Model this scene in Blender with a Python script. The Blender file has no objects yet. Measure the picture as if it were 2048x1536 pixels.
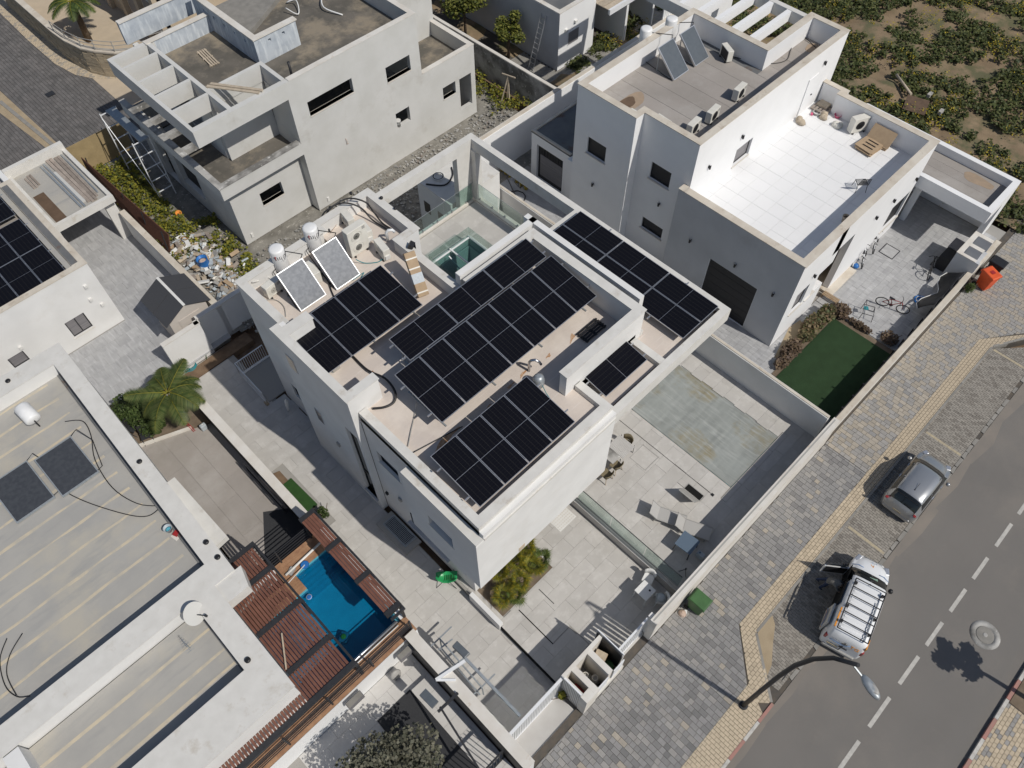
# Residential block seen from a drone: X runs along the street, Y away from the street, Z up (metres).
import bpy, bmesh, math, random
from mathutils import Vector, Matrix, noise
random.seed(7)
sc = bpy.context.scene
R = math.radians

# ------------------------------------------------------------------ camera, sky, sun, exposure
cam_d = bpy.data.cameras.new("camera"); cam = bpy.data.objects.new("camera", cam_d)
sc.collection.objects.link(cam); sc.camera = cam
CAM_ROT = Matrix(((0.7094370270344604, 0.5903949682718458, -0.3848803529823165),
              (-0.7047545767776398, 0.5908203209757104, -0.39274971016301025),
              (-0.004482318984210072, 0.5498773770227731, 0.8352333680206263)))
cam.matrix_world = Matrix.Translation((0, 0, 30)) @ CAM_ROT.to_4x4()
cam_d.sensor_width = 36; cam_d.lens = 36 * 1559.7 / 2048
cam_d.clip_start = .5; cam_d.clip_end = 2000

SUN = Vector((.15, -.865, 1)).normalized()          # towards the sun
world = bpy.data.worlds.new("World"); sc.world = world; world.use_nodes = True
wn = world.node_tree; wn.nodes.clear()
wo = wn.nodes.new("ShaderNodeOutputWorld"); wb = wn.nodes.new("ShaderNodeBackground"); ws = wn.nodes.new("ShaderNodeTexSky")
ws.sky_type = 'NISHITA'; ws.sun_disc = False
ws.sun_elevation = math.asin(SUN.z); ws.sun_rotation = math.atan2(SUN.x, SUN.y)
ws.air_density = 1.0; ws.dust_density = 1.0; ws.ozone_density = 1.0
wb.inputs[1].default_value = .075
wn.links.new(ws.outputs[0], wb.inputs[0]); wn.links.new(wb.outputs[0], wo.inputs[0])
sun_d = bpy.data.lights.new("sun", 'SUN'); sun = bpy.data.objects.new("sun", sun_d); sc.collection.objects.link(sun)
sun_d.energy = 3.6; sun_d.angle = R(.53); sun_d.color = (1, .955, .88)
sun.rotation_euler = SUN.to_track_quat('Z', 'Y').to_euler()
sc.view_settings.view_transform = 'Standard'; sc.view_settings.look = 'None'
sc.view_settings.gamma = 1; sc.view_settings.use_curve_mapping = False
sc.view_settings.exposure = -.15
sc.cycles.max_bounces = 8; sc.cycles.transparent_max_bounces = 16

# ------------------------------------------------------------------ materials
MATS = {}
def mat(name, col, rough=.8, col2=None, scale=1.0, metal=0, bump=0, bscale=20, spec=.5, detail=4, lo=.35, hi=.65,
        streak=None, rnd=0, coat=0, col3=None, scale3=.3, lo3=.6, hi3=.7, island=0, trans=0, ior=1.45, emit=None):
    m = bpy.data.materials.new(name); m.use_nodes = True; MATS[name] = m
    n = m.node_tree; N = n.nodes; L = n.links; b = N["Principled BSDF"]
    b.inputs["Roughness"].default_value = rough; b.inputs["Metallic"].default_value = metal
    b.inputs["Specular IOR Level"].default_value = spec; b.inputs["IOR"].default_value = ior
    if coat: b.inputs["Coat Weight"].default_value = coat; b.inputs["Coat Roughness"].default_value = .05
    if trans: b.inputs["Transmission Weight"].default_value = trans
    c = (*col, 1); b.inputs["Base Color"].default_value = c
    geo = N.new("ShaderNodeNewGeometry")
    src = None
    def mix(fac, a, bb):
        x = N.new("ShaderNodeMix"); x.data_type = 'RGBA'
        if isinstance(fac, (int, float)): x.inputs[0].default_value = fac
        else: L.new(fac, x.inputs[0])
        for i, v in ((6, a), (7, bb)):
            if isinstance(v, tuple): x.inputs[i].default_value = (*v[:3], 1)
            else: L.new(v, x.inputs[i])
        return x.outputs[2]
    def nz(sc_, det=4, vec=None, rgh=.55):
        t = N.new("ShaderNodeTexNoise"); t.inputs["Scale"].default_value = sc_; t.inputs["Detail"].default_value = det
        t.inputs["Roughness"].default_value = rgh
        L.new(vec or geo.outputs["Position"], t.inputs["Vector"]); return t.outputs["Fac"]
    def ramp(f, a, z):
        r = N.new("ShaderNodeMapRange"); r.inputs[1].default_value = a; r.inputs[2].default_value = z
        L.new(f, r.inputs[0]); return r.outputs[0]
    if col2:
        src = mix(ramp(nz(scale, detail), lo, hi), c, col2)
    if col3:
        src = mix(ramp(nz(scale3, 6, rgh=.65), lo3, hi3), src or c, col3)
    if streak:      # (colour, x-scale, y-scale, z-scale, lo, hi): elongated marks
        sm = N.new("ShaderNodeVectorMath"); sm.operation = 'MULTIPLY'
        sm.inputs[1].default_value = streak[1:4]; L.new(geo.outputs["Position"], sm.inputs[0])
        src = mix(ramp(nz(1, 5, sm.outputs[0]), streak[4], streak[5]), src or c, streak[0])
    if rnd or island:
        if island: r = geo.outputs["Random Per Island"]
        else:
            oi = N.new("ShaderNodeObjectInfo"); r = oi.outputs["Random"]
        h = N.new("ShaderNodeHueSaturation"); mr = N.new("ShaderNodeMapRange")
        k = rnd or island
        mr.inputs[3].default_value = 1 - k; mr.inputs[4].default_value = 1 + k
        L.new(r, mr.inputs[0]); L.new(mr.outputs[0], h.inputs["Value"])
        if src: L.new(src, h.inputs["Color"])
        else: h.inputs["Color"].default_value = c
        src = h.outputs[0]
    if src: L.new(src, b.inputs["Base Color"])
    if bump:
        bm_ = N.new("ShaderNodeBump"); bm_.inputs["Strength"].default_value = min(1, bump); bm_.inputs["Distance"].default_value = .02 * max(1, bump)
        L.new(nz(bscale, 5), bm_.inputs["Height"]); L.new(bm_.outputs[0], b.inputs["Normal"])
    if emit: b.inputs["Emission Color"].default_value = (*emit[:3], 1); b.inputs["Emission Strength"].default_value = emit[3]
    return m

mat('white_plaster', (.74, .735, .72), .85, (.68, .675, .66), .8, bump=.12, bscale=60, col3=(.64, .62, .585), scale3=.45, lo3=.55, hi3=.8)
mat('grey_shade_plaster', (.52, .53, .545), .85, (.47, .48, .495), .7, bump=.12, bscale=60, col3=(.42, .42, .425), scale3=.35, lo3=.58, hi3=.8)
mat('bright_plaster', (.80, .80, .80), .8, (.77, .77, .77), 1.2, bump=.06, bscale=60)
mat('raw_plaster', (.60, .595, .575), .9, (.55, .545, .52), .9, bump=.2, bscale=40, col3=(.48, .465, .43), scale3=.6, lo3=.58, hi3=.75)
mat('cap_plaster', (.66, .645, .61), .85, (.60, .585, .55), 2, bump=.15, bscale=40, col3=(.50, .46, .40), scale3=1.6, lo3=.58, hi3=.75)
mat('beige_coping', (.62, .57, .49), .85, (.52, .46, .38), 1.5, bump=.15, bscale=40, col3=(.40, .33, .25), scale3=2.2, lo3=.58, hi3=.75)
mat('pale_coping', (.68, .655, .61), .8, (.60, .56, .50), 1.2, bump=.12, bscale=40, col3=(.5, .42, .33), scale3=2.5, lo3=.62, hi3=.75)
mat('mottled_concrete', (.42, .41, .39), .9, (.16, .155, .145), 1.2, bump=.4, bscale=15, lo=.4, hi=.62, col3=(.62, .61, .58), scale3=4, lo3=.6, hi3=.68)
mat('dark_screed', (.15, .135, .115), .9, (.10, .092, .078), .8, bump=.35, bscale=12, col3=(.26, .22, .165), scale3=.45, lo3=.5, hi3=.62, streak=((.19, .17, .14), 2.5, 2.5, 1, .55, .75))
mat('bluewhite_wall', (.50, .54, .58), .85, (.36, .40, .45), 1.5, bump=.2, bscale=30, streak=((.62, .66, .69), 5, 5, .8, .48, .66))
mat('roof_sheet', (.62, .545, .48), .85, (.56, .495, .445), .9, bump=.15, bscale=50, col3=(.70, .63, .56), scale3=.5, lo3=.5, hi3=.7, streak=((.66, .60, .55), .8, 14, 1, .58, .72))
mat('rust_stain', (.38, .19, .085), .9, (.52, .36, .24), 9, bump=.1, lo=.35, hi=.6)
mat('bitumen', (.34, .31, .285), .9, (.30, .275, .25), .7, bump=.3, bscale=60, col3=(.37, .345, .32), scale3=.4, lo3=.5, hi3=.65, rnd=.05)
mat('bitumen_dark', (.17, .17, .17), .8, (.12, .125, .13), .9, bump=.2, col3=(.13, .09, .07), scale3=.7, lo3=.58, hi3=.66)
mat('wet_stain', (.145, .095, .06), .5, (.11, .072, .045), 3, bump=.1, bscale=25)
mat('wet_halo', (.36, .27, .19), .7, (.31, .24, .175), 4, bump=.1, bscale=25)
mat('concrete_roof', (.40, .385, .355), .9, (.355, .345, .325), .8, bump=.35, bscale=55, col3=(.44, .41, .35), scale3=.35, lo3=.52, hi3=.68, streak=((.33, .325, .31), .6, 3, 1, .55, .75))
mat('seam_sand', (.56, .485, .36), .9, (.44, .405, .34), 2.2, bump=.2, bscale=30, lo=.42, hi=.66)
mat('dark_membrane', (.052, .054, .058), .6, (.036, .038, .042), 3, bump=.2)
mat('terrace_tile', (.505, .485, .455), .55, (.46, .44, .41), 1.1, bump=.05, bscale=30, rnd=.05, col3=(.56, .54, .51), scale3=2.4, lo3=.5, hi3=.7)
mat('joint', (.33, .315, .29), .9)
mat('white_tile', (.80, .80, .80), .45, (.775, .775, .775), .6, rnd=.012)
mat('white_joint', (.66, .66, .66), .8)
mat('yard_tile', (.40, .40, .40), .7, (.34, .34, .345), 2.2, bump=.15, bscale=20, rnd=.06, streak=((.46, .46, .465), 9, 1.5, 1, .5, .7))
mat('asphalt', (.185, .172, .158), .9, (.168, .157, .145), .35, bump=.5, bscale=90, col3=(.215, .195, .173), scale3=.22, lo3=.52, hi3=.72, streak=((.175, .165, .153), .12, 1.1, 1, .5, .7))
mat('asphalt_edge', (.235, .207, .178), .9, (.205, .185, .163), .9, bump=.4, bscale=60)
mat('road_paint', (.52, .50, .46), .8, (.42, .405, .375), 6, bump=.1, bscale=60)
mat('bay_paint', (.45, .385, .26), .85, (.36, .31, .23), 5, bump=.1)
mat('kerb_red', (.42, .20, .17), .8, (.33, .20, .165), 5)
mat('kerb_white', (.60, .58, .54), .8, (.42, .40, .37), 5)
mat('kerb_grey', (.29, .275, .25), .9, (.23, .22, .20), 3, bump=.3, bscale=40, rnd=.1)
mat('sand', (.40, .32, .215), .95, (.33, .26, .17), 1.5, bump=.4, bscale=30)
mat('paver_a', (.262, .256, .25), .9, (.235, .229, .223), 8, bump=.3, bscale=40, rnd=.13)
mat('paver_b', (.315, .302, .285), .9, (.285, .272, .255), 8, bump=.3, bscale=40, rnd=.1)
mat('paver_c', (.208, .203, .2), .9, (.19, .185, .182), 8, bump=.3, bscale=40, rnd=.14)
mat('paver_d', (.37, .33, .275), .9, (.335, .30, .25), 8, bump=.3, bscale=40, rnd=.12)
mat('paver_yellow', (.53, .44, .32), .9, (.47, .39, .285), 3, bump=.3, bscale=40, rnd=.08)
mat('paver_small', (.225, .205, .178), .9, (.20, .18, .157), 6, bump=.3, bscale=40, island=.1)
mat('paver_bay', (.30, .275, .24), .9, (.26, .24, .21), 6, bump=.3, bscale=40, island=.1)
mat('paver_lane', (.155, .145, .14), .9, (.12, .115, .112), 1.2, bump=.3, bscale=40, island=.16)
mat('paver_bed', (.085, .078, .07), .95, (.12, .10, .08), 4)
mat('soil', (.20, .135, .085), .95, (.145, .095, .06), 3, bump=.5, bscale=25)
mat('field_soil', (.27, .20, .125), .95, (.20, .145, .09), 1.1, bump=.7, bscale=14, col3=(.12, .115, .06), scale3=.5, lo3=.47, hi3=.6)
mat('rubble_soil', (.26, .245, .215), .95, (.155, .145, .125), 2.5, bump=.9, bscale=16, col3=(.40, .38, .335), scale3=5, lo3=.56, hi3=.66)
mat('dirt_shade', (.20, .155, .11), .95, (.14, .105, .075), 2, bump=.6, bscale=15)
mat('turf', (.022, .052, .018), .95, (.018, .043, .014), 2, bump=.8, bscale=160)
mat('turf_bright', (.03, .085, .018), .95, (.025, .07, .016), 4, bump=.8, bscale=160)
mat('pool_cover', (.32, .34, .325), .55, (.26, .275, .26), .8, col3=(.27, .245, .17), scale3=.42, lo3=.5, hi3=.62, streak=((.36, .375, .36), 10, .9, 1, .5, .7))
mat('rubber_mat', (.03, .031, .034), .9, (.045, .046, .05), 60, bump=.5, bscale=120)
mat('dark_metal', (.035, .036, .04), .5, (.028, .029, .032), 6, spec=.4)
mat('charcoal_panel', (.022, .022, .025), .55, (.018, .018, .02), 8)
mat('alu', (.62, .63, .65), .35, metal=.8)
mat('galvanised', (.42, .45, .47), .45, (.34, .37, .39), 10, metal=.5)
mat('steel', (.58, .58, .60), .25, metal=1)
mat('white_metal', (.74, .75, .76), .4)
mat('white_plastic', (.74, .73, .70), .45, (.68, .67, .64), 4)
mat('cream_plastic', (.70, .68, .62), .45, (.64, .62, .56), 4)
mat('vent_grey', (.36, .35, .33), .5)
mat('black_plastic', (.018, .018, .02), .45)
mat('tank_white', (.80, .80, .80), .35, (.74, .74, .73), 5)
mat('lettering', (.012, .012, .02), .5)
mat('wood', (.36, .26, .165), .8, (.27, .19, .12), 6, bump=.2, streak=((.42, .32, .21), 14, 2, 2, .5, .7))
mat('pale_wood', (.52, .44, .34), .8, (.42, .35, .265), 6, bump=.2, rnd=.12)
mat('old_plank', (.35, .30, .26), .9, (.26, .22, .19), 4, bump=.3, rnd=.2)
mat('slat_brown', (.185, .082, .055), .55, (.145, .062, .042), 3, rnd=.1)
mat('deck_wood', (.38, .22, .125), .6, (.28, .15, .085), 4, rnd=.12)
mat('cardboard', (.42, .31, .20), .85, (.37, .27, .175), 5)
mat('concrete_block', (.42, .40, .365), .9, (.34, .325, .295), 8, bump=.4)
mat('pink_block', (.55, .42, .34), .9, (.45, .34, .27), 5)
mat('rust_mesh', (.145, .062, .04), .9, (.10, .045, .03), 8)
mat('tarp', (.37, .28, .15), .8, (.31, .235, .125), 2, bump=.3, bscale=6)
mat('stone_wall', (.45, .375, .265), .9, (.37, .305, .215), 3, bump=.5, bscale=18, rnd=.1)
mat('sand_plaster', (.52, .43, .32), .85, (.47, .39, .29), 1.5)
mat('car_silver', (.40, .41, .42), .32, metal=.65, coat=.6)
mat('van_white', (.78, .79, .80), .35, coat=.5)
mat('glass_dark', (.012, .014, .015), .06, spec=.8)
mat('tyre', (.02, .02, .02), .85)
mat('lamp_red', (.30, .03, .03), .3, coat=.6)
mat('bin_green', (.055, .135, .045), .5, (.045, .11, .038), 4)
mat('bin_orange', (.72, .11, .03), .5, (.60, .085, .025), 4)
mat('lime_plastic', (.03, .36, .12), .35, (.025, .28, .09), 8)
mat('blue_plastic', (.03, .16, .46), .4)
mat('teal', (.03, .22, .25), .5)
mat('yellow_plastic', (.48, .36, .04), .5)
mat('brown_bucket', (.42, .26, .12), .6)
mat('red_paint', (.35, .03, .03), .4)
mat('pink', (.62, .12, .22), .6)
mat('orange', (.70, .27, .05), .6)
mat('collector_grey', (.19, .20, .215), .18, (.25, .26, .275), 7, spec=.7, bump=.1, bscale=9, detail=1)
mat('collector_dark', (.050, .054, .062), .2, (.062, .067, .075), 7, spec=.6, bump=.1, bscale=9, detail=1)
mat('collector_mid', (.095, .11, .125), .3, (.11, .125, .14), 5, spec=.5)
mat('shutter_grey', (.17, .165, .175), .5, streak=((.22, .21, .215), 1, 1, 45, .45, .55))
mat('shed_shingle', (.048, .05, .056), .85, (.058, .06, .067), 30, bump=.3, bscale=60)
mat('shed_wall', (.52, .475, .43), .7, (.48, .44, .40), 3)
mat('chair_white', (.72, .72, .70), .5)
mat('sling_grey', (.42, .41, .39), .75, (.38, .37, .355), 40)
mat('chair_olive', (.20, .165, .10), .6)
mat('table_blue', (.10, .14, .19), .5)
mat('jeans', (.03, .045, .09), .9)
mat('shirt_grey', (.20, .19, .17), .9, (.15, .145, .13), 20)
mat('skin', (.42, .26, .18), .6)
mat('hair', (.03, .022, .016), .8)
mat('bark', (.16, .12, .085), .95, (.10, .075, .055), 8, bump=.8, bscale=30)
mat('void', (.006, .006, .006), 1)
mat('clear_bag', (.45, .50, .53), .3, (.38, .42, .45), 12)
mat('brown_strip', (.16, .105, .075), .7)
mat('dolomite', (.56, .545, .52), .6, (.52, .50, .475), 2, rnd=.04)
mat('orange_paint', (.75, .30, .03), .4)
mat('blue_band', (.22, .32, .50), .4)
mat('cream_panel', (.55, .545, .52), .6)

def foliage_mat(name, c1, c2, c3=None, sc1=1.5, k=.28, trans=.25):
    m = bpy.data.materials.new(name); m.use_nodes = True; MATS[name] = m
    N = m.node_tree.nodes; L = m.node_tree.links; b = N["Principled BSDF"]; b.inputs["Roughness"].default_value = .6
    b.inputs["Specular IOR Level"].default_value = .3
    g = N.new("ShaderNodeNewGeometry"); t = N.new("ShaderNodeTexNoise"); t.inputs["Scale"].default_value = sc1
    L.new(g.outputs["Position"], t.inputs["Vector"])
    r = N.new("ShaderNodeValToRGB"); L.new(g.outputs["Random Per Island"], r.inputs[0])
    r.color_ramp.elements[0].color = (*c1, 1); r.color_ramp.elements[1].color = (*c2, 1)
    if c3: e = r.color_ramp.elements.new(.88); e.color = (*c3, 1); r.color_ramp.elements[1].position = .8
    h = N.new("ShaderNodeHueSaturation"); mr = N.new("ShaderNodeMapRange"); mr.inputs[1].default_value = .3; mr.inputs[2].default_value = .7
    mr.inputs[3].default_value = 1 - k; mr.inputs[4].default_value = 1 + k
    L.new(t.outputs["Fac"], mr.inputs[0]); L.new(mr.outputs[0], h.inputs["Value"]); L.new(r.outputs[0], h.inputs["Color"])
    L.new(h.outputs[0], b.inputs["Base Color"])
    tr = N.new("ShaderNodeBsdfTranslucent"); L.new(h.outputs[0], tr.inputs[0]); mx = N.new("ShaderNodeMixShader"); mx.inputs[0].default_value = trans
    L.new(b.outputs[0], mx.inputs[1]); L.new(tr.outputs[0], mx.inputs[2]); L.new(mx.outputs[0], N["Material Output"].inputs[0])
foliage_mat('leaf_weed', (.055, .085, .028), (.085, .125, .038), (.30, .27, .03))
foliage_mat('leaf_field', (.042, .062, .022), (.075, .095, .034), (.12, .13, .04))
foliage_mat('leaf_yellow', (.36, .29, .02), (.46, .36, .03))
foliage_mat('leaf_citrus', (.04, .065, .012), (.10, .12, .025), (.22, .22, .05))
foliage_mat('leaf_palm', (.05, .085, .022), (.10, .14, .035), (.14, .16, .05), k=.2)
foliage_mat('leaf_shrub', (.025, .045, .012), (.05, .08, .02), (.10, .14, .04))
foliage_mat('leaf_fan', (.19, .17, .018), (.36, .27, .02), (.10, .13, .02), sc1=1.1, k=.35)
foliage_mat('leaf_fan_green', (.05, .085, .02), (.085, .13, .035), (.15, .18, .04))
foliage_mat('leaf_olive', (.085, .09, .06), (.14, .14, .095), (.20, .19, .14))
foliage_mat('leaf_mixed', (.06, .085, .03), (.10, .12, .045), (.20, .14, .08))
foliage_mat('leaf_dry', (.17, .12, .07), (.26, .19, .12), (.14, .10, .08))

def thin_glass(name, tint, gl=.9):
    m = bpy.data.materials.new(name); m.use_nodes = True; MATS[name] = m
    N = m.node_tree.nodes; L = m.node_tree.links; N.remove(N["Principled BSDF"])
    a = N.new("ShaderNodeBsdfTransparent"); a.inputs[0].default_value = (*tint, 1)
    g = N.new("ShaderNodeBsdfGlossy"); g.inputs["Roughness"].default_value = .03; g.inputs[0].default_value = (gl, gl, gl, 1)
    lw = N.new("ShaderNodeLayerWeight"); lw.inputs[0].default_value = .5; p5 = N.new("ShaderNodeMath"); p5.operation = 'POWER'; p5.inputs[1].default_value = 4; L.new(lw.outputs["Facing"], p5.inputs[0])
    f = N.new("ShaderNodeMath"); f.operation = 'MULTIPLY_ADD'; f.inputs[1].default_value = .7; f.inputs[2].default_value = .045; L.new(p5.outputs[0], f.inputs[0]); x = N.new("ShaderNodeMixShader")
    L.new(f.outputs[0], x.inputs[0]); L.new(a.outputs[0], x.inputs[1]); L.new(g.outputs[0], x.inputs[2]); L.new(x.outputs[0], N["Material Output"].inputs[0])
    return m
thin_glass('rail_glass', (.80, .87, .85))
thin_glass('sky_glass', (.62, .75, .74))
wm = thin_glass('pool_water', (.42, .80, .90))
_N = wm.node_tree.nodes; _L = wm.node_tree.links
_t = _N.new("ShaderNodeTexNoise"); _t.inputs["Scale"].default_value = 3; _b = _N.new("ShaderNodeBump"); _b.inputs["Strength"].default_value = .06
_g = _N.new("ShaderNodeNewGeometry"); _L.new(_g.outputs["Position"], _t.inputs["Vector"]); _L.new(_t.outputs["Fac"], _b.inputs["Height"])
for _n in _N:
    if _n.type in ('BSDF_GLOSSY', 'LAYER_WEIGHT'): _L.new(_b.outputs[0], _n.inputs["Normal"])
mat('pool_shell', (.10, .42, .52), .6, (.085, .37, .47), 2)
mat('pool_shell_deep', (.06, .33, .43), .6, (.05, .29, .39), 2)

def pv_material():                      # solar cells: near black with fine busbars and cell gaps (flat print under the glass)
    m = bpy.data.materials.new('pv_cells'); m.use_nodes = True; MATS['pv_cells'] = m
    N = m.node_tree.nodes; L = m.node_tree.links; b = N["Principled BSDF"]
    tc = N.new("ShaderNodeTexCoord"); sp = N.new("ShaderNodeSeparateXYZ"); L.new(tc.outputs["UV"], sp.inputs[0])
    def lines(out, n, w):
        a = N.new("ShaderNodeMath"); a.operation = 'MULTIPLY'; a.inputs[1].default_value = n; L.new(out, a.inputs[0])
        f = N.new("ShaderNodeMath"); f.operation = 'FRACT'; L.new(a.outputs[0], f.inputs[0])
        d = N.new("ShaderNodeMath"); d.operation = 'SUBTRACT'; d.inputs[1].default_value = .5; L.new(f.outputs[0], d.inputs[0])
        e = N.new("ShaderNodeMath"); e.operation = 'ABSOLUTE'; L.new(d.outputs[0], e.inputs[0])
        g = N.new("ShaderNodeMath"); g.operation = 'GREATER_THAN'; g.inputs[1].default_value = .5 - w; L.new(e.outputs[0], g.inputs[0]); return g.outputs[0]
    l1 = lines(sp.outputs[0], 6, .022); l2 = lines(sp.outputs[1], 24, .035)
    mx = N.new("ShaderNodeMath"); mx.operation = 'MAXIMUM'; L.new(l1, mx.inputs[0])
    h = N.new("ShaderNodeMath"); h.operation = 'MULTIPLY'; h.inputs[1].default_value = .3; L.new(l2, h.inputs[0]); L.new(h.outputs[0], mx.inputs[1])
    c = N.new("ShaderNodeMix"); c.data_type = 'RGBA'; c.inputs[6].default_value = (.0065, .0068, .010, 1); c.inputs[7].default_value = (.035, .034, .033, 1)
    L.new(mx.outputs[0], c.inputs[0]); L.new(c.outputs[2], b.inputs["Base Color"])
    b.inputs["Roughness"].default_value = .16; b.inputs["Specular IOR Level"].default_value = .25; b.inputs["IOR"].default_value = 1.3
pv_material()

# ------------------------------------------------------------------ mesh helpers
COL = sc.collection
def link(o, parent=None):
    COL.objects.link(o)
    if parent is not None: o.parent = parent
    return o
def tag(o, label=None, cat=None, group=None, kind=None):
    if label: o['label'] = label
    if cat: o['category'] = cat
    if group: o['group'] = group
    if kind: o['kind'] = kind
    return o
def thing(name, label, cat, loc=(0, 0, 0), rz=0, group=None):
    o = bpy.data.objects.new(name, None); o.empty_display_size = .2; COL.objects.link(o)
    o.location = loc; o.rotation_euler = (0, 0, rz); return tag(o, label, cat, group)
class MB:
    def __init__(s): s.v = []; s.f = []; s.m = []; s.sm = []; s.uv = {}
    def add(s, vs, fs, mi=0, smooth=False):
        n = len(s.v); s.v += [tuple(p) for p in vs]
        for q in fs: s.f.append(tuple(i + n for i in q)); s.m.append(mi); s.sm.append(smooth)
        return s
    def box(s, a, b, mi=0):
        x0, y0, z0 = [min(p, q) for p, q in zip(a, b)]; x1, y1, z1 = [max(p, q) for p, q in zip(a, b)]
        return s.add([(x0, y0, z0), (x1, y0, z0), (x1, y1, z0), (x0, y1, z0), (x0, y0, z1), (x1, y0, z1), (x1, y1, z1), (x0, y1, z1)],
                     [(0, 3, 2, 1), (4, 5, 6, 7), (0, 1, 5, 4), (1, 2, 6, 5), (2, 3, 7, 6), (3, 0, 4, 7)], mi)
    def cbox(s, c, d, mi=0, rz=0, tilt=None):
        h = [x / 2 for x in d]; vs = [Vector((sx * h[0], sy * h[1], sz * h[2])) for sz in (-1, 1) for sx, sy in ((-1, -1), (1, -1), (1, 1), (-1, 1))]
        M = Matrix.Rotation(rz, 3, 'Z')
        if tilt is not None: M = M @ tilt
        return s.add([M @ p + Vector(c) for p in vs], [(0, 3, 2, 1), (4, 5, 6, 7), (0, 1, 5, 4), (1, 2, 6, 5), (2, 3, 7, 6), (3, 0, 4, 7)], mi)
    def prism(s, poly, z0, z1, mi=0, mtop=None):
        a = sum(poly[i][0] * poly[(i + 1) % len(poly)][1] - poly[(i + 1) % len(poly)][0] * poly[i][1] for i in range(len(poly)))
        if a < 0: poly = poly[::-1]
        n = len(poly); vs = [(p[0], p[1], z0) for p in poly] + [(p[0], p[1], z1) for p in poly]
        s.add(vs, [tuple(range(n))[::-1]] + [(i, (i + 1) % n, (i + 1) % n + n, i + n) for i in range(n)], mi)
        k = len(s.v) - 2 * n
        s.f.append(tuple(range(k + n, k + 2 * n))); s.m.append(mi if mtop is None else mtop); s.sm.append(False); return s
    def beam(s, p, q, w, h, mi=0, up=(0, 0, 1)):
        p = Vector(p); q = Vector(q); d = (q - p).normalized(); u = Vector(up)
        if abs(d.dot(u)) > .99: u = Vector((1, 0, 0))
        r = d.cross(u).normalized() * w / 2; t = r.cross(d).normalized() * h / 2
        return s.add([p - r - t, p + r - t, p + r + t, p - r + t, q - r - t, q + r - t, q + r + t, q - r + t],
                     [(0, 1, 2, 3), (7, 6, 5, 4), (0, 4, 5, 1), (1, 5, 6, 2), (2, 6, 7, 3), (3, 7, 4, 0)], mi)
    def tube(s, pts, r, n=6, mi=0, closed=False, smooth=True):
        pts = [Vector(p) for p in pts]; k = len(pts); rs = r if isinstance(r, (list, tuple)) else [r] * k; b = len(s.v); pu = None
        for i, p in enumerate(pts):
            a = pts[i - 1] if (i or closed) else p; c = pts[(i + 1) % k] if (i < k - 1 or closed) else p
            d = (c - a).normalized(); u = pu if pu is not None else (Vector((0, 0, 1)) if abs(d.z) < .9 else Vector((1, 0, 0)))
            x = d.cross(u); x = x.normalized() if x.length > 1e-5 else d.orthogonal().normalized(); u = x.cross(d).normalized(); pu = u
            for j in range(n):
                t = 2 * math.pi * j / n; s.v.append(tuple(p + (x * math.cos(t) + u * math.sin(t)) * rs[i]))
        for i in range(k if closed else k - 1):
            for j in range(n):
                i2 = (i + 1) % k; s.f.append((b + i * n + j, b + i * n + (j + 1) % n, b + i2 * n + (j + 1) % n, b + i2 * n + j)); s.m.append(mi); s.sm.append(smooth)
        if not closed:
            s.f.append(tuple(b + j for j in range(n))[::-1]); s.f.append(tuple(b + (k - 1) * n + j for j in range(n))); s.m += [mi] * 2; s.sm += [False] * 2
        return s
    def lathe(s, prof, c=(0, 0, 0), n=16, mi=0, axis='Z', smooth=True, M=None):
        b = len(s.v); c = Vector(c)
        for r, z in prof:
            for j in range(n):
                t = 2 * math.pi * j / n; p = Vector((r * math.cos(t), r * math.sin(t), z))
                if M is not None: p = M @ p
                s.v.append(tuple(p + c))
        for i in range(len(prof) - 1):
            for j in range(n): s.f.append((b + i * n + j, b + i * n + (j + 1) % n, b + (i + 1) * n + (j + 1) % n, b + (i + 1) * n + j)); s.m.append(mi); s.sm.append(smooth)
        s.f.append(tuple(b + j for j in range(n))[::-1]); s.f.append(tuple(b + (len(prof) - 1) * n + j for j in range(n))); s.m += [mi] * 2; s.sm += [False] * 2
        return s
    def mesh(s, name, mats):
        me = bpy.data.meshes.new(name); me.from_pydata(s.v, [], s.f)
        for m in mats: me.materials.append(MATS[m])
        me.polygons.foreach_set('material_index', s.m); me.polygons.foreach_set('use_smooth', s.sm); me.update(); return me
    def build(s, name, mats, parent=None, bevel=0, **kw):
        if isinstance(mats, str): mats = [mats]
        o = bpy.data.objects.new(name, s.mesh(name, mats)); link(o, parent)
        if bevel:
            b = o.modifiers.new('bevel', 'BEVEL'); b.width = bevel; b.segments = 2; b.limit_method = 'ANGLE'
        if kw: tag(o, **kw)
        return o
def dup(o, parent=None):
    c = o.copy(); COL.objects.link(c); c.parent = parent
    for ch in list(o.children): dup(ch, c)
    return c
def place(src, loc, rz=0, label=None, scale=None, first=[]):
    c = src if src.name not in first else dup(src)
    first.append(src.name); c.location = loc; c.rotation_euler = (0, 0, rz)
    if scale: c.scale = (scale,) * 3 if isinstance(scale, (int, float)) else scale
    if label: c['label'] = label
    return c
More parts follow.
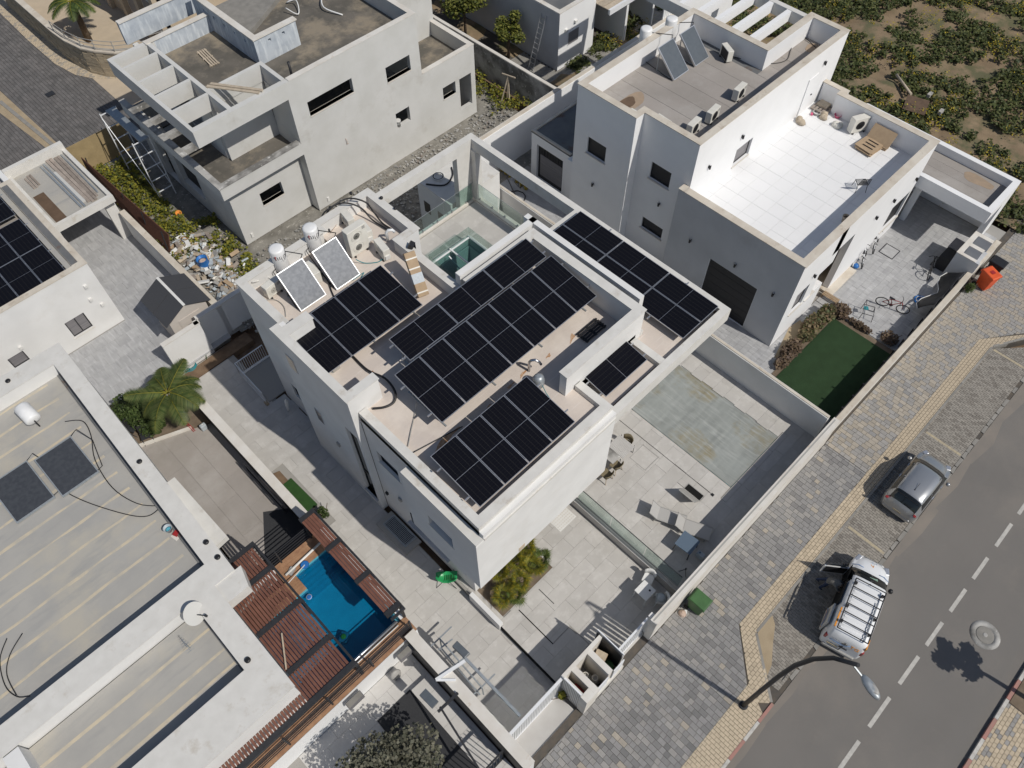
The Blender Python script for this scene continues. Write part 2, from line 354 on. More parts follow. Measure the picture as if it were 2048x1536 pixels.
# wall with rectangular openings; side 'x' = wall in a plane of constant x (u = y), 'y' = constant y (u = x)
def wall(mb, side, c0, c1, u0, u1, z0, z1, holes=(), mi=0):
    def B(a, b, za, zb):
        if b - a < 1e-4 or zb - za < 1e-4: return
        if side == 'x': mb.box((c0, a, za), (c1, b, zb), mi)
        else: mb.box((a, c0, za), (b, c1, zb), mi)
    cuts = sorted({u0, u1, *[h[0] for h in holes], *[h[1] for h in holes]})
    for a, b in zip(cuts, cuts[1:]):
        hs = sorted([h for h in holes if h[0] <= a + 1e-6 and h[1] >= b - 1e-6], key=lambda h: h[2]); z = z0
        for h in hs: B(a, b, z, h[2]); z = h[3]
        B(a, b, z, z1)
def window(parent, side, c, u0, u1, z0, z1, d, glass='glass_dark', frame='dark_metal', sill=None, mull=1, label=None, name='window'):
    """c = plane of the pane, d = +1/-1 direction facing out"""
    def P(u, z, o): return (c + o * d, u, z) if side == 'x' else (u, c + o * d, z)
    f = MB(); t = .045
    for a, b, e, g in ((u0, u1, z0, z0 + t), (u0, u1, z1 - t, z1), (u0, u0 + t, z0 + t, z1 - t), (u1 - t, u1, z0 + t, z1 - t)): f.box(P(a, e, -.02), P(b, g, .04))
    for k in range(1, mull): u = u0 + (u1 - u0) * k / mull; f.box(P(u - t / 2, z0 + t, -.018), P(u + t / 2, z1 - t, .035))
    o = f.build(name, frame, parent)
    if label: o['label'] = label
    MB().box(P(u0 + t, z0 + t, -.01), P(u1 - t, z1 - t, .01)).build('pane', glass, o)
    if sill: MB().box(P(u0 - .06, z0 - .05, -.02), P(u1 + .06, z0 - .003, sill)).build('sill', 'pale_coping', o)
    return o
def ring(mb, o, i, z0, z1, mi=0):      # parapet ring between two same-length polygons
    n = len(o)
    for k in range(n):
        a, b, c, d = o[k], o[(k + 1) % n], i[(k + 1) % n], i[k]
        mb.prism([a, b, c, d], z0, z1, mi)
def rect(x0, y0, x1, y1): return [(x0, y0), (x1, y0), (x1, y1), (x0, y1)]
def inpoly(x, y, poly):
    r = False; n = len(poly)
    for i in range(n):
        (xa, ya), (xb, yb) = poly[i], poly[(i + 1) % n]
        if (ya > y) != (yb > y) and x < (xb - xa) * (y - ya) / (yb - ya) + xa: r = not r
    return r
def clip_poly(poly, x0, y0, x1, y1):
    def cl(ps, ax, v, keep):
        o = []
        for i in range(len(ps)):
            a, b = ps[i - 1], ps[i]; ia = keep * (a[ax] - v) >= 0; ib = keep * (b[ax] - v) >= 0
            if ia != ib:
                t = (v - a[ax]) / (b[ax] - a[ax]); o.append((a[0] + t * (b[0] - a[0]), a[1] + t * (b[1] - a[1])))
            if ib: o.append(b)
        return o
    for ax, v, k in ((0, x0, 1), (0, x1, -1), (1, y0, 1), (1, y1, -1)):
        poly = cl(poly, ax, v, k)
        if len(poly) < 3: return []
    return poly
CAM_LOC = Vector((0, 0, 30))
def seen(x, y, z=0, m=0):              # is a point inside the picture (used only to leave out pieces outside the frame)
    q = CAM_ROT.transposed() @ (Vector((x, y, z)) - CAM_LOC); u = q.x / -q.z / (1024 / 1559.7); v = q.y / -q.z / (768 / 1559.7)
    return abs(u) < 1 + m and abs(v) < 1 + m, -q.z
def pavers(parent, name, poly, w, l, z0, z1, gap=.012, along='x', bond=.5, mats=('paver_a',), weights=None, limit=300, near=None, jitter=.003, stuffmat=None, holes=(), rot=0, stagger=None, wl=None):
    """individual slabs in running bond clipped to poly; the nearest ones are objects, the rest one mesh"""
    xs = [p[0] for p in poly]; ys = [p[1] for p in poly]; out = []
    rows = []; c, s_ = math.cos(rot), math.sin(rot); cx, cy = (min(xs) + max(xs)) / 2, (min(ys) + max(ys)) / 2
    P = [((x - cx) * c + (y - cy) * s_, -(x - cx) * s_ + (y - cy) * c) for x, y in poly]
    px = [p[0] for p in P]; py = [p[1] for p in P]
    if along == 'x': a0, a1, b0, b1 = min(px), max(px), min(py), max(py)
    else: a0, a1, b0, b1 = min(py), max(py), min(px), max(px)
    nb = int((b1 - b0) / w) + 1
    for r in range(nb):
        b = b0 + r * w; a = a0 - l * ((r * bond) % 1.0)
        while a < a1:
            ll = l if wl is None else random.choice(wl)
            if along == 'x': q = clip_poly(P, a + gap / 2, b + gap / 2, a + ll - gap / 2, b + w - gap / 2)
            else: q = clip_poly(P, b + gap / 2, a + gap / 2, b + w - gap / 2, a + ll - gap / 2)
            qs = [q]
            if holes and len(q) >= 3:
                W_ = lambda q: [(x * c - y * s_ + cx, x * s_ + y * c + cy) for x, y in q]
                qs = [W_(q)]
                for h in holes:
                    hx0, hx1 = min(p[0] for p in h), max(p[0] for p in h); hy0, hy1 = min(p[1] for p in h), max(p[1] for p in h); nq = []
                    for g in qs:
                        if max(p[0] for p in g) <= hx0 or min(p[0] for p in g) >= hx1 or max(p[1] for p in g) <= hy0 or min(p[1] for p in g) >= hy1: nq.append(g); continue
                        for bx in ((-1e3, -1e3, hx0, 1e3), (hx1, -1e3, 1e3, 1e3), (hx0, -1e3, hx1, hy0), (hx0, hy1, hx1, 1e3)):
                            e = clip_poly(g, *bx)
                            if len(e) >= 3: nq.append(e)
                    qs = nq
                qs = [[((x - cx) * c + (y - cy) * s_, -(x - cx) * s_ + (y - cy) * c) for x, y in g] for g in qs]
            for q in qs:
              if len(q) >= 3:
                ar = abs(sum(q[i][0] * q[i - 1][1] - q[i - 1][0] * q[i][1] for i in range(len(q)))) / 2
                if ar > .06 * w * ll:
                    q = [(x * c - y * s_ + cx, x * s_ + y * c + cy) for x, y in q]
                    mx = sum(p[0] for p in q) / len(q); my = sum(p[1] for p in q) / len(q)
                    vis, dist = seen(mx, my, z1, .03)
                    if vis: out.append((dist, mx, my, q, len(q) == 4 and ar > .97 * (w - gap) * (ll - gap)))
            a += ll
    out.sort(key=lambda t: t[0]); cache = {}
    nm = len(mats); wts = weights or [1] * nm
    stuff = MB()
    for k, (dd, mx, my, q, full) in enumerate(out):
        mi = random.choices(range(nm), wts)[0]; dz = random.uniform(-jitter, jitter)
        if k < limit:
            me = None; key = (mi, round(q[2][0] - q[0][0], 3), round(q[2][1] - q[0][1], 3)) if full else None
            if key and key in cache: me = cache[key]
            if me is None:
                me = MB().prism([(x - mx, y - my) for x, y in q], z0 - z1, 0).mesh(name, [mats[mi]])
                if key: cache[key] = me
            o = bpy.data.objects.new(name, me); o.location = (mx, my, z1 + dz); link(o, parent)
        else: stuff.prism(q, z0, z1 + dz, mi)
    if stuff.v:
        o = stuff.build(name, list(mats if stuffmat is None else stuffmat), parent); o['kind'] = 'stuff'
    return len(out)
mat('paper_green', (.30, .46, .36), .6)
mat('teal_light', (.10, .38, .48), .5)

# ------------------------------------------------------------------ SETTING: ground, road, pavements
S = 'structure'
MB().box((-160, -160, -3), (160, 160, -.62)).build('ground', 'soil', kind=S)
# asphalt road and its edge
rd = MB().box((-40, -8.27, -.5), (90, -2.46, -.12)).build('road', 'asphalt', kind=S)
eb = MB()
x = -5
while x < 44:
    w = random.uniform(.25, .55); eb.prism([(x, -2.47), (x + 3, -2.47), (x + 3.0, -2.47 - w * random.uniform(.5, 1)), (x + 1.6, -2.47 - w), (x, -2.47 - w * .6)], -.14, -.117); x += 3
eb.build('dusty_road_edge', 'asphalt_edge', rd, kind='stuff')
dash = [(6.2, 7.6), (8.35, 9.7), (10.63, 11.9), (12.56, 13.97), (14.65, 16.04), (16.62, 17.84), (18.45, 19.68), (20.29, 21.51), (22.21, 23.58), (24.2, 25.5), (26.1, 27.4), (28, 29.3)]
ml = MB().prism(rect(dash[0][0], -5.36, dash[0][1], -5.22), 0, .004)
for i, (a, b) in enumerate(dash):
    MB().box((a, -5.365, -.119), (b, -5.225, -.114)).build('lane_dash', 'road_paint', rd)
# manhole in the road
mh = thing('manhole_cover', 'round concrete manhole cover set in the asphalt road near the lamp head', 'manhole', (18.55, -6.67, -.12))
MB().lathe([(.56, .0), (.56, .006), (.34, .012), (.34, .006)], n=28).build('collar', 'mottled_concrete', mh)
MB().lathe([(.33, .0), (.33, .022), (.31, .026), (.09, .026)], n=28).build('lid', 'kerb_grey', mh)
MB().lathe([(.085, .02), (.085, .034), (.06, .036)], n=18).build('plug', 'vent_grey', mh)
# parking lay-by
bay_poly = [(12.45, -.53), (31.4, -.53), (32.6, -1.62), (33.3, -2.45), (10.8, -2.45)]
MB().prism([(p[0], p[1]) for p in bay_poly], -.5, -.135).build('lay_by', 'paver_bed', kind=S)
bay = bpy.data.objects['lay_by']
pavers(bay, 'paver', [(12.7, -.53), (31.4, -.53), (32.6, -1.62), (33.1, -2.3), (11.3, -2.3), (11.25, -1.9)], .105, .21, -.14, -.098, .01, 'y', mats=('paver_bay', 'paver_small'), weights=(3, 1), limit=0)
for xx in (18.71, 25.05, 31.4):
    for k in range(8): MB().prism(rect(xx - .06, -.62 - k * .205 - .2, xx + .06, -.62 - k * .205), -.12, -.093).build('line_paver', 'bay_paint', bay)
sd = MB()
sdp = [(12.5, -0.44, -0.1), (13.13, -0.42, -0.1), (13.43, -0.55, -0.1), (13.21, -0.82, -0.1), (12.6, -1.15, -0.1), (11.87, -1.59, -0.1), (11.43, -1.7, -0.1), (11.65, -1.37, -0.1), (12.07, -0.89, -0.1)]
sd.prism([(p[0], p[1]) for p in sdp], -.1, -.082).build('sand_patch', 'sand', bay, kind='stuff')
# kerbs: grey against the bay, flush broken stones on the road side, painted ones either side of the road
kb = MB().box((4, -2.44, -.5), (4.01, -2.35, -.49)).build('kerb', 'kerb_grey', kind=S)
def kerb_line(pts, w, z0, z1, L, mats, jit=.004):
    for (xa, ya), (xb, yb) in zip(pts, pts[1:]):
        d = Vector((xb - xa, yb - ya)); n = max(1, round(d.length / L)); u = d.normalized(); p = Vector((-u.y, u.x))
        for k in range(n):
            a = Vector((xa, ya)) + d * (k / n) + u * .006; b = Vector((xa, ya)) + d * ((k + 1) / n) - u * .006
            m_ = mats[k % len(mats)] if len(mats) > 1 else mats[0]
            MB().prism([tuple(a), tuple(b), tuple(b + p * w), tuple(a + p * w)], z0, z1 + random.uniform(-jit, jit)).build('kerb_stone', m_, kb)
kerb_line([(33.4, -1.62), (31.45, -.53), (12.45, -.53), (10.78, -2.38)], -.10, -.3, .006, .98, ['kerb_grey'])
kerb_line([(10.74, -2.46), (5.5, -2.46)], -.11, -.3, .004, .93, ['kerb_red', 'kerb_white'])
kerb_line([(33.4, -1.72), (40, -1.72)], .1, -.3, .004, .93, ['kerb_red', 'kerb_white'])
kerb_line([(6.6, -8.27), (30, -8.27)], -.12, -.3, .01, .95, ['kerb_white', 'kerb_red'])
xx = 11.4
while xx < 33:
    l = random.uniform(.4, .62)
    if random.random() < .86: MB().prism([(xx, -2.45 + random.uniform(-.02, .02)), (xx + l - .02, -2.45 + random.uniform(-.02, .02)), (xx + l - .02 - random.uniform(0, .06), -2.31), (xx + random.uniform(0, .05), -2.31)], -.3, -.098 + random.uniform(-.01, .012)).build('flush_kerb_stone', 'kerb_grey', kb)
    xx += l
# near pavement
MB().prism([(-12, -2.46), (10.74, -2.46), (12.45, -.45), (31.4, -.45), (33.4, -1.7), (60, -1.7), (60, 2.5), (-12, 2.5)], -.5, -.03).build('pavement', 'paver_bed', kind=S)
pv = bpy.data.objects['pavement']
NG = [(5.2, 2.2), (5.2, -1.37), (10.62, -1.37), (12.2, .17), (21.3, .17), (21.3, 2.22), (5.2, 2.22)]
pavers(pv, 'paver', [(2.6, -1.37), (10.6, -1.37), (12.2, .17), (21.3, .17), (21.3, 2.2), (2.6, 2.2)], .2, .3, -.05, 0, .012, 'y', mats=('paver_a', 'paver_b', 'paver_c', 'paver_d'), weights=(6, 2.2, 2, .6), limit=290, wl=[.2, .3, .3])
pavers(pv, 'beige_paver', [(21.32, .17), (31.4, .17), (33.3, -1.2), (48, -1.2), (48, 2.15), (21.32, 2.2)], .2, .3, -.05, 0, .012, 'y', mats=('paver_d', 'paver_b', 'paver_a'), weights=(5, 4, .5), limit=260, wl=[.2, .3, .3])
pavers(pv, 'yellow_paver', [(10.7, -1.37), (12.25, .16), (31.4, .16), (33.2, -1.25), (33.6, -1.6), (31.3, -.42), (12.5, -.42), (10.85, -2.3), (10.66, -2.3), (10.3, -1.9)], .138, .2, -.05, .003, .012, 'x', mats=('paver_yellow',), limit=290)
pavers(pv, 'yellow_paver', [(2.6, -2.34), (10.2, -2.34), (10.7, -1.38), (2.6, -1.38)], .138, .2, -.05, .003, .012, 'y', mats=('paver_yellow',), limit=5)
# far pavement with a planting pit
MB().box((-12, -16, -.5), (60, -8.4, -.03)).build('far_pavement', 'paver_bed', kind=S)
fp = bpy.data.objects['far_pavement']
pavers(fp, 'yellow_paver', [(10, -9.6), (22, -9.6), (22, -8.4), (10, -8.4)], .138, .2, -.05, .003, .012, 'x', mats=('paver_yellow', 'paver_b'), weights=(4, 1), limit=280, holes=([(16.8, -9.6), (18.1, -9.6), (18.1, -8.35), (16.8, -8.35)],))
pavers(fp, 'grey_paver', [(10, -11.5), (22, -11.5), (22, -9.62), (10, -9.62)], .2, .3, -.05, 0, .012, 'x', mats=('paver_b',), limit=60, holes=([(16.8, -9.7), (18.1, -9.7), (18.1, -8.35), (16.8, -8.35)],))
MB().box((16.85, -9.6, -.06), (18.05, -8.42, -.01)).build('planting_pit', 'dirt_shade', fp)
# back lane in the upper left with paving setts
MB().prism([(-30, 40.5), (8.5, 41.6), (30, 41.6), (30, 70), (-30, 70)], -.5, -.04).build('back_lane', 'paver_bed', kind=S)
bl = bpy.data.objects['back_lane']
lane = [(-6, 41.4), (8.3, 41.6), (14, 45), (15, 52), (12.6, 60), (-6, 62)]
pavers(bl, 'sett', [(-7, 40.6), (9.2, 41.55), (13.5, 43.2), (14.5, 49), (12, 62), (-7, 62)], .2, .3, -.05, 0, .014, 'y', mats=('paver_lane',), limit=280)
bandA = [(10.51, 59.74), (10.4, 55.5), (10.45, 51.81), (10.8, 49.86), (11.48, 48.59), (12.41, 47.66), (12.87, 48.49), (12.26, 49.4), (11.99, 50.7), (11.86, 51.88), (11.88, 54.63), (11.89, 58.19), (11.94, 60.51), (11.21, 61.25)]
MB().prism(bandA, -.04, .012).build('lane_verge', 'sand', bl)
pavers(bl, 'verge_paver', bandA, .14, .2, -.03, .03, .012, 'x', mats=('paver_yellow', 'paver_d'), weights=(3, 1), limit=200)
g1 = [(6.76, 51.66), (6.94, 44.41), (6.33, 44.3), (5.81, 49.63)]
MB().prism(g1, -.04, .015).build('lane_gutter_strip', 'sand', bl)
MB().beam((6.3, 50.64, 0.02), (6.73, 43.98, 0.02), .22, .05).build('lane_channel', 'kerb_grey', bl)
mh2 = thing('manhole_cover', 'square brown iron cover in the grey setts of the back lane', 'manhole', (*(8.79, 49.13), .03))
MB().cbox((0, 0, .012), (.5, .44, .02)).build('lid', 'dark_metal', mh2)

# ------------------------------------------------------------------ plot surfaces of the middle house
MB().prism([(3.15, 2.5), (5.7, 2.5), (5.7, 6.55), (5.72, 25.6), (3.3, 25.6)], -.6, -.32).build('side_walkway', 'joint', kind=S)
sw = bpy.data.objects['side_walkway']
pavers(sw, 'tile', [(3.15, 3.4), (5.68, 3.4), (5.68, 17.85), (6.2, 17.9), (6.2, 21.3), (5.5, 21.3), (5.4, 24.85), (3.3, 24.85)], .6, 1.2, -.33, -.3, .006, 'x', mats=('terrace_tile',), limit=290, holes=(rect(3.3, 14.6, 3.95, 18.4),))
MB().add([(2.95, 2.15, -.02), (5.5, 2.15, -.02), (5.5, 3.42, -.27), (2.95, 3.42, -.27), (2.95, 2.15, -.3), (5.5, 2.15, -.3), (5.5, 3.42, -.4), (2.95, 3.42, -.4)], [(0, 1, 2, 3), (0, 4, 5, 1), (1, 5, 6, 2), (3, 2, 6, 7), (0, 3, 7, 4)]).build('entrance_slab', 'dolomite', kind=S)
MB().prism(rect(5.7, 2.5, 11.33, 9.5), -.6, -.03).build('patio', 'joint', kind=S)
pt = bpy.data.objects['patio']
MB().box((5.7, 2.5, -.04), (6.64, 6.5, -.17)).build('lower_step', 'joint', pt)
pavers(pt, 'tile', [(6.66, 4.7), (6.66, 6.5), (5.8, 6.5), (5.8, 9), (11.3, 9), (11.3, 2.5), (7.6, 2.5), (7.6, 4.7)], .6, 1.2, -.04, 0, .006, 'x', mats=('terrace_tile',), limit=290, holes=(rect(6.02, 6.75, 8.8, 8.2),))
pavers(pt, 'step_tile', [(5.72, 2.5), (7.58, 2.5), (7.58, 4.66), (6.62, 4.66), (6.62, 6.5), (5.72, 6.5)], .6, 1.2, -.2, -.012, .006, 'x', mats=('terrace_tile',), limit=60)
MB().box((5.68, 3.3, -.3), (5.715, 6.55, -.008)).box((6.625, 4.68, -.05), (6.655, 6.5, .004)).box((7.76, 5.7, -.03), (7.79, 6.52, .003)).build('slot_and_step_shade', 'void', pt)  # two long black strips paint the step shadows; the short one is a slot
MB().prism(rect(11.36, 2.5, 20.95, 3.78), -.6, .46).prism(rect(11.36, 3.78, 16.4, 16), -.6, .46).prism(rect(19.77, 3.78, 20.95, 24), -.6, .46).prism(rect(16.4, 11.2, 19.77, 16), -.6, .46).build('pool_terrace', 'joint', kind=S)
tt = bpy.data.objects['pool_terrace']
pavers(tt, 'tile', [(11.42, 2.5), (20.93, 2.5), (20.93, 15), (11.42, 15)], .6, 1.2, .44, .5, .006, 'x', mats=('terrace_tile',), limit=290,
       holes=(rect(16.4, 3.8, 19.77, 11.2), rect(14.52, 6.83, 15.36, 7.64), rect(15.0, 4.35, 15.29, 5.13), rect(15.7, 3.52, 20.15, 3.8)))
MB().box((11.33, 2.5, -.4), (11.41, 9, .5)).build('terrace_edge', 'terrace_tile', tt)
hb = MB(); hb.box((14.52, 6.83, .4), (15.36, 7.64, .492)); hb.build('hatch_lid', 'terrace_tile', tt)
hf = MB()
for a, b in (((14.5, 6.8, .47), (15.4, 6.825, .506)), ((14.5, 7.645, .47), (15.4, 7.67, .506)), ((14.49, 6.8, .47), (14.515, 7.67, .506)), ((15.365, 6.8, .47), (15.39, 7.67, .506))): hf.box(a, b)
hf.build('hatch_frame', 'vent_grey', tt)
MB().box((15.58, 4.2, .46), (15.605, 9.2, .504)).build('slot_and_step_shade', 'void', tt)  # plain drain slot beside the pool
MB().cbox((15.59, 4.12, .5), (.13, .13, .012)).build('drain_grate', 'black_plastic', tt)
for k in range(4): MB().box((15.72 + k * 1.11, 3.53, .46), (16.81 + k * 1.11, 3.77, .497)).build('overflow_cover', 'terrace_tile', tt)
MB().box((15.7, 3.5, .43), (20.15, 3.79, .455)).build('overflow_channel', 'void', tt)
# soil strips at the back and along the side
MB().prism([(3.3, 24.87), (6.9, 24.87), (6.9, 25.55), (3.3, 25.45)], -.6, -.24).build('planting_strip', 'soil', kind=S)
MB().prism([(3.36, 18.24), (3.64, 18.16), (3.63, 15.41), (3.23, 15.29)], -.6, -.26).build('side_bed', 'soil', kind=S)
bed = bpy.data.objects['side_bed']; MB().prism([(3.3, 17.49), (3.79, 17.5), (3.85, 15.73), (3.32, 15.72)], -.3, -.235).build('turf_piece', 'turf_bright', bed)
# back plots: rubble yard of the unfinished house, right yard, far field

def terrain(name, poly, z, amp, m, step=.35, seed=0, zf=None):
    xs = [p[0] for p in poly]; ys = [p[1] for p in poly]; x0, x1, y0, y1 = min(xs), max(xs), min(ys), max(ys)
    nx = int((x1 - x0) / step) + 2; ny = int((y1 - y0) / step) + 2; vs = []; idx = {}; fs = []
    def vid(i, j):
        if (i, j) not in idx:
            x = x0 + i * step; y = y0 + j * step; h = noise.noise(Vector((x * .35, y * .35, seed))) * amp + noise.noise(Vector((x * 1.7, y * 1.7, seed))) * amp * .35
            idx[(i, j)] = len(vs); vs.append((x, y, (zf(x, y) if zf else z) + h))
        return idx[(i, j)]
    for i in range(nx):
        for j in range(ny):
            if inpoly(x0 + (i + .5) * step, y0 + (j + .5) * step, poly): fs.append((vid(i, j), vid(i + 1, j), vid(i + 1, j + 1), vid(i, j + 1)))
    return MB().add(vs, fs, smooth=True).build(name, m, kind=S)
terrain('rubble_yard', [(6.45, 25.7), (21.2, 22.2), (27.5, 22.0), (28.8, 41), (10.2, 41.5), (6.5, 41.5)], -.06, .14, 'rubble_soil', .25, 1)
terrain('field', [(33, 20.9), (36.4, 20.9), (36.6, 7.6), (39.2, 7.6), (39.2, -3), (150, -3), (150, 120), (31, 120), (31, 21)], -.05, .35, 'field_soil', .6, 3)

# ------------------------------------------------------------------ MIDDLE HOUSE
mainh = thing('house', 'white flat-roofed villa in the middle with black solar arrays on its roof', 'house', (0, 0, 0))
wa = MB()
ZR = 7.0                                   # roof surface
# left wall, protruding part (X 5.68), rear part (6.2), front part (5.95)
wall(wa, 'x', 5.68, 5.93, 13.6, 17.9, -.35, 8.17, [(13.78, 14.5, .45, 5.55), (17.93 - .1, 17.9, 0, 0)])
wall(wa, 'x', 6.2, 6.45, 17.9, 21.16, -.35, 7.6, [(19.55, 19.98, 1.0, 1.95)])
wall(wa, 'x', 5.93, 6.2, 17.65, 17.9, -.35, 8.17)
wall(wa, 'x', 5.95, 6.2, 8.2, 13.6, -.35, ZR - .02, [(11.94, 13.12, 4.25, 5.15)])
wall(wa, 'y', 21.16 - .25, 21.16, 6.45, 9.95, -.35, 7.6)
wall(wa, 'x', 9.95, 10.2, 21.16, 21.56, 3, 7.6)
wall(wa, 'y', 21.31, 21.56, 10.2, 12.9, -.35, 7.6)
wall(wa, 'x', 12.65, 12.9, 18.62, 21.31, -.35, 7.6)
wall(wa, 'y', 18.4, 18.62, 12.05, 12.9, 3.35, 7.6)
wall(wa, 'x', 11.8, 12.05, 14.6, 18.62, 3.35, 7.6)
# the first-floor box that overhangs the patio, with a ledge on its left
wall(wa, 'x', 5.62, 5.95, 8.2, 11.1, 2.4, 6.68, [(8.71, 9.95, 4.25, 5.05)])
wall(wa, 'x', 5.95, 6.2, 7.42, 8.2, 2.66, ZR)
wa.box((5.62, 7.42, 2.66), (5.95, 8.2, 6.68))
wall(wa, 'y', 7.42, 7.7, 6.2, 12.3, 2.66, ZR)
wa.box((6.2, 7.7, 2.66), (12.3, 9.6, 2.9)); wa.box((12.3, 7.42, 2.66), (12.05, 9.6, ZR)) if 0 else wall(wa, 'x', 12.05, 12.3, 7.7, 9.6, 2.66, 6.2)
# ground floor behind the overhang
wall(wa, 'y', 9.3, 9.55, 6.2, 12.3, -.1, 2.66, [(8.2, 11.6, .02, 2.4)])
wall(wa, 'y', 9.6, 9.85, 12.3, 15.9, .5, 6.2, [(12.6, 15.5, .52, 2.9), (12.9, 15.4, 3.6, 5.8)])
wall(wa, 'x', 15.9, 16.15, 9.6, 15.5, -.3, 8.17, [(10.5, 14.5, .52, 2.9)])
wall(wa, 'y', 15.0, 15.25, 12.05, 16.15, 3.35, 8.17, [(12.6, 15.2, 3.4, 5.7)])
wall(wa, 'y', 15.26, 15.5, 12.05, 16.15, -.3, 3.2)
wall(wa, 'y', 21.55, 21.8, 12.9, 17.7, -.35, 3.2)
wall(wa, 'x', 18.6, 18.85, 15.3, 21.8, .3, 3.3)
wall(wa, 'y', 15.25, 15.5, 16.15, 18.85, .3, 3.2, [(16.5, 18.4, .5, 2.8)])
# low wall beside the walkway steps
wa.prism([(5.62, 6.52), (5.80, 6.52), (5.80, 8.2), (5.62, 8.2)], -.32, .32)
wa.build('wall', 'white_plaster', mainh)
# end wall between the high and the low roof, and the other upstands of the roof
up = MB()
up.box((5.93, 13.6, ZR - .1), (7.0, 13.9, 8.17)).box((5.93, 17.6, ZR - .1), (7.0, 17.65, 8.17)).box((5.93, 17.25, ZR - .1), (7.0, 17.6, 8.17))
U0 = rect(11.55, 9.12, 15.65, 14.72)
up.box((11.55, 9.14, 6.2), (15.65, 9.44, 8.17)).box((15.35, 9.44, 6.2), (15.65, 14.45, 8.17)).box((12.05, 14.45, 6.2), (15.65, 14.75, 8.17))
up.build('roof_upstand', 'white_plaster', mainh)
rf = MB()
rf.prism([(6.2, 7.7), (12.3, 7.7), (12.3, 9.14), (15.35, 9.14), (15.35, 14.75), (11.8, 14.75), (11.8, 18.4), (12.65, 18.4), (12.65, 21.31), (10.2, 21.31), (10.2, 20.91), (6.45, 20.91), (6.45, 17.65), (5.93, 17.65), (5.93, 13.6), (6.2, 13.6)], 6.6, ZR)
rf.build('roof', 'roof_sheet', mainh)
cp = MB()
def cap_line(mb, pts, z, w):
    for p in pts: mb.box((p[0], p[1], z), (p[2], p[3], z + .035))
cap_line(cp, [(5.64, 13.57, 7.04, 13.93), (5.64, 13.93, 5.97, 17.22), (5.64, 17.22, 7.04, 17.68), (5.64, 17.68, 6.0, 17.94)], 8.17, 0)
cap_line(cp, [(11.51, 9.1, 15.7, 9.48), (15.31, 9.48, 15.7, 14.41), (12.0, 14.41, 15.7, 14.79)], 8.17, 0)
cap_line(cp, [(6.16, 17.95, 6.5, 21.2), (6.5, 20.85, 9.9, 21.2), (9.9, 20.85, 10.25, 21.6), (10.25, 21.25, 12.94, 21.6), (12.6, 18.66, 12.94, 21.25), (11.76, 18.33, 12.94, 18.66), (11.76, 15.1, 12.09, 18.33), (12.09, 18.33, 12.1, 18.34)], 7.6, 0)
cp.build('coping', 'cap_plaster', mainh)
lp = MB()                                 # low parapet of the front roof
lp.box((5.95, 7.6, ZR - .3), (6.26, 13.57, 7.24)).box((6.26, 7.6, ZR - .3), (12.3, 7.95, 7.24)).box((12.0, 7.95, ZR - .3), (12.3, 9.1, 7.24))
lp.build('parapet', 'cap_plaster', mainh)
lg = MB().box((5.62, 7.42, 6.68), (5.97, 11.1, 6.715)).box((5.97, 7.38, 6.60), (12.3, 7.62, 6.715)); lg.build('ledge', 'cap_plaster', mainh)
MB().box((5.615, 7.41, 5.6), (12.3, 7.425, 6.6)).build('fascia', 'white_plaster', mainh)
pr = MB(); pr.box((7.55, 7.405, 2.75), (7.85, 7.421, 3.05)); pr.build('primer_patch', 'sand_plaster', mainh)
# carport roof slab on the right with recessed areas
cs = MB()
cs.box((12.3, 7.42, 6.2), (18.92, 7.72, 6.87)).box((18.62, 7.72, 6.2), (18.92, 15.2, 6.87)).box((12.3, 7.72, 6.2), (18.62, 9.14, 6.6)).box((15.65, 9.14, 6.2), (18.62, 15.2, 6.6)).box((15.05, 7.72, 6.6), (15.35, 9.12, 6.86)).box((15.66, 14.8, 6.6), (18.62, 15.2, 6.87)).box((15.66, 9.14, 6.6), (15.82, 14.8, 6.84))
cs.build('roof_slab', 'cap_plaster', mainh)
MB().box((12.34, 7.75, 6.601), (15.03, 9.1, 6.615)).box((15.4, 7.75, 6.601), (18.6, 9.12, 6.615)).box((15.84, 9.12, 6.601), (18.6, 14.78, 6.615)).build('roof_membrane', 'roof_sheet', mainh)
st = MB()
for k in range(10):
    x = 12.6 + k * .25; st.prism([(x, 7.725), (x + random.uniform(.1, .2), 7.725), (x + random.uniform(.1, .22), 7.725 + random.uniform(.03, .1)), (x + .03, 7.725 + random.uniform(.02, .06))], 6.62, 6.632)
st.build('peeling_patch', 'cap_plaster', mainh)
MB().box((12.4, 7.73, 6.617), (15.0, 7.84, 6.63)).box((15.45, 7.73, 6.617), (18.55, 7.8, 6.63)).box((18.5, 7.8, 6.617), (18.61, 10.5, 6.63)).build('edge_strip', 'brown_strip', mainh)  # brown strips along the front and right inner parapet edges
# beams of the back terrace
bmz = MB(); bmz.box((12.95, 21.5, 6.3), (17.7, 21.82, 6.87)).box((17.7, 21.5, 3.0), (18.92, 21.82, 6.87)).box((18.62, 15.2, 6.3), (18.92, 21.5, 6.87)).box((18.62, 21.2, 3.0), (18.92, 21.5, 6.3)).box((18.5, 7.42, .5), (18.92, 7.72, 6.2)) if 0 else bmz.box((12.95, 21.5, 6.3), (17.7, 21.82, 6.87)).box((17.7, 21.5, 3.0), (18.92, 21.82, 6.87)).box((18.62, 15.2, 6.3), (18.92, 21.5, 6.87)).box((18.55, 21.2, 3.0), (18.92, 21.5, 6.3))
bmz.build('beam', 'cap_plaster', mainh)
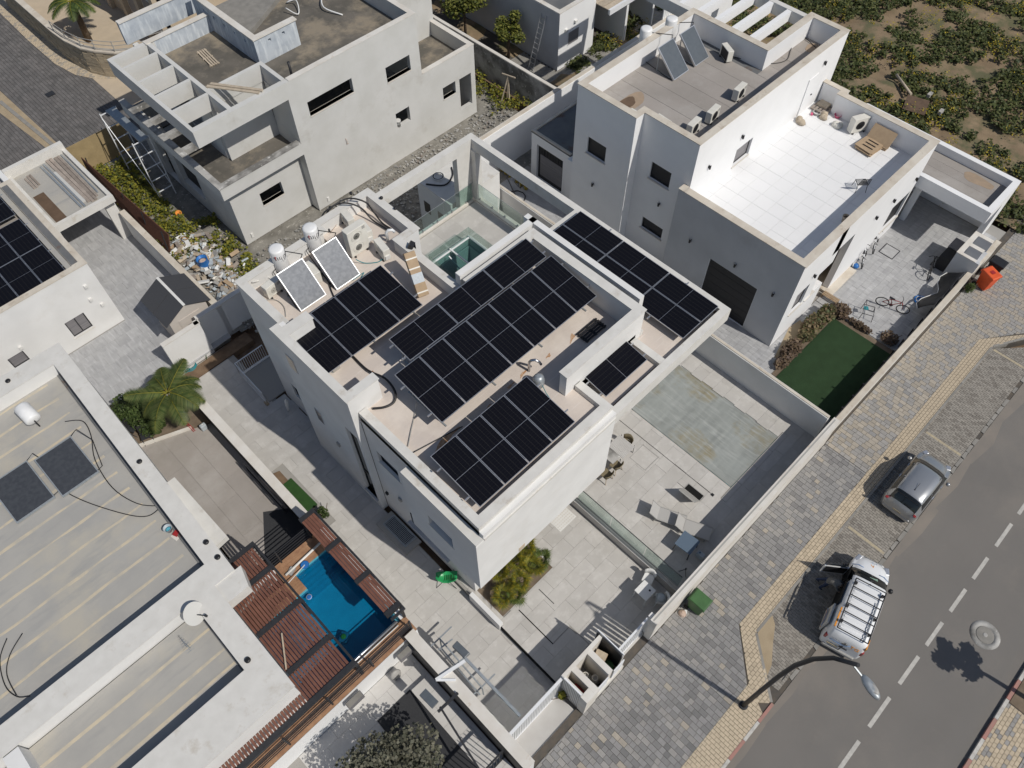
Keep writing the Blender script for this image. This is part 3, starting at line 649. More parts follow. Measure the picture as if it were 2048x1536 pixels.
# back terrace floor with an opening for the skylight
tf = MB()
SK = (14.18, 17.85, 16.35, 19.45)
for a, b in (((12.9, 15.25, 3.1), (14.18, 21.5, 3.33)), ((16.35, 15.25, 3.1), (18.85, 21.5, 3.33)), ((14.18, 15.25, 3.1), (16.35, 17.85, 3.33)), ((14.18, 19.45, 3.1), (16.35, 21.5, 3.33)), ((12.05, 15.25, 3.1), (12.9, 18.4, 3.33))): tf.box(a, b)
tf.build('terrace_floor', 'joint', mainh)
pavers(mainh, 'terrace_slab', [(12.07, 15.27), (18.5, 15.27), (18.5, 21.3), (12.92, 21.3), (12.92, 18.4), (12.07, 18.4)], 1.2, 1.2, 3.31, 3.35, .004, 'x', bond=0, mats=('terrace_tile',), limit=60, holes=(rect(14.0, 17.7, 16.5, 19.6),))
MB().box((18.5, 15.25, 3.33), (18.85, 21.5, 3.45)).box((12.95, 21.35, 3.33), (18.5, 21.5, 3.42)).build('terrace_kerb', 'pale_coping', mainh)
sk = MB(); sk.box((14.0, 19.45, 3.3), (16.5, 19.6, 3.75)).box((16.35, 17.7, 3.3), (16.5, 19.45, 3.75)).box((14.0, 17.7, 3.3), (14.15, 19.45, 3.75)); sk.build('skylight_kerb', 'white_plaster', mainh)
MB().box((14.15, 19.4, .6), (16.35, 19.45, 3.3)).box((16.3, 17.85, .6), (16.35, 19.4, 3.3)).box((14.15, 17.85, .6), (14.2, 19.4, 3.3)).box((14.2, 17.85, .55), (16.3, 19.4, .6)).build('stairwell_lining', 'white_plaster', mainh)
sf = MB(); sf.box((14.1, 17.95, 3.76), (16.4, 18.03, 3.83)).box((15.2, 17.9, 3.8), (15.27, 19.5, 3.86)).box((14.1, 19.4, 3.76), (16.4, 19.46, 3.82)); sf.beam((14.9, 19.2, 3.85), (14.9, 18.0, 3.3), .05, .05); sf.build('skylight_frame', 'white_metal', mainh)
MB().box((14.15, 18.05, 3.78), (15.19, 19.39, 3.79)).build('skylight_pane', 'sky_glass', mainh)
MB().box((15.28, 18.05, 3.78), (16.35, 19.39, 3.79)).build('skylight_pane', 'sky_glass', mainh)
for (a, b) in (((14.02, 19.52), (16.45, 19.52)), ((16.43, 17.75), (16.43, 19.5)), ((14.02, 17.75), (14.02, 19.5))):
    MB().box((a[0] - .006, a[1] - .006, 3.76), (b[0] + .006, b[1] + .006, 4.35)).build('skylight_balustrade', 'rail_glass', mainh)
# windows of the left wall
window(mainh, 'x', 5.84, 13.8, 14.5, .5, 5.55, -1, frame='black_plastic', label='tall narrow stair window with two black cross bars')
MB().box((5.8, 13.78, 1.95), (5.86, 14.5, 2.03)).box((5.8, 13.78, 4.95), (5.86, 14.5, 5.03)).build('transom', 'black_plastic', mainh)
MB().box((5.60, 13.72, .38), (5.9, 14.55, .45)).build('sill', 'grey_shade_plaster', mainh)
window(mainh, 'x', 6.1, 11.94, 13.12, 4.25, 5.15, -1, sill=.17)
window(mainh, 'x', 5.84, 8.71, 9.95, 4.25, 5.05, -1, sill=.24)
window(mainh, 'x', 6.32, 19.55, 19.98, 1.0, 1.95, -1)
wf = MB().box((5.672, 17.93 - .2, 6.7), (5.68, 17.75, 6.71)); 
MB().box((5.675, 17.2, 4.1), (5.69, 17.65, 4.6)) if 0 else None
for (y0, y1, z0, z1) in ((17.0, 17.45, 6.35, 7.15), (16.4, 16.75, 3.4, 4.2)):
    n = MB().box((5.66, y0 - .03, z0 - .03), (5.695, y1 + .03, z1 + .03)).build('window', 'grey_shade_plaster', mainh); MB().box((5.655, y0, z0), (5.665, y1, z1)).build('pane', 'glass_dark', n)
n = MB().box((5.925, 11.2, .9), (5.955, 11.8, 1.8)).build('window', 'dark_metal', mainh); MB().box((5.918, 11.24, .94), (5.926, 11.76, 1.76)).build('pane', 'glass_dark', n)
MB().box((5.80, 9.6, .72), (5.95, 12.0, .78)).build('sill', 'grey_shade_plaster', mainh)
window(mainh, 'y', 9.4, 8.2, 11.6, .02, 2.4, -1, mull=3)
window(mainh, 'y', 9.7, 12.6, 15.5, .52, 2.9, -1, mull=3); window(mainh, 'y', 9.7, 12.9, 15.4, 3.6, 5.8, -1, mull=2)
window(mainh, 'y', 15.15, 12.6, 15.2, 3.4, 5.7, 1, mull=2); window(mainh, 'x', 16.05, 10.5, 14.5, .52, 2.9, 1, mull=3)
for y, z in ((15.6, 2.6), (12.2, 2.2)):
    MB().box((5.60 if y > 14 else 5.87, y, z), (5.68 if y > 14 else 5.95, y + .16, z + .22)).build('wall_light', 'vent_grey', mainh)
MB().box((5.86, 13.2, 1.35), (5.95, 13.32, 1.5)).build('camera_dome', 'black_plastic', mainh)
# chrome flue pipes, dark patch on the roof
MB().tube([(11.42, 10.78, ZR), (11.42, 10.78, 7.55), (11.46, 10.72, 7.68), (11.55, 10.62, 7.72), (11.64, 10.5, 7.62), (11.68, 10.45, 7.48)], .05, 8).build('flue_pipe', 'steel', mainh)
MB().tube([(11.9, 19.2, ZR), (11.9, 19.2, 7.5), (11.98, 19.14, 7.62), (12.1, 19.05, 7.62), (12.16, 19.0, 7.5)], .06, 8).build('flue_pipe', 'white_metal', mainh)
for i, (x, y, a, b, r) in enumerate([(7.25, 14.55, .22, .1, .5), (6.95, 14.35, .16, .1, .2), (7.5, 10.8, .5, .09, .1), (7.95, 10.6, .3, .1, .3), (7.1, 10.75, .2, .08, .2), (13.6, 10.7, .22, .07, .5), (12.4, 10.75, .12, .05, .2), (8.0, 12.5, .2, .06, .8), (10.5, 10.8, .18, .04, .1), (11.2, 10.85, .2, .05, .2), (9.4, 10.7, .15, .05, 0)]):
    pts = []
    for k in range(14):
        t = k / 14 * 6.283; rr = 1 + .35 * math.sin(3 * t + i) + random.uniform(-.2, .2); px, py = a * math.cos(t) * rr, b * math.sin(t) * rr
        pts.append((x + px * math.cos(r) - py * math.sin(r), y + px * math.sin(r) + py * math.cos(r)))
    MB().prism(pts, ZR - .01, ZR + .003 + i * .0002).build('rust_stain', 'rust_stain', mainh)
MB().box((6.32, 14.0, ZR), (6.9, 14.35, ZR + .006)).build('roof_patch', 'brown_strip', mainh) if 0 else None
MB().lathe([(.13, 0), (.13, .004)], (15.5, 8.9, 6.617), n=12).build('roof_drain', 'void', mainh) if 0 else None

# roof light cable sensors on the coping
for i, p in enumerate(((12.2, 21.77, 7.65), (11.09, 21.7, 7.65), (12.91, 20.68, 7.65), (12.93, 19.82, 7.65))):
    MB().lathe([(.05, 0), (.07, .04), (.07, .09), (.04, .12)], (p[0], p[1], 7.635), n=10).build('camera_dome', 'black_plastic', mainh)

# ------------------------------------------------------------------ solar arrays (frames, glass, rails)
def pv_panel(parent, o, u, v, w, h):    # o = corner, u, v = unit vectors; w across, h along
    o, u, v = Vector(o), Vector(u), Vector(v); n = u.cross(v).normalized()
    if n.z < 0: n = -n
    f = MB(); t = .018; g = .012
    def q(a, b, c, d, z0, z1):
        P = lambda s, r, z: o + u * s + v * r + n * z
        f.add([P(a, b, z0), P(c, b, z0), P(c, d, z0), P(a, d, z0), P(a, b, z1), P(c, b, z1), P(c, d, z1), P(a, d, z1)], [(0, 3, 2, 1), (4, 5, 6, 7), (0, 1, 5, 4), (1, 2, 6, 5), (2, 3, 7, 6), (3, 0, 4, 7)])
    q(g, g, w - g, g + t, -.035, .003); q(g, h - g - t, w - g, h - g, -.035, .003); q(g, g + t, g + t, h - g - t, -.035, .003); q(w - g - t, g + t, w - g, h - g - t, -.035, .003)
    o1 = f.build('solar_panel', 'alu', parent)
    me = MB(); P = lambda s, r, z: o + u * s + v * r + n * z
    a = g + t
    for k, (b0, b1) in enumerate(((a, h / 2 - .006), (h / 2 + .006, h - a))):
        me.add([P(a, b0, 0), P(w - a, b0, 0), P(w - a, b1, 0), P(a, b1, 0)], [(0, 1, 2, 3)])
    me.add([P(a, h / 2 - .006, -.001), P(w - a, h / 2 - .006, -.001), P(w - a, h / 2 + .006, -.001), P(a, h / 2 + .006, -.001)], [(0, 1, 2, 3)], 1)
    me.add([P(a, a, -.03), P(w - a, a, -.03), P(w - a, h - a, -.03), P(a, h - a, -.03)], [(3, 2, 1, 0)], 2)
    o2 = me.build('cells', ['pv_cells', 'alu', 'black_plastic'], o1); uv = o2.data.uv_layers.new(name='UVMap')
    for p in o2.data.polygons:
        for li, c in zip(p.loop_indices, ((0, 0), (1, 0), (1, .5), (0, .5))): uv.data[li].uv = (c[0], c[1] + (.5 if p.index == 1 else 0))
    return o1
def solar_array(label, x0, x1, y0, y1, z0, z1, n, orient='v', z_roof=ZR, rails=True, legs=True, group='solar arrays on the roof of the middle house', rows=1):
    t = thing('solar_array', label, 'solar array', ((x0 + x1) / 2, (y0 + y1) / 2, z_roof)); t['group'] = group
    c = Vector(t.location)
    L = math.hypot(y1 - y0, z1 - z0); u = Vector((1, 0, 0)); v = Vector((0, y1 - y0, z1 - z0)) / L; w = (x1 - x0) / n
    for r in range(rows):
        for k in range(n):
            o = Vector((x0 + k * w, y0, z0)) + v * (L / rows * r) - c
            if orient == 'v': pv_panel(t, o, u, v, w, L / rows)
            else: pv_panel(t, o + v * (L / rows), -v, u, L / rows, w)
    if rails:
        m = MB()
        for fr in (.22, .78):
            p = Vector((x0 - .16, y0, z0)) + v * (L * fr) - c - Vector((0, 0, .075)); m.beam(p, p + Vector((x1 - x0 + .32, 0, 0)), .045, .06)
        m.build('rail', 'alu', t)
    if legs:
        nl = max(2, n // 2 + 1)
        for k in range(nl):
            m = MB(); x = x0 + .3 + (x1 - x0 - .6) * k / (nl - 1)
            for fr in (.2, .8):
                p = Vector((x, y0, z0)) + v * (L * fr); m.beam((p.x - c.x, p.y - c.y, 0), (p.x - c.x, p.y - c.y, p.z - .1 - c.z), .04, .04)
            m.beam((x - c.x, y0 - c.y + .2, .03), (x - c.x, y1 - c.y - .2, .03), .05, .05); m.build('leg', 'galvanised', t)
    return t
solar_array('four-panel solar row on the villa roof just below the two water heaters', 6.12, 10.55, 15.46, 17.86, 7.42, 7.74, 4)
solar_array('long front row of seven black solar panels across the middle of the villa roof', 7.49, 15.17, 10.96, 13.33, 7.83, 8.2, 7)
solar_array('three long panels laid sideways behind the seven-panel row', 8.25, 15.0, 13.38, 14.5, 8.2, 8.38, 3, 'u')
solar_array('four black solar panels at the front corner of the villa roof', 6.42, 10.85, 8.03, 10.36, 7.42, 7.74, 4)
solar_array('six-panel array of three panels by two on the right carport slab of the villa', 16.42, 18.58, 7.78, 14.85, 7.02, 7.08, 2, 'v', 6.6, rows=3)
solar_array('lone solar panel behind the white upstand on the lower front slab', 12.56, 14.83, 8.12, 9.18, 6.95, 7.12, 1, 'u', 6.6)

# ------------------------------------------------------------------ RIGHT HOUSE (white terrace box, taller block behind)
rh = thing('house', 'white villa on the right with a large white-tiled roof terrace and grey shaded side wall', 'house')
w2 = MB(); G = 5.55; TF = 4.45; UZ = 7.9
# terrace box
wall(w2, 'x', 23.98, 24.28, 6.99, 13.64, 0, G, [(8.57, 11.22, .02, 2.84)])
wall(w2, 'y', 6.99, 7.29, 24.28, 26.95, 0, G, [(24.66, 25.66, 1.78, 3.15), (26.4, 27.5, 1.7, 3.15)])
w2.box((26.95, 6.62, 0), (27.35, 7.29, G)) if 0 else None
wall(w2, 'y', 6.99, 7.29, 26.95, 35.1, TF - .5, G)
wall(w2, 'y', 6.99, 7.29, 28.9, 30.9, 0, TF - .5); wall(w2, 'y', 6.99, 7.29, 26.95, 28.9, 0, TF - .5) if 0 else None
wall(w2, 'y', 7.9, 8.15, 26.95, 30.9, 0, TF - .5, [(28.2, 29.6, 0, 2.4)])
wall(w2, 'x', 26.7, 26.95, 7.29, 7.9, 0, TF - .5); wall(w2, 'x', 30.9, 31.15, 7.29, 7.9, 0, TF - .5) 
wall(w2, 'y', 6.99, 7.29, 30.9, 35.1, 0, TF - .5, [(33.2, 34.9, .9, 2.6)])
wall(w2, 'x', 34.8, 35.1, 7.29, 12.0, 0, G)
w2.box((34.8, 12.0, 0), (35.4, 12.3, G)); wall(w2, 'x', 35.15, 35.4, 12.3, 13.3, 0, G)
# taller block
wall(w2, 'x', 24.38, 24.66, 13.35, 16.4, 0, UZ, [(14.43, 15.58, 4.74, 5.68), (14.25, 15.53, 1.56, 2.26)])
wall(w2, 'x', 23.82, 24.1, 16.4, 19.85, 0, UZ, [(17.84, 19.0, 4.53, 5.46)])
w2.box((24.1, 16.4, 0), (24.66, 16.66, UZ))
wall(w2, 'y', 13.35, 13.63, 24.66, 36.05, TF - .5, UZ, [(27.1, 28.7, 4.6, 5.7), (33.3, 34.1, TF, 6.6)]) if 0 else wall(w2, 'y', 13.35, 13.63, 24.66, 36.05, TF - .5, UZ, [(27.9, 29.2, 4.55, 5.55)])
wall(w2, 'y', 19.57, 19.85, 24.1, 31.95, 0, UZ)
wall(w2, 'x', 31.95, 32.25, 15.2, 19.85, 0, UZ)
wall(w2, 'y', 15.2, 15.5, 32.25, 35.75, 0, UZ)
wall(w2, 'x', 35.77, 36.05, 13.63, 15.5, 0, UZ)
# low room at the back
wall(w2, 'x', 24.45, 24.7, 20.75, 23.3, 0, 2.95, [(21.0, 22.9, .05, 2.35)])
w2.box((24.7, 23.05, 0), (31, 23.3, 2.95)).box((24.45, 20.5, 0), (24.7, 20.75, 2.95))
w2.box((24.2, 19.85, 0), (24.5, 20.5, 2.95))
w2.build('wall', 'bright_plaster', rh)
shd = MB()                                   # grey skin over white plaster: the side wall's shade put into its colour
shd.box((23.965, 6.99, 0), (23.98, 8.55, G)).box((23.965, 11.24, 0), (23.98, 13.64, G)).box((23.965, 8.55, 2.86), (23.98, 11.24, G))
shd.build('side_shade_skin', 'grey_shade_plaster', rh)
r2 = MB().box((24.28, 7.29, TF - .3), (34.8, 13.35, TF - .02)).box((34.8, 12.3, TF - .3), (35.15, 13.35, TF - .02)); r2.build('terrace_deck', 'white_joint', rh)
pavers(rh, 'roof_tile', rect(24.28, 7.29, 34.8, 13.35), .8, .8, TF - .03, TF, .008, 'x', bond=0, mats=('white_tile',), limit=200)
MB().box((34.8, 12.3, TF - .03), (35.15, 13.35, TF)).build('roof_tile', 'white_tile', rh)
UR = 6.85
r3 = MB().prism([(24.66, 13.63), (35.77, 13.63), (35.77, 15.2), (31.95, 15.2), (31.95, 19.57), (24.1, 19.57), (24.1, 16.66), (24.66, 16.66)], UR - .3, UR - .02); r3.build('roof', 'bitumen_dark', rh)
x = 24.1
while x < 35.7:                              # bituminous sheets, one metre wide
    x1 = min(x + .98, 35.76); ya = 16.66 if x < 24.6 else 13.64; yb = 19.56 if x1 < 31.95 else 15.19
    if x1 - x > .1: MB().box((x + .006, ya, UR - .02), (x1 - .006, yb, UR + random.uniform(0, .006))).build('roofing_sheet', 'bitumen', rh)
    x = x1 if abs(x - 24.1) > .01 else 24.68
    if x1 >= 35.7: break
c2 = MB()
cap_line(c2, [(23.94, 6.94, 24.31, 13.35), (24.31, 6.94, 35.13, 7.32), (34.77, 7.32, 35.13, 11.97), (34.77, 11.97, 35.43, 12.33), (35.12, 12.33, 35.43, 13.33), (23.94, 13.33, 24.36, 13.66)], G, 0)
cap_line(c2, [(24.35, 13.32, 36.08, 13.66), (24.35, 13.66, 24.69, 16.38), (23.79, 16.38, 24.69, 16.69), (23.79, 16.69, 24.13, 19.54), (23.79, 19.54, 32.28, 19.88), (31.92, 15.53, 32.28, 19.54), (31.92, 15.17, 36.08, 15.53), (35.74, 13.66, 36.08, 15.17)], UZ, 0)
c2.build('coping', 'beige_coping', rh)
MB().box((24.42, 20.5, 2.93), (31, 23.33, 2.98)).build('low_roof', 'bitumen_dark', rh)
MB().box((24.45, 20.55, 2.98), (24.6, 23.3, 3.05)).box((24.6, 23.15, 2.98), (31, 23.3, 3.05)).build('low_parapet', 'beige_coping', rh)
# garage door and other closures
gd = MB().box((24.05, 8.57, .02), (24.1, 11.22, 2.84)).build('garage_door', 'charcoal_panel', rh)
for k in range(6): MB().box((24.043, 8.57, .06 + k * .465), (24.05, 11.22, .06 + k * .465 + .44)).build('panel', 'charcoal_panel', gd)
window(rh, 'x', 24.5, 14.43, 15.58, 4.74, 5.68, -1, glass='charcoal_panel', sill=.2); window(rh, 'x', 24.5, 14.25, 15.53, 1.56, 2.26, -1, glass='charcoal_panel', sill=.2)
window(rh, 'x', 23.94, 17.84, 19.0, 4.53, 5.46, -1, glass='charcoal_panel', sill=.2)
window(rh, 'y', 7.13, 24.66, 25.66, 1.78, 3.15, -1, glass='shutter_grey', sill=.2); window(rh, 'y', 7.13, 26.4, 27.5, 1.7, 3.15, -1, glass='shutter_grey', sill=.2) if 0 else window(rh, 'y', 7.13, 25.95, 26.7, 1.75, 3.15, -1, glass='shutter_grey', sill=.2)
window(rh, 'y', 7.13, 33.2, 34.9, .9, 2.6, -1, glass='charcoal_panel', sill=.2); window(rh, 'y', 13.5, 27.9, 29.2, 4.55, 5.55, -1, glass='shutter_grey', sill=.2)
n = MB().box((24.6, 21.0, .05), (24.64, 22.9, 2.35)).build('sliding_door', 'charcoal_panel', rh); MB().box((24.585, 21.15, .3), (24.6, 22.75, 1.7)).build('mesh_screen', 'shutter_grey', n)
for k in range(9): MB().box((24.57, 21.05 + k * .2, 1.75), (24.6, 21.15 + k * .2, 2.3)).build('slat', 'black_plastic', n)
n = MB().box((33.35, 13.3, TF), (34.15, 13.345, 6.55)).build('door', 'bright_plaster', rh); MB().box((34.0, 13.25, 5.4), (34.08, 13.3, 5.44)).build('handle', 'dark_metal', n)
MB().box((28.2, 8.0, .02), (29.6, 8.05, 2.4)).build('front_door', 'charcoal_panel', rh)
# entrance canopy frame
MB().box((26.95, 6.6, TF - .65), (35.1, 6.98, TF - .5)).build('canopy', 'bright_plaster', rh) if 0 else None
MB().box((27.0, 7.88, .1), (30.9, 7.9, TF - .6)).build('porch_wall_panel', 'sand_plaster', rh) if 0 else MB().box((26.96, 7.87, .2), (30.89, 7.9, TF - .5)).build('porch_render', 'sand_plaster', rh)
ww = thing  # wall lights: black cylinders shining up and down
def wall_light(p, d, host=rh):
    m = MB(); m.lathe([(.045, -.11), (.05, -.1), (.05, .1), (.045, .11)], (p[0] + d[0] * .08, p[1] + d[1] * .08, p[2]), n=10); o = m.build('wall_light', 'black_plastic', host)
    MB().cbox((p[0] + d[0] * .02, p[1] + d[1] * .02, p[2]), (.08 if d[0] == 0 else .05, .08 if d[1] == 0 else .05, .12)).build('bracket', 'dark_metal', o)
    MB().lathe([(.04, .11), (.04, .115)], (p[0] + d[0] * .08, p[1] + d[1] * .08, p[2]), n=10).build('lens', 'alu', o)
for y, z, xx in ((12.42, 3.18, 23.965), (9.92, 3.44, 23.965), (7.79, 3.2, 23.965), (14.73, 3.64, 24.38), (18.39, 2.89, 23.82)): wall_light((xx, y, z), (-1, 0))
for x, z in ((25.62, 3.75), (30.9, 3.6), (32.5, 3.6), (34.6, 3.6)): wall_light((x, 6.99, z), (0, -1))
wall_light((28.9, 7.87, 3.3), (0, -1))
for x, z in ((25.6, 6.0), (28.0, 6.3), (34.4, 7.0)): wall_light((x, 13.35, z), (0, -1))
# carport of the right house
cpz = MB(); cpz.box((35.42, 3.3, 2.55), (38.55, 3.6, 3.25)).box((35.42, 3.6, 2.55), (35.72, 6.98, 3.25)).box((38.25, 3.6, 2.55), (38.55, 11.9, 3.25)).box((35.72, 3.6, 2.6), (38.25, 11.9, 2.8)).box((35.42, 6.98, 2.55), (35.7, 11.9, 3.25)).box((35.7, 11.6, 2.8), (38.25, 11.9, 3.25))
cpz.box((36.0, 6.7, 0), (36.3, 7.0, 2.6)).box((38.25, 3.3, 0), (38.55, 11.9, 2.55)).box((35.72, 11.6, 0), (38.25, 11.9, 2.6)).box((35.42, 3.3, 0), (35.62, 3.7, 2.55)) if 0 else cpz.box((35.9, 6.75, 0), (36.2, 7.05, 2.55)).box((38.25, 3.6, 0), (38.55, 11.9, 2.55)).box((37.3, 3.3, 0), (38.55, 3.6, 2.55)).box((35.72, 11.6, 0), (38.25, 11.9, 2.6))
cpz.build('carport', 'bright_plaster', rh)
for k in range(4):
    x = 35.74 + k * .63; MB().box((x, 3.62, 2.8), (x + .62, 11.58, 2.815)).build('roofing_sheet', 'bitumen', rh)
for (cx, cy, a, b, z, nm) in ((25.55, 18.1, .95, .42, UR + .008, 'wet_halo'), (25.4, 18.2, .62, .3, UR + .012, 'wet_stain'), (24.9, 14.2, .3, .6, UR + .01, 'wet_stain'), (35.2, 14.3, .4, .5, UR + .01, 'wet_halo'), (37.7, 4.9, .34, .75, 2.82, 'wet_halo')):
    pts = [(cx + a * math.cos(t) * (1 + .15 * math.sin(3 * t) + random.uniform(-.07, .07)), cy + b * math.sin(t) * (1.2 + .2 * math.cos(2 * t) + random.uniform(-.07, .07))) for t in [k / 18 * 6.283 for k in range(18)]]
    MB().prism(pts, z - .02, z).build('water_stain', nm, rh)
# concrete pergola behind
pg = thing('concrete_pergola', 'white concrete pergola of parallel beams behind the right villa roof', 'pergola', (34, 18, 0)); pgp = MB()
pgp.box((32.25 - 34, 15.55 - 18, 7.55), (32.27 - 34, 15.56 - 18, 7.56))
MB().box((35.55 - 34, 15.53 - 18, 7.3), (35.85 - 34, 24 - 18, 7.88)).box((32.26 - 34, 23.7 - 18, 7.3), (35.55 - 34, 24 - 18, 7.88)).build('frame', 'cap_plaster', pg)
for k in range(7):
    y = 16.3 + k * 1.05; MB().box((32.26 - 34, y - 18, 7.35), (35.55 - 34, y + .25 - 18, 7.86)).build('beam', 'bright_plaster', pg)
MB().box((32.0 - 34, 19.9 - 18, 7.3), (32.25 - 34, 24 - 18, 7.88)).build('frame', 'cap_plaster', pg)
MB().box((35.55 - 34, 20.4 - 18, 0), (35.85 - 34, 20.7 - 18, 7.3)).build('column', 'bright_plaster', pg)

# right yard
MB().prism([(21.1, 2.5), (39, 2.5), (39, 12), (31, 24), (21.1, 24)], -.6, -.04).build('right_yard', 'joint', kind=S)
ry = bpy.data.objects['right_yard']
pavers(ry, 'tile', [(27.95, 2.65), (38.2, 2.65), (38.2, 11.6), (35.4, 11.6), (35.4, 7), (27.95, 7)], .3, .6, -.04, 0, .006, 'x', mats=('yard_tile',), limit=290)
pavers(ry, 'side_tile', [(21.25, 6.05), (23.98, 6.05), (27.9, 6.05), (27.9, 7.0), (23.98, 7.0), (23.98, 13.6), (24.3, 13.6), (23.8, 24), (21.4, 24), (21.4, 9)], .3, .6, -.04, 0, .006, 'x', mats=('yard_tile',), limit=290)
MB().box((22.75, 2.65, -.05), (27.9, 6.0, -.015)).build('turf_bed', 'dirt_shade', ry)
MB().box((22.6, 2.65, -.03), (27.6, 5.75, .012)).build('artificial_turf', 'turf', ry)
MB().box((28.65, 6.6, 0), (30.95, 7.85, .12)).build('entrance_step', 'beige_coping', ry)
yh = MB()
MB().box((33.01, 5.75, 0), (33.81, 6.52, .012)).build('yard_hatch', 'yard_tile', ry)
for a, b in (((33.0, 5.74), (33.82, 5.78)), ((33.0, 6.49), (33.82, 6.53)), ((33.0, 5.78), (33.04, 6.49)), ((33.78, 5.78), (33.82, 6.49))): yh.box((*a, .0), (*b, .02))
yh.build('hatch_frame', 'dark_metal', ry)
MB().prism([(25.58, 6.97, 0)[:2], (26.35, 6.86, 0)[:2], (26, 6, 0)[:2], (24.19, 5.97, 0)[:2], (23.57, 6.44, 0)[:2]], -.02, .006).build('sand_patch', 'sand', ry, kind='stuff')

# ------------------------------------------------------------------ boundary walls
def bwall(label, pts, t, z0, z1, m='white_plaster', cap='beige_coping', ov=.03, name='boundary_wall', group=None):
    """wall along a polyline, t = thickness to the left of the direction"""
    o = thing(name, label, 'wall', (pts[0][0], pts[0][1], z0), group=group); b = MB(); c = MB(); ox, oy = pts[0]
    for (xa, ya), (xb, yb) in zip(pts, pts[1:]):
        d = Vector((xb - xa, yb - ya)).normalized(); p = Vector((-d.y, d.x)); A_ = Vector((xa - ox, ya - oy)); B_ = Vector((xb - ox, yb - oy))
        b.prism([tuple(A_), tuple(B_), tuple(B_ + p * t), tuple(A_ + p * t)], 0, z1 - z0 - .04)
        c.prism([tuple(A_ - p * ov), tuple(B_ - p * ov), tuple(B_ + p * (t + ov)), tuple(A_ + p * (t + ov))], z1 - z0 - .04, z1 - z0)
    b.build('wall', m, o); c.build('coping', cap, o); return o
wl_ = bwall('long white street wall with a dark stripe along its top, beside the grey pavement', [(9.3, 2.22), (21.3, 2.22)], .26, -.3, 1.95, 'pale_coping', 'pale_coping', .01)
MB().box((.05, .14, 2.245), (11.9, .20, 2.253)).build('cap_stripe', 'vent_grey', wl_)  # thin dark grey stripe laid along the wall top
bwall('white party wall with beige coping between the middle patio and the right lawn', [(21.1, 2.62), (21.1, 24.0)][::-1], -.2, -.3, 2.15, 'white_plaster', 'beige_coping', .04)
rw = bwall('cream-topped street wall with a black slatted fence behind it, in front of the right yard', [(21.3, 2.3), (36.9, 2.3)], .2, -.3, .95, 'pale_coping', 'beige_coping', .03)
for k in range(14):
    x = .4 + k * .86
    if x < 11.4: MB().box((x, .21, .45), (x + .8, .25, 1.42)).build('fence_panel', 'charcoal_panel', rw)
for k in range(14): MB().box((.35 + k * .86, .26, .9), (.42 + k * .86, .32, 1.5)).build('fence_post', 'black_plastic', rw)
bwall('long pale back wall with a wide beige coping between the unfinished house and the right villa', [(19.0, 22.3), (21.3, 22.3), (21.3, 24.2), (25.2, 24.2), (38, 24.2)][2:], .3, -.3, 2.75, 'bright_plaster', 'beige_coping', .04) if 0 else None

# ------------------------------------------------------------------ UNFINISHED HOUSE (upper left)
uh = thing('unfinished_house', 'unfinished grey-white concrete villa with empty window openings and open roof beams', 'house')
F = 29.41
a_ = MB()
wall(a_, 'y', F, F + .25, 14.4, 22.3, 0, 7.85, [(15.3, 17.97, 5.6, 6.37), (20.04, 21.63, 5.05, 5.9), (20.23, 21.18, 2.12, 3.02)])
wall(a_, 'y', F, F + .25, 22.3, 26.07, 0, 4.42, [(23.62, 24.56, 2.15, 2.88), (24.86, 25.75, .78, 2.82)])
wall(a_, 'x', 14.4, 14.65, F + .25, 38, 0, 4.5); wall(a_, 'x', 14.4, 14.65, F + .25, 31.4, 4.5, 7.0)
wall(a_, 'x', 22.05, 22.3, F + .25, 38, 3.6, 7.85); wall(a_, 'x', 25.82, 26.07, F + .25, 33, 0, 4.42)
wall(a_, 'y', 32.75, 33.0, 22.3, 26.07, 3.6, 9.2); wall(a_, 'x', 25.82, 26.07, 33, 40, 0, 9.2)
# lower-left bay
wall(a_, 'y', 30.05, 30.3, 10.17, 14.4, 0, 3.8, [(11.74, 13.04, 1.72, 2.5)])
wall(a_, 'x', 10.17, 10.42, 30.3, 39, 0, 3.8, [(33.4, 35.6, .9, 2.9), (36.4, 37.6, .1, 2.4)])
wall(a_, 'y', 38.7, 38.95, 10.4, 15, 0, 3.8, [(11.2, 13.5, .8, 2.6)])
a_.box((9.72, F, 3.8), (14.4, F + .27, 4.5)).box((9.72, F + .27, 3.8), (9.97, 38.7, 4.5))
wall(a_, 'y', 31.45, 31.7, 11.55, 14.4, 3.9, 7.0, [(12.4, 13.2, 5.9, 6.2)]); wall(a_, 'x', 11.5, 11.75, 31.7, 38.5, 3.9, 7.0, [(33, 36, 4.0, 6.2)])
a_.build('wall', 'raw_plaster', uh)
MB().box((9.97, F + .27, 3.7), (14.4, 31.45, 3.9)).box((9.97, 31.45, 3.7), (11.5, 35.2, 3.9)).box((22.3, F + .25, 3.4), (25.82, 32.75, 3.6)).box((10.42, 30.3, -.02), (14.4, 38.7, .02)).box((14.65, F + .25, 2.9), (22.05, 38, 3.1)).build('floor_slab', 'dark_screed', uh)
MB().box((14.65, 31.4, 6.6), (22.05, 37.6, 7.0)).box((11.75, 31.7, 6.6), (14.65, 37.6, 7.0)).build('roof', 'dark_screed', uh)
MB().box((14.65, F + .25, 6.85), (22.05, 31.4, 7.0)).build('roof', 'dark_screed', uh)
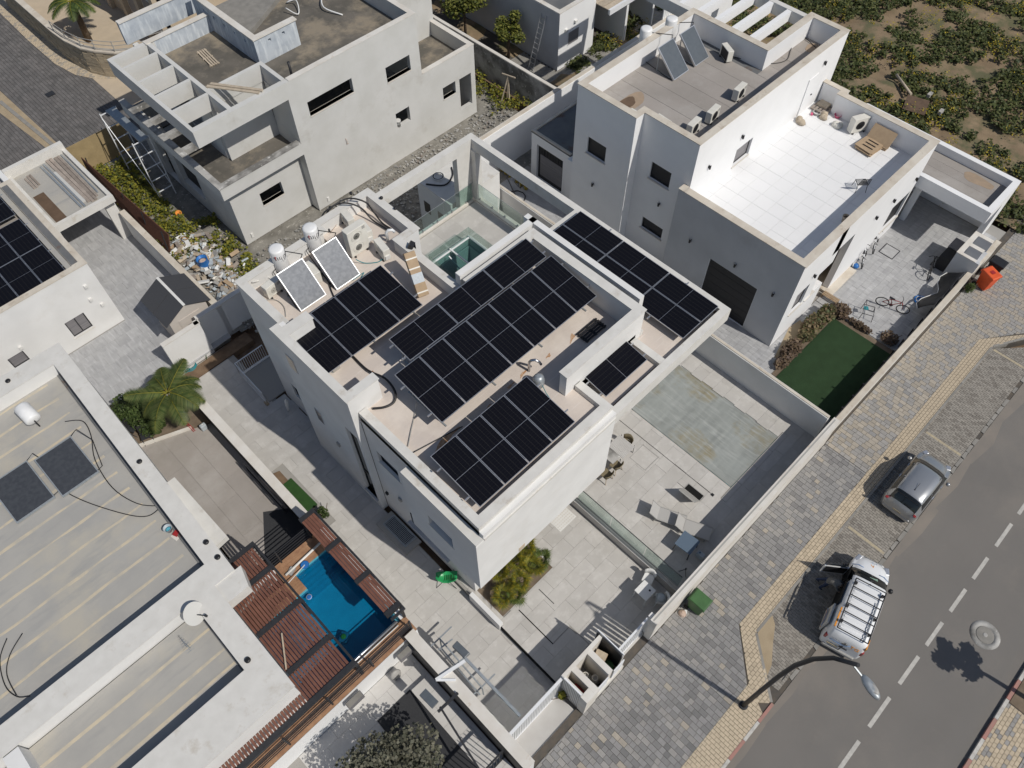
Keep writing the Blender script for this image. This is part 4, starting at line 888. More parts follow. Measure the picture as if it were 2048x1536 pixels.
# mottled concrete tops of the terrace walls
mc = MB(); mc.box((9.68, F - .04, 4.5), (14.4, F + .3, 4.55)).box((9.68, F + .3, 4.5), (10.0, 38.7, 4.55)); mc.build('wall_top', 'mottled_concrete', uh)
for k in range(4): MB().box((10.0, 33.0 + k * 1.55, 4.2), (11.5, 33.28 + k * 1.55, 4.5)).build('cross_beam', 'mottled_concrete', uh)
# canopy of open cells
cn = MB()
cn.box((9.6, F, 7.0), (14.4, F + .3, 7.85)); cn.box((9.6, F + .3, 7.0), (9.78, 36.85, 7.85)); cn.box((11.55, F + .3, 7.0), (11.75, 36.6, 7.85)); cn.box((9.78, 36.6, 7.0), (11.95, 36.85, 7.85))
cn.box((11.75, 31.4, 7.0), (14.65, 31.6, 7.85)).box((14.45, F + .3, 7.0), (14.65, 31.4, 7.85)); cn.box((9.78, F + .3, 7.0), (14.4, F + .33, 7.8)) 
cn.build('canopy', 'raw_plaster', uh)
for y in (31.25, 32.72, 34.18, 35.62): MB().box((9.78, y, 7.0), (11.55, y + .15, 7.84)).build('canopy_beam', 'raw_plaster', uh)
cpu = MB(); cap_line(cpu, [(14.4, F - .01, 22.32, F + .28), (22.03, F + .28, 22.32, 37.8), (22.3, F - .01, 26.09, F + .27)], 7.85, 0); 
cpu = MB(); cap_line(cpu, [(14.66, F - .015, 22.32, F + .28), (22.03, F + .28, 22.32, 37.8)], 7.852, 0); cap_line(cpu, [(22.33, F - .015, 26.09, F + .27), (25.8, F + .27, 26.09, 32.74)], 4.42, 0)
cpu.build('coping', 'pale_coping', uh)
tb = MB(); wall(tb, 'x', 15.0, 15.2, 32.5, 38, 7.0, 8.3, [(y, y + .14, 7.85, 8.0) for y in (33.3, 34.2, 35.1, 36.0, 36.9)]); wall(tb, 'y', 32.5, 32.7, 15.2, 17.4, 7.0, 8.3, [(15.75, 15.9, 7.9, 8.05), (16.55, 16.7, 7.9, 8.05)])
tb.build('stair_tower_wall', 'bluewhite_wall', uh)
MB().box((14.95, 32.44, 8.3), (15.28, 38, 8.37)).box((15.28, 32.44, 8.3), (17.46, 32.76, 8.37)).build('tower_coping', 'pale_coping', uh)
MB().prism([(15.2, 34.4), (20, 37.0), (20, 38), (15.2, 38)], 7.0, 7.25).build('screed_pour', 'kerb_grey', uh)
pb = MB(); pb.box((11.95, 36.6, 7.0), (15.0, 36.8, 7.85)).box((11.3, 38.6, 7.0), (15.5, 38.8, 8.1)); pb.build('parapet', 'bluewhite_wall', uh)
MB().box((11.5, 36.55, 7.85), (15.0, 36.85, 7.9)).box((11.3, 38.55, 8.1), (15.5, 38.85, 8.16)).build('parapet_coping', 'pale_coping', uh)
for (u0, u1, z) in ((15.3, 17.97, 5.6), (20.04, 21.63, 5.05), (23.62, 24.56, 2.15)): MB().box((u0, F - .03, z - .07), (u1, F + .27, z)).build('sill', 'pale_coping', uh)
MB().box((11.74, 30.02, 1.65), (13.04, 30.32, 1.72)).build('sill', 'pale_coping', uh)
n = MB().box((20.04, 29.9, 5.0), (21.6, 29.93, 5.9)); 
bk = thing('bucket', 'white paint bucket standing in the small lower window opening of the unfinished villa', 'bucket', (20.38, F + .1, 2.12))
MB().lathe([(.13, 0), (.155, .34), (.165, .35), (.165, .38)], n=14).build('pail', 'white_plastic', bk); MB().tube([(-.15, 0, .34), (-.1, -.13, .2), (.1, -.13, .2), (.15, 0, .34)], .008, 5).build('handle', 'alu', bk)
for x, z in ((10.6, .45), (15.05, .4)): MB().cbox((x, F + .6 if x < 14 else F - .03, z), (.12, .06, .26)).build('cable_box', 'white_plastic', uh)
MB().tube([(16.9, F - .03, 3.35), (16.93, F - .08, 3.15), (16.9, F - .03, 3.0), (17.02, F - .03, 2.98)], .015, 5).build('loose_wire', 'pink_block', uh)

# ------------------------------------------------------------------ top house and the long rear wall
th = thing('house', 'white and grey house with a dark open porch and ribbed fence at the top edge', 'house', (32, 28.7, 0))
b = MB(); b.box((32.35 - 32, 28.75 - 28.7, 0), (35.6 - 32, 29.0 - 28.7, 3.76)); b.box((32.35 - 32, 29.0 - 28.7, 0), (32.6 - 32, 44 - 28.7, 3.76)).box((35.35 - 32, 29.0 - 28.7, 0), (35.6 - 32, 34 - 28.7, 3.76)); b.build('wall', 'bright_plaster', th)
MB().box((.34, .04, 0), (.35, 15.3, 3.7)).build('side_shade_skin', 'grey_shade_plaster', th)  # grey skin puts the shade of this side wall into colour
MB().box((.6, .3, 3.3), (3.35, 15, 3.45)).build('roof', 'bitumen_dark', th)
MB().box((.32, .02, 3.76), (3.63, .33, 3.8)).box((.32, .33, 3.76), (.63, 15.3, 3.8)).build('coping', 'pale_coping', th)
n = MB().box((1.15, .02, 1.35), (2.15, .06, 2.25)).build('window', 'white_metal', th); MB().box((1.2, .01, 1.4), (2.1, .03, 2.2)).build('pane', 'shutter_grey', n)
for x, z in ((.95, 2.5), (1.75, 2.75)): MB().cbox((x, -.02, z), (.2, .16, .14)).build('wall_light', 'white_plastic', th)
MB().box((.3, 3.2, 2.4), (.33, 3.5, 2.6)).build('wall_light', 'white_plastic', th)
pch = MB(); pch.box((5.5, -.9, 0), (5.7, 6, 3.0)).box((3.6, 5.8, 0), (5.5, 6, 3.0)); pch.build('porch_wall', 'bright_plaster', th)
for k in range(14): MB().box((3.62, -1.0 + k * .5, 3.0), (8.4, -.56 + k * .5, 3.06)).build('porch_slat', 'pale_wood', th)
MB().box((3.6, -1.1, 2.75), (8.5, -.95, 3.08)).build('porch_beam', 'white_metal', th)
MB().box((8.2, -.95, 0), (8.4, 6, 3)).build('porch_wall', 'bright_plaster', th)
MB().box((3.62, 3.0, 0), (5.45, 3.1, 2.9)).build('porch_screen', 'charcoal_panel', th)
MB().box((29.4, 25.2, -.5), (60, 48, -.02)).build('top_yard', 'paver_bed', kind=S)
ty = bpy.data.objects['top_yard']
pavers(ty, 'deck_board', [(29.8, 25.25), (44, 25.25), (44, 28.7), (35.6, 28.7), (32.3, 28.7), (32.3, 31.6), (29.8, 31.6)], .145, 2.4, -.02, .02, .008, 'x', mats=('kerb_grey',), limit=290)
tw = bwall('long pale rear wall with a wide beige coping behind the villas', [(45, 24.85), (19.0, 24.85)], -.32, -.3, 2.7, 'bright_plaster', 'beige_coping', .05)
tw2 = bwall('bare concrete wall with a pale top between the rubble yard and the ladder house', [(29.0, 25.3), (28.85, 36), (28.9, 44)], -.25, -.3, 1.85, 'mottled_concrete', 'pale_coping', .02)
fn = thing('ribbed_fence', 'white ribbed metal fence standing on the rear wall beside the porch', 'fence', (37.6, 25.1, 2.7))
for k in range(5):
    n = MB()
    for j in range(10): n.box((k * 1.9 + j * .185, 0, 0), (k * 1.9 + j * .185 + .16, .04, 1.5))
    o = n.build('fence_panel', 'white_metal', fn); o['kind'] = 'stuff'
    MB().box((k * 1.9 - .03, -.02, -.1), (k * 1.9 - .005, .05, 1.55)).build('post', 'white_metal', fn)
ld = thing('ladder', 'aluminium ladder leaning against the grey wall of the top house', 'ladder', (32.0, 30.0, 0)); L0 = MB()
for y in (-.2, .2): MB().beam((-.75, y, 0), (.3, y, 3.2), .03, .07).build('stile', 'alu', ld)
for k in range(11): MB().beam((-.72 + k * .095, -.2, .15 + k * .285), (-.72 + k * .095, .2, .15 + k * .285), .03, .03).build('rung', 'alu', ld)

# ------------------------------------------------------------------ stone house at the top left
sh = thing('house', 'sand-coloured rendered house in the top left corner behind the curved stone wall', 'house', (18, 52, 0))
b = MB(); b.box((-1.6, -5, 0), (12, -4.75, 5)).box((-1.6, -4.75, 0), (-1.35, 8, 5)).box((-1.6, -5.0, 0), (-1.3, -4.7, 5)); b.build('wall', 'sand_plaster', sh)
for k in range(5): MB().box((-1.9, -5.1 + k * 2.6, 0), (-1.6, -4.6 + k * 2.6, 4.6)).build('pilaster', 'sand_plaster', sh)
for k in range(4): n = MB().box((-1.66, -4.2 + k * 2.6, 1.0), (-1.61, -2.8 + k * 2.6, 3.2)).build('window', 'pale_coping', sh); MB().box((-1.68, -4.1 + k * 2.6, 1.1), (-1.66, -2.9 + k * 2.6, 3.1)).build('pane', 'shutter_grey', n)
MB().box((-1.35, -4.75, 4.6), (12, 8, 4.75)).build('roof', 'bitumen', sh)
MB().prism([(11.4, 44.6), (26, 42), (26, 62), (11.4, 62)], -.6, .02).build('stone_house_yard', 'sand_plaster', kind=S)
sp = [(11.3, 60), (11.3, 55), (11.3, 52.0), (11.4, 50.6), (11.7, 49.2), (12.15, 48.3), (12.9, 47.3), (13.9, 46.6), (15.6, 46.1), (18.5, 45.8)]
swl = thing('stone_wall', 'curved split-stone garden wall with metal railing in the top left corner', 'wall', (11.4, 50.6, 0)); ccc = Vector((11.4, 50.6))
cc = MB(); allb = 0; bst = MB()
for (xa, ya), (xb, yb) in zip(sp, sp[1:]):
    d = Vector((xb - xa, yb - ya)); Lg = d.length; d.normalize(); p = Vector((-d.y, d.x)); a0 = Vector((xa, ya)) - ccc
    bst.prism([tuple(a0), tuple(a0 + d * Lg), tuple(a0 + d * Lg + p * .25), tuple(a0 + p * .25)], -.1, 1.68)
    cc.prism([tuple(a0 - p * .08), tuple(a0 + d * Lg - p * .08), tuple(a0 + d * Lg + p * .3), tuple(a0 + p * .3)], 1.68, 1.78)
    for r in range(8):
        s0 = 0
        while s0 < Lg - .05:
            l = min(random.uniform(.35, .6), Lg - s0)
            if allb < 290:
                q0 = a0 + d * (s0 + .008); q1 = a0 + d * (s0 + l - .008); o_ = random.uniform(.02, .06)
                MB().prism([tuple(q0 - p * o_), tuple(q1 - p * o_), tuple(q1), tuple(q0)], r * .21, r * .21 + .2).build('stone', 'stone_wall', swl); allb += 1
            s0 += l
bst.build('wall', 'stone_wall', swl); cc.build('coping', 'beige_coping', swl)
rl = MB()
for (xa, ya), (xb, yb) in zip(sp[2:], sp[3:]):
    A_ = Vector((xa, ya, 0)) - Vector((*ccc, 0)); B_ = Vector((xb, yb, 0)) - Vector((*ccc, 0))
    for z in (1.9, 2.15, 2.4): rl.beam(A_ + Vector((.1, 0, z)), B_ + Vector((.1, 0, z)), .03, .03)
    rl.beam(A_ + Vector((.1, 0, 1.78)), A_ + Vector((.1, 0, 2.45)), .05, .05)
rl.build('railing', 'vent_grey', swl)

# ------------------------------------------------------------------ LEFT HOUSE with the big PV roof (top left)
lh = thing('house', 'white single-storey house at the left edge with solar panels and a channel-edged roof', 'house')
b = MB()
wall(b, 'y', 30.15, 30.4, -9, 3.1, 0, 4.05, [(.83, 1.77, .66, 1.73), (-1.95, -1.23, .92, 1.65)]); wall(b, 'x', 2.85, 3.1, 30.4, 39.4, 0, 4.05); b.build('wall', 'white_plaster', lh)
MB().box((-9, 30.4, 3.4), (2.85, 42, 3.6)).build('roof', 'bitumen', lh)
MB().box((-9, 30.12, 4.05), (3.13, 30.42, 4.09)).box((2.55, 30.42, 4.0), (3.13, 37.8, 4.06)).build('coping', 'beige_coping', lh)
MB().box((2.3, 30.4, 3.6), (2.55, 38, 3.95)).build('gutter_wall', 'concrete_roof', lh)
MB().box((2.56, 30.5, 4.061), (2.86, 37.5, 4.066)).build('gutter', 'bitumen_dark', lh)
window(lh, 'y', 30.28, .83, 1.77, .66, 1.73, -1, glass='shutter_grey', mull=2, sill=.16); window(lh, 'y', 30.28, -1.95, -1.23, .92, 1.65, -1, glass='shutter_grey', sill=.16)
for x, z in ((2.5, 3.0), (2.35, 2.2), (2.65, 1.6), (-1.2, 1.9)): MB().cbox((x, 30.1, z), (.14, .12, .16)).build('wall_light', 'white_plastic', lh)
for r, (ya, yb, n, x0) in enumerate(((30.42, 32.68, 5, -3.2), (32.72, 34.98, 5, -3.2), (35.4, 37.66, 4, -2.1))):
    solar_array(['front row of black panels on the flat roof of the house at the left edge', 'middle row of black panels on the roof at the left edge', 'rearmost row of black panels on the roof at the left edge'][r], x0, x0 + 1.09 * n, ya, yb, 3.98, 4.02, n, z_roof=3.6, legs=False, group='panel rows on the left house roof')
lc = thing('carport', 'white carport with planks and sheets stored on its flat roof', 'carport', (4.8, 37, 0)); o = Vector((4.8, 37, 0))
m = MB(); m.box((3.2, 34.6, 2.6), (6.35, 34.8, 3.0)).box((3.2, 34.8, 2.6), (3.4, 39.7, 3.0)).box((6.15, 34.8, 2.6), (6.35, 39.7, 3.0)).box((3.2, 39.5, 2.6), (6.35, 39.75, 3.35)).box((3.4, 34.8, 2.6), (6.15, 39.5, 2.8)).box((5.8, 35.0, 0), (6.3, 35.25, 2.6)).box((3.2, 34.6, 0), (3.35, 34.8, 2.6)).box((3.2, 39.5, 0), (6.35, 39.75, 2.6)); 
m.v = [(x - o.x, y - o.y, z) for x, y, z in m.v]; m.build('roof_slab', 'cap_plaster', lc)
m = MB().box((-1.38, -2.2, 2.8), (1.33, 2.5, 2.815)); m.build('roof_membrane', 'concrete_roof', lc); MB().box((-1.3, -2.1, 2.816), (-.75, .5, 2.82)).build('puddle_stain', 'wet_stain', lc)
MB().box((1.05, -1.98, .1), (1.52, -1.96, 2.6)).build('pillar_face', 'bright_plaster', lc)
for i, (x, l, y0, w, mt) in enumerate(((.05, 4.2, -1.9, .1, 'galvanised'), (.22, 4.3, -1.95, .1, 'galvanised'), (.5, 4.3, -1.8, .16, 'old_plank'), (.68, 4.4, -1.9, .16, 'old_plank'), (.86, 4.3, -1.9, .16, 'old_plank'), (1.02, 4.1, -1.7, .12, 'old_plank'), (1.18, 3.9, -1.5, .07, 'galvanised'), (-.95, 1.0, 1.0, .1, 'old_plank'), (-.8, 1.1, 1.0, .1, 'old_plank'), (-.66, 1.0, 1.1, .1, 'old_plank'), (.35, 3.0, -1.6, .3, 'cream_panel'))):
    t = MB().cbox((0, 0, .035), (w, l, .07)).build('plank', mt)
    t.location = (o.x + x, o.y + y0 + l / 2, 2.82 + (.0 if i < 10 else -.02)); t.rotation_euler.z = random.uniform(-.02, .02)
    lbl = ['narrow galvanised profile lying leftmost on the carport roof', 'galvanised profile beside the leftmost one on the carport roof', 'weathered long plank, first of the four wide ones on the carport roof', 'weathered long plank, second of the four wide ones on the carport roof', 'weathered long plank, third of the four wide ones on the carport roof', 'narrower weathered plank near the right rim of the carport roof', 'thin metal bar along the right rim of the carport roof', 'short weathered board, left of three on the carport roof corner', 'short weathered board, middle of three on the carport roof corner', 'short weathered board, right of three on the carport roof corner', 'pale panel sheet lying between the bars on the carport roof'][i]
    tag(t, lbl, 'plank', 'planks and bars stored on the carport roof')
MB().prism([(-9, 26.0), (6.2, 25.9), (6.3, 39.6), (-9, 39.6)], -.6, -.04).build('left_yard', 'joint', kind=S)
pavers(bpy.data.objects['left_yard'], 'tile', [(-4.5, 25.2), (6.2, 25.6), (6.3, 39.5), (3.1, 39.5), (3.1, 30.1), (-4.5, 30.1)], .6, .6, -.04, 0, .006, 'x', mats=('yard_tile',), limit=290)
bwall('low grey-topped wall between the left yard and the rubbish heap', [(6.5, 25.9), (6.5, 34.8)], .25, -.3, 1.8, 'white_plaster', 'beige_coping', .03)
bwall('white stepped back wall behind the brown planting strip', [(3.3, 25.62), (5.2, 25.62), (5.21, 25.9), (8.6, 25.9)], .18, -.3, 1.95, 'white_plaster', 'pale_coping', .04)
# garden shed
gs = thing('garden_shed', 'beige plastic garden shed with a dark pitched roof in the left yard', 'shed', (5.15, 27.5, 0))
MB().box((-.95, -1.0, 0), (.95, 1.05, 1.9)).build('wall', 'shed_wall', gs)
MB().add([(-.95, -1.0, 1.9), (.95, -1.0, 1.9), (0, -1.0, 2.5), (-.95, -.98, 1.9), (.95, -.98, 1.9), (0, -.98, 2.5)], [(0, 1, 2), (5, 4, 3), (0, 2, 5, 3), (1, 4, 5, 2)]).build('gable', 'shed_wall', gs)
for s_ in (-1, 1):
    for k in range(2):
        y0 = -1.12 + k * 1.16; y1 = y0 + 1.13
        m = MB().add([(s_ * .05, y0, 2.6), (s_ * 1.17, y0, 2.0), (s_ * 1.17, y1, 2.0), (s_ * .05, y1, 2.6), (s_ * .05, y0, 2.56), (s_ * 1.17, y0, 1.96), (s_ * 1.17, y1, 1.96), (s_ * .05, y1, 2.56)], [(0, 1, 2, 3) if s_ < 0 else (3, 2, 1, 0), (4, 5, 6, 7), (0, 1, 5, 4), (2, 3, 7, 6), (1, 2, 6, 5)])
        m.build('roof_panel', 'shed_shingle', gs)
MB().beam((0, -1.13, 2.605), (0, 1.2, 2.605), .12, .03).build('ridge', 'white_plastic', gs)
MB().box((-.55, -1.03, .05), (.55, -1.0, 1.8)).build('door', 'shed_wall', gs)

# ------------------------------------------------------------------ LOWER LEFT HOUSE (big grey concrete roof)
ll = thing('house', 'large low white house at the lower left with seamed grey concrete roofs', 'house')
def sx(x, y): return (x + (y - 20) * .0245, y)
R4 = 3.3; T4 = 4.0
oo = [sx(-12, 27.2), sx(-.08, 26.95), sx(-.1, 13.6), sx(-12, 13.6)]; ii = [sx(-12, 26.2), sx(-.66, 26.15), sx(-.68, 14.42), sx(-12, 14.42)]
m = MB(); ring(m, oo, ii, 0, T4 - .04); m.build('wall', 'white_plaster', ll)
m = MB(); ring(m, [sx(-12, 27.25), sx(-.04, 26.99), sx(-.06, 13.55), sx(-12, 13.55)], [sx(-12, 26.16), sx(-.7, 26.11), sx(-.72, 14.46), sx(-12, 14.46)], T4 - .04, T4); m.build('coping', 'cap_plaster', ll)
MB().prism(ii, R4 - .3, R4).build('roof', 'concrete_roof', ll)
o2 = [(-12, 13.54), (-1.06, 13.54), (-1.06, 8.99), (-12, 8.99)]; i2 = [(-12, 13.5), (-1.86, 13.5), (-1.86, 10.47), (-12, 10.47)]
m = MB(); m.box((-12, 8.99, 0), (-1.06, 10.47, T4 - .04)).box((-1.86, 10.47, 0), (-1.06, 13.53, T4 - .04)); m.build('wall', 'white_plaster', ll)
MB().box((-12, 8.95, T4 - .04), (-1.02, 10.5, T4)).box((-1.89, 10.5, T4 - .04), (-1.02, 13.55, T4)).build('coping', 'cap_plaster', ll)
MB().box((-12, 10.47, R4 - .3), (-1.86, 13.54, R4)).build('roof', 'concrete_roof', ll)
MB().box((-12, 13.0, T4 - .3), (-1.06, 13.56, T4 - .06)).build('inner_step', 'grey_shade_plaster', ll) if 0 else None
m = MB(); m.box((-8.6, 10.47, 0), (-8.1, 13.5, T4)); m.build('cross_wall', 'white_plaster', ll)
m = MB().prism([sx(-.1, 18.7), (.22, 18.7), (.3, 15.25), sx(-.1, 15.2)], 2.9, 3.2).prism([(-1.05, 13.56), (.02, 13.56), (-.2, 12.75), (-1.05, 12.75)], 3.4, 3.96); m.build('side_ledge', 'cap_plaster', ll)
for k in range(13):                                # sandy seams of the roof felt, running along the street
    y = 14.75 + k * .94; pts = []; pb_ = []
    for j in range(24):
        x = -12 + j * .49; w = .045 + .03 * noise.noise(Vector((x * 1.3, y, 3))); d = .05 * noise.noise(Vector((x * .7, y * 2, 1))); pts.append((x, y + d + w)); pb_.append((x, y + d - w * 1.2))
    MB().prism([p for p in pts if p[0] < -.75] + [p for p in pb_[::-1] if p[0] < -.75], R4 - .01, R4 + .005).build('seam', 'seam_sand', ll)
for k in range(3):
    y = 10.9 + k * .93 + (.3 if k == 0 else 0); MB().prism([(-8.1, y - .05), (-5, y - .07), (-1.9, y - .04), (-1.9, y + .05), (-5, y + .05), (-8.1, y + .07)], R4 - .01, R4 + .005).build('seam', 'seam_sand', ll)
MB().prism([sx(-12, 14.42), sx(-.7, 14.42), sx(-.7, 14.62), sx(-12, 14.62)], R4, R4 + .1).prism([sx(-.88, 14.62), sx(-.68, 14.62), sx(-.68, 26.1), sx(-.88, 26.1)], R4, R4 + .08).box((-8.1, 10.47, R4), (-1.86, 10.65, R4 + .1)).box((-2.0, 10.65, R4), (-1.86, 13.5, R4 + .1)).build('parapet_shade_strip', 'bitumen_dark', ll)  # dark strips paint the shadow edge along the inner parapets
for p in ((-2.23, 26.6, 4), (-0.37, 19.61, 4), (-0.36, 15.09, 4), (-0.38, 14.33, 4), (-1.63, 10.66, 4)): MB().lathe([(.075, 0), (.1, .03), (.1, .07), (.05, .1)], (p[0], p[1], 4.0), n=12).build('camera_dome', 'black_plastic', ll)
# passage ground
MB().prism([(-.2, 13.6), (3.0, 13.6), (3.0, 25.8), (-5, 26.2), (-5, 27), (.2, 27)], -.6, -.04).build('passage', 'joint', kind=S)
ps = bpy.data.objects['passage']
pavers(ps, 'tile', [(-.1, 13.9), (2.95, 13.9), (2.95, 22.1), (-.1, 23.3)], .9, 1.8, -.04, 0, .006, 'y', mats=('bitumen',), limit=120)
MB().prism([(-.1, 23.3), (2.95, 22.1), (3.0, 25.6), (-.1, 26.2)], -.1, .03).build('planting_bed', 'dirt_shade', ps)
MB().beam((-.1, 23.35, .05), (2.1, 22.5, .05), .14, .1).build('bed_edge', 'pale_coping', ps)
bwall('long low wall with speckled stone coping between the passage and the villa walkway', [(3.1, 14.0), (3.1, 22.9)], .27, -.35, 1.45, 'charcoal_panel', 'pale_coping', .06)
# ------------------------------------------------------------------ raised pool of the lower left house
pl = thing('raised_pool', 'raised turquoise swimming pool with timber deck beside the lower left house', 'pool', (1.8, 11, 0)); o = Vector((1.8, 11, 0))
def off(m): m.v = [(x - o.x, y - o.y, z - o.z) for x, y, z in m.v]; return m
m = MB(); m.box((-12, 8.3, -.35), (3.2, 8.5, 1.45)).box((3.0, 8.5, -.35), (3.2, 13.9, 1.45)).box((-1.05, 13.7, -.35), (3.0, 13.9, 1.45)); off(m).build('outer_wall', 'bright_plaster', pl)
m = MB(); m.box((-12, 8.98, 0), (2.95, 9.1, 1.38)).box((2.85, 9.1, 0), (2.97, 13.1, 1.38)).box((.9, 13.1, 0), (2.97, 13.2, 1.38)).box((-.9, 12.35, 0), (1.17, 12.45, 1.38)).box((1.17, 12.35, 0), (1.27, 13.1, 1.38)).box((-12, 9.1, .0), (2.85, 13.1, .1)); off(m).build('pool_basin', 'pool_shell', pl)
m = MB()
for k in range(5): m.box((1.3, 12.95 - k * .13, .1), (2.85, 13.08 - k * .13, 1.15 - k * .2))
off(m).build('pool_step', 'pool_shell_deep', pl)
off(MB().box((-12, 9.1, 1.27), (2.85, 13.1, 1.275))).build('water', 'pool_water', pl)
def deck(x0, x1, y0, y1, al):
    if al == 'x':
        y = y0
        while y < y1 - .01: off(MB().box((x0, y, 1.42), (x1, min(y + .13, y1), 1.46))).build('deck_board', 'deck_wood', pl); y += .135
    else:
        x = x0
        while x < x1 - .01: off(MB().box((x, y0, 1.42), (min(x + .13, x1), y1, 1.46))).build('deck_board', 'deck_wood', pl); x += .135
deck(-.9, 3.2, 8.3, 8.98, 'x'); deck(.8, 3.0, 13.1, 13.9, 'x'); deck(-.9, 1.27, 12.36, 13.1, 'x'); deck(-6, -.9, 8.3, 8.9, 'x')
off(MB().tube([(-.7, 9.0, 1.55), (2.85, 9.0, 1.55)], .06, 8)).build('cover_roller', 'alu', pl); off(MB().tube([(-.6, 8.88, 1.5), (2.8, 8.88, 1.5)], .03, 8)).build('roller_rail', 'white_plastic', pl)
off(MB().tube([(1.0, 13.3, 1.52), (2.75, 13.42, 1.52)], .05, 8)).build('rail_tube', 'white_plastic', pl)
# dark railing round the deck
rg = thing('deck_railing', 'dark horizontal-bar railing along the street edge of the raised pool deck', 'railing', (1, 8.4, 1.46))
for z in (.25, .45, .65, .85, 1.0): MB().beam((-7, 0, z), (2.1, 0, z), .03, .03).build('bar', 'dark_metal', rg)
for k in range(5): MB().beam((2.05 - k * 1.8, 0, 0), (2.05 - k * 1.8, 0, 1.05), .06, .06).build('post', 'dark_metal', rg)
rg2 = thing('deck_railing', 'dark horizontal-bar railing at the inner end of the pool deck, facing the passage', 'railing', (1, 13.85, 1.46))
for z in (.25, .45, .65, .85, 1.0): MB().beam((-1.2, 0, z), (1.6, 0, z), .03, .03).build('bar', 'dark_metal', rg2)
for k in range(3): MB().beam((-1.2 + k * 1.4, 0, 0), (-1.2 + k * 1.4, 0, 1.05), .06, .06).build('post', 'dark_metal', rg2)
# pergola over the deck
pe = thing('slatted_pergola', 'reddish-brown slatted pergola with dark frame over the left part of the pool deck', 'pergola', (0, 11, 0)); o = Vector((0, 11, 0))
for (y, x0) in ((14.43, -.3), (13.24, -1.0), (11.52, -1.0), (9.78, -1.0), (8.5, -9)): off(MB().box((x0, y - .09, 2.84), (.86, y + .09, 3.02))).build('cross_beam', 'dark_metal', pe)
off(MB().box((.78, 8.59, 2.85), (.86, 14.4, 3.01))).build('side_beam', 'dark_metal', pe)
for y in (14.43, 11.52, 8.5): off(MB().box((.76, y - .06, 0 if y > 14 else 1.46), (.88, y + .06, 2.84))).build('post', 'dark_metal', pe)
for (y0, y1, xa, xb) in ((13.33, 14.34, -.22, .76), (11.61, 13.15, -1.02, .76), (9.87, 11.43, -1.02, .76), (8.59, 9.69, -6.5, .76)):
    n = int((xb - xa) / .118)
    for k in range(n):
        x = xa + k * .118
        if y0 < 8.7 and x < -1.1: off(MB().box((x, y0, 2.93), (x + .085, 8.97, 2.965))).build('slat', 'slat_brown', pe)
        else: off(MB().box((x, y0, 2.93), (x + .092, y1, 2.965))).build('slat', 'slat_brown', pe)
off(MB().beam((-.95, 9.9, 3.06), (-.35, 11.0, 3.06), .05, .03)).build('batten', 'pale_wood', pe)
pe2 = thing('slatted_screen', 'narrow brown slatted screen of three bays along the party wall side of the pool', 'pergola', (2.9, 11, 0)); o = Vector((2.9, 11, 0))
for y in (13.95, 12.33, 10.62, 8.98): off(MB().box((2.55, y - .09, 2.82), (3.22, y + .09, 3.02))).build('cross_beam', 'dark_metal', pe2)
for y in (13.95, 12.33, 10.62, 8.98): off(MB().box((3.12, y - .05, 1.46), (3.22, y + .05, 2.82))).build('post', 'dark_metal', pe2)
off(MB().box((3.15, 8.7, 2.85), (3.22, 13.9, 2.98))).build('side_beam', 'dark_metal', pe2)
for (y0, y1) in ((12.42, 13.86), (10.71, 12.24), (9.07, 10.53)):
    for k in range(5): x = 2.58 + k * .112; off(MB().box((x, y0, 2.93), (x + .1, y1, 2.965))).build('slat', 'slat_brown', pe2)
off(MB().box((2.6, 8.7, 2.84), (3.15, 8.78, 2.98))).build('end_beam', 'dark_metal', pe2)
off(MB().box((2.58, 13.95, 1.5), (3.2, 14.0, 2.8))).build('screen_board', 'charcoal_panel', pe2)
# flat dark sheet on the passage floor next to the pool
MB().prism([(.9, 13.95), (2.98, 13.95), (2.98, 16.2), (2.0, 16.9), (.9, 15.2)], 0, .012).build('dark_sheet', 'rubber_mat', ps)
# front left entrance: wall, mat, gate
MB().prism([(-12, 2.2), (2.62, 2.2), (2.62, 8.3), (-12, 8.3)], -.6, -.04).build('left_forecourt', 'joint', kind=S)
fc = bpy.data.objects['left_forecourt']
pavers(fc, 'tile', [(-2.5, 2.4), (2.6, 2.4), (2.6, 8.28), (-2.5, 8.28)], .6, .9, -.04, 0, .006, 'x', mats=('dolomite',), limit=150)
MB().prism([(.0, 2.5), (1.72, 2.5), (1.74, 7.25), (.2, 7.25)], 0, .02).build('rubber_mat', 'rubber_mat', fc)
bwall('thick party wall with speckled pale coping running from the pool corner to the street', [(2.7, 2.25), (2.7, 7.9)], -.36, -.35, 1.9, 'charcoal_panel', 'pale_coping', .04) if 0 else bwall('thick party wall with speckled pale coping running from the pool corner to the street', [(3.04, 2.2), (3.04, 8.28)], .36, -.35, 1.9, 'white_plaster', 'pale_coping', .03)
MB().box((2.655, 2.3, -.3), (2.675, 8.2, 1.8)).build('dark_cladding', 'charcoal_panel', fc)
for (x0, x1) in ((2.0, 2.75), (.95, 1.7)):
    pass

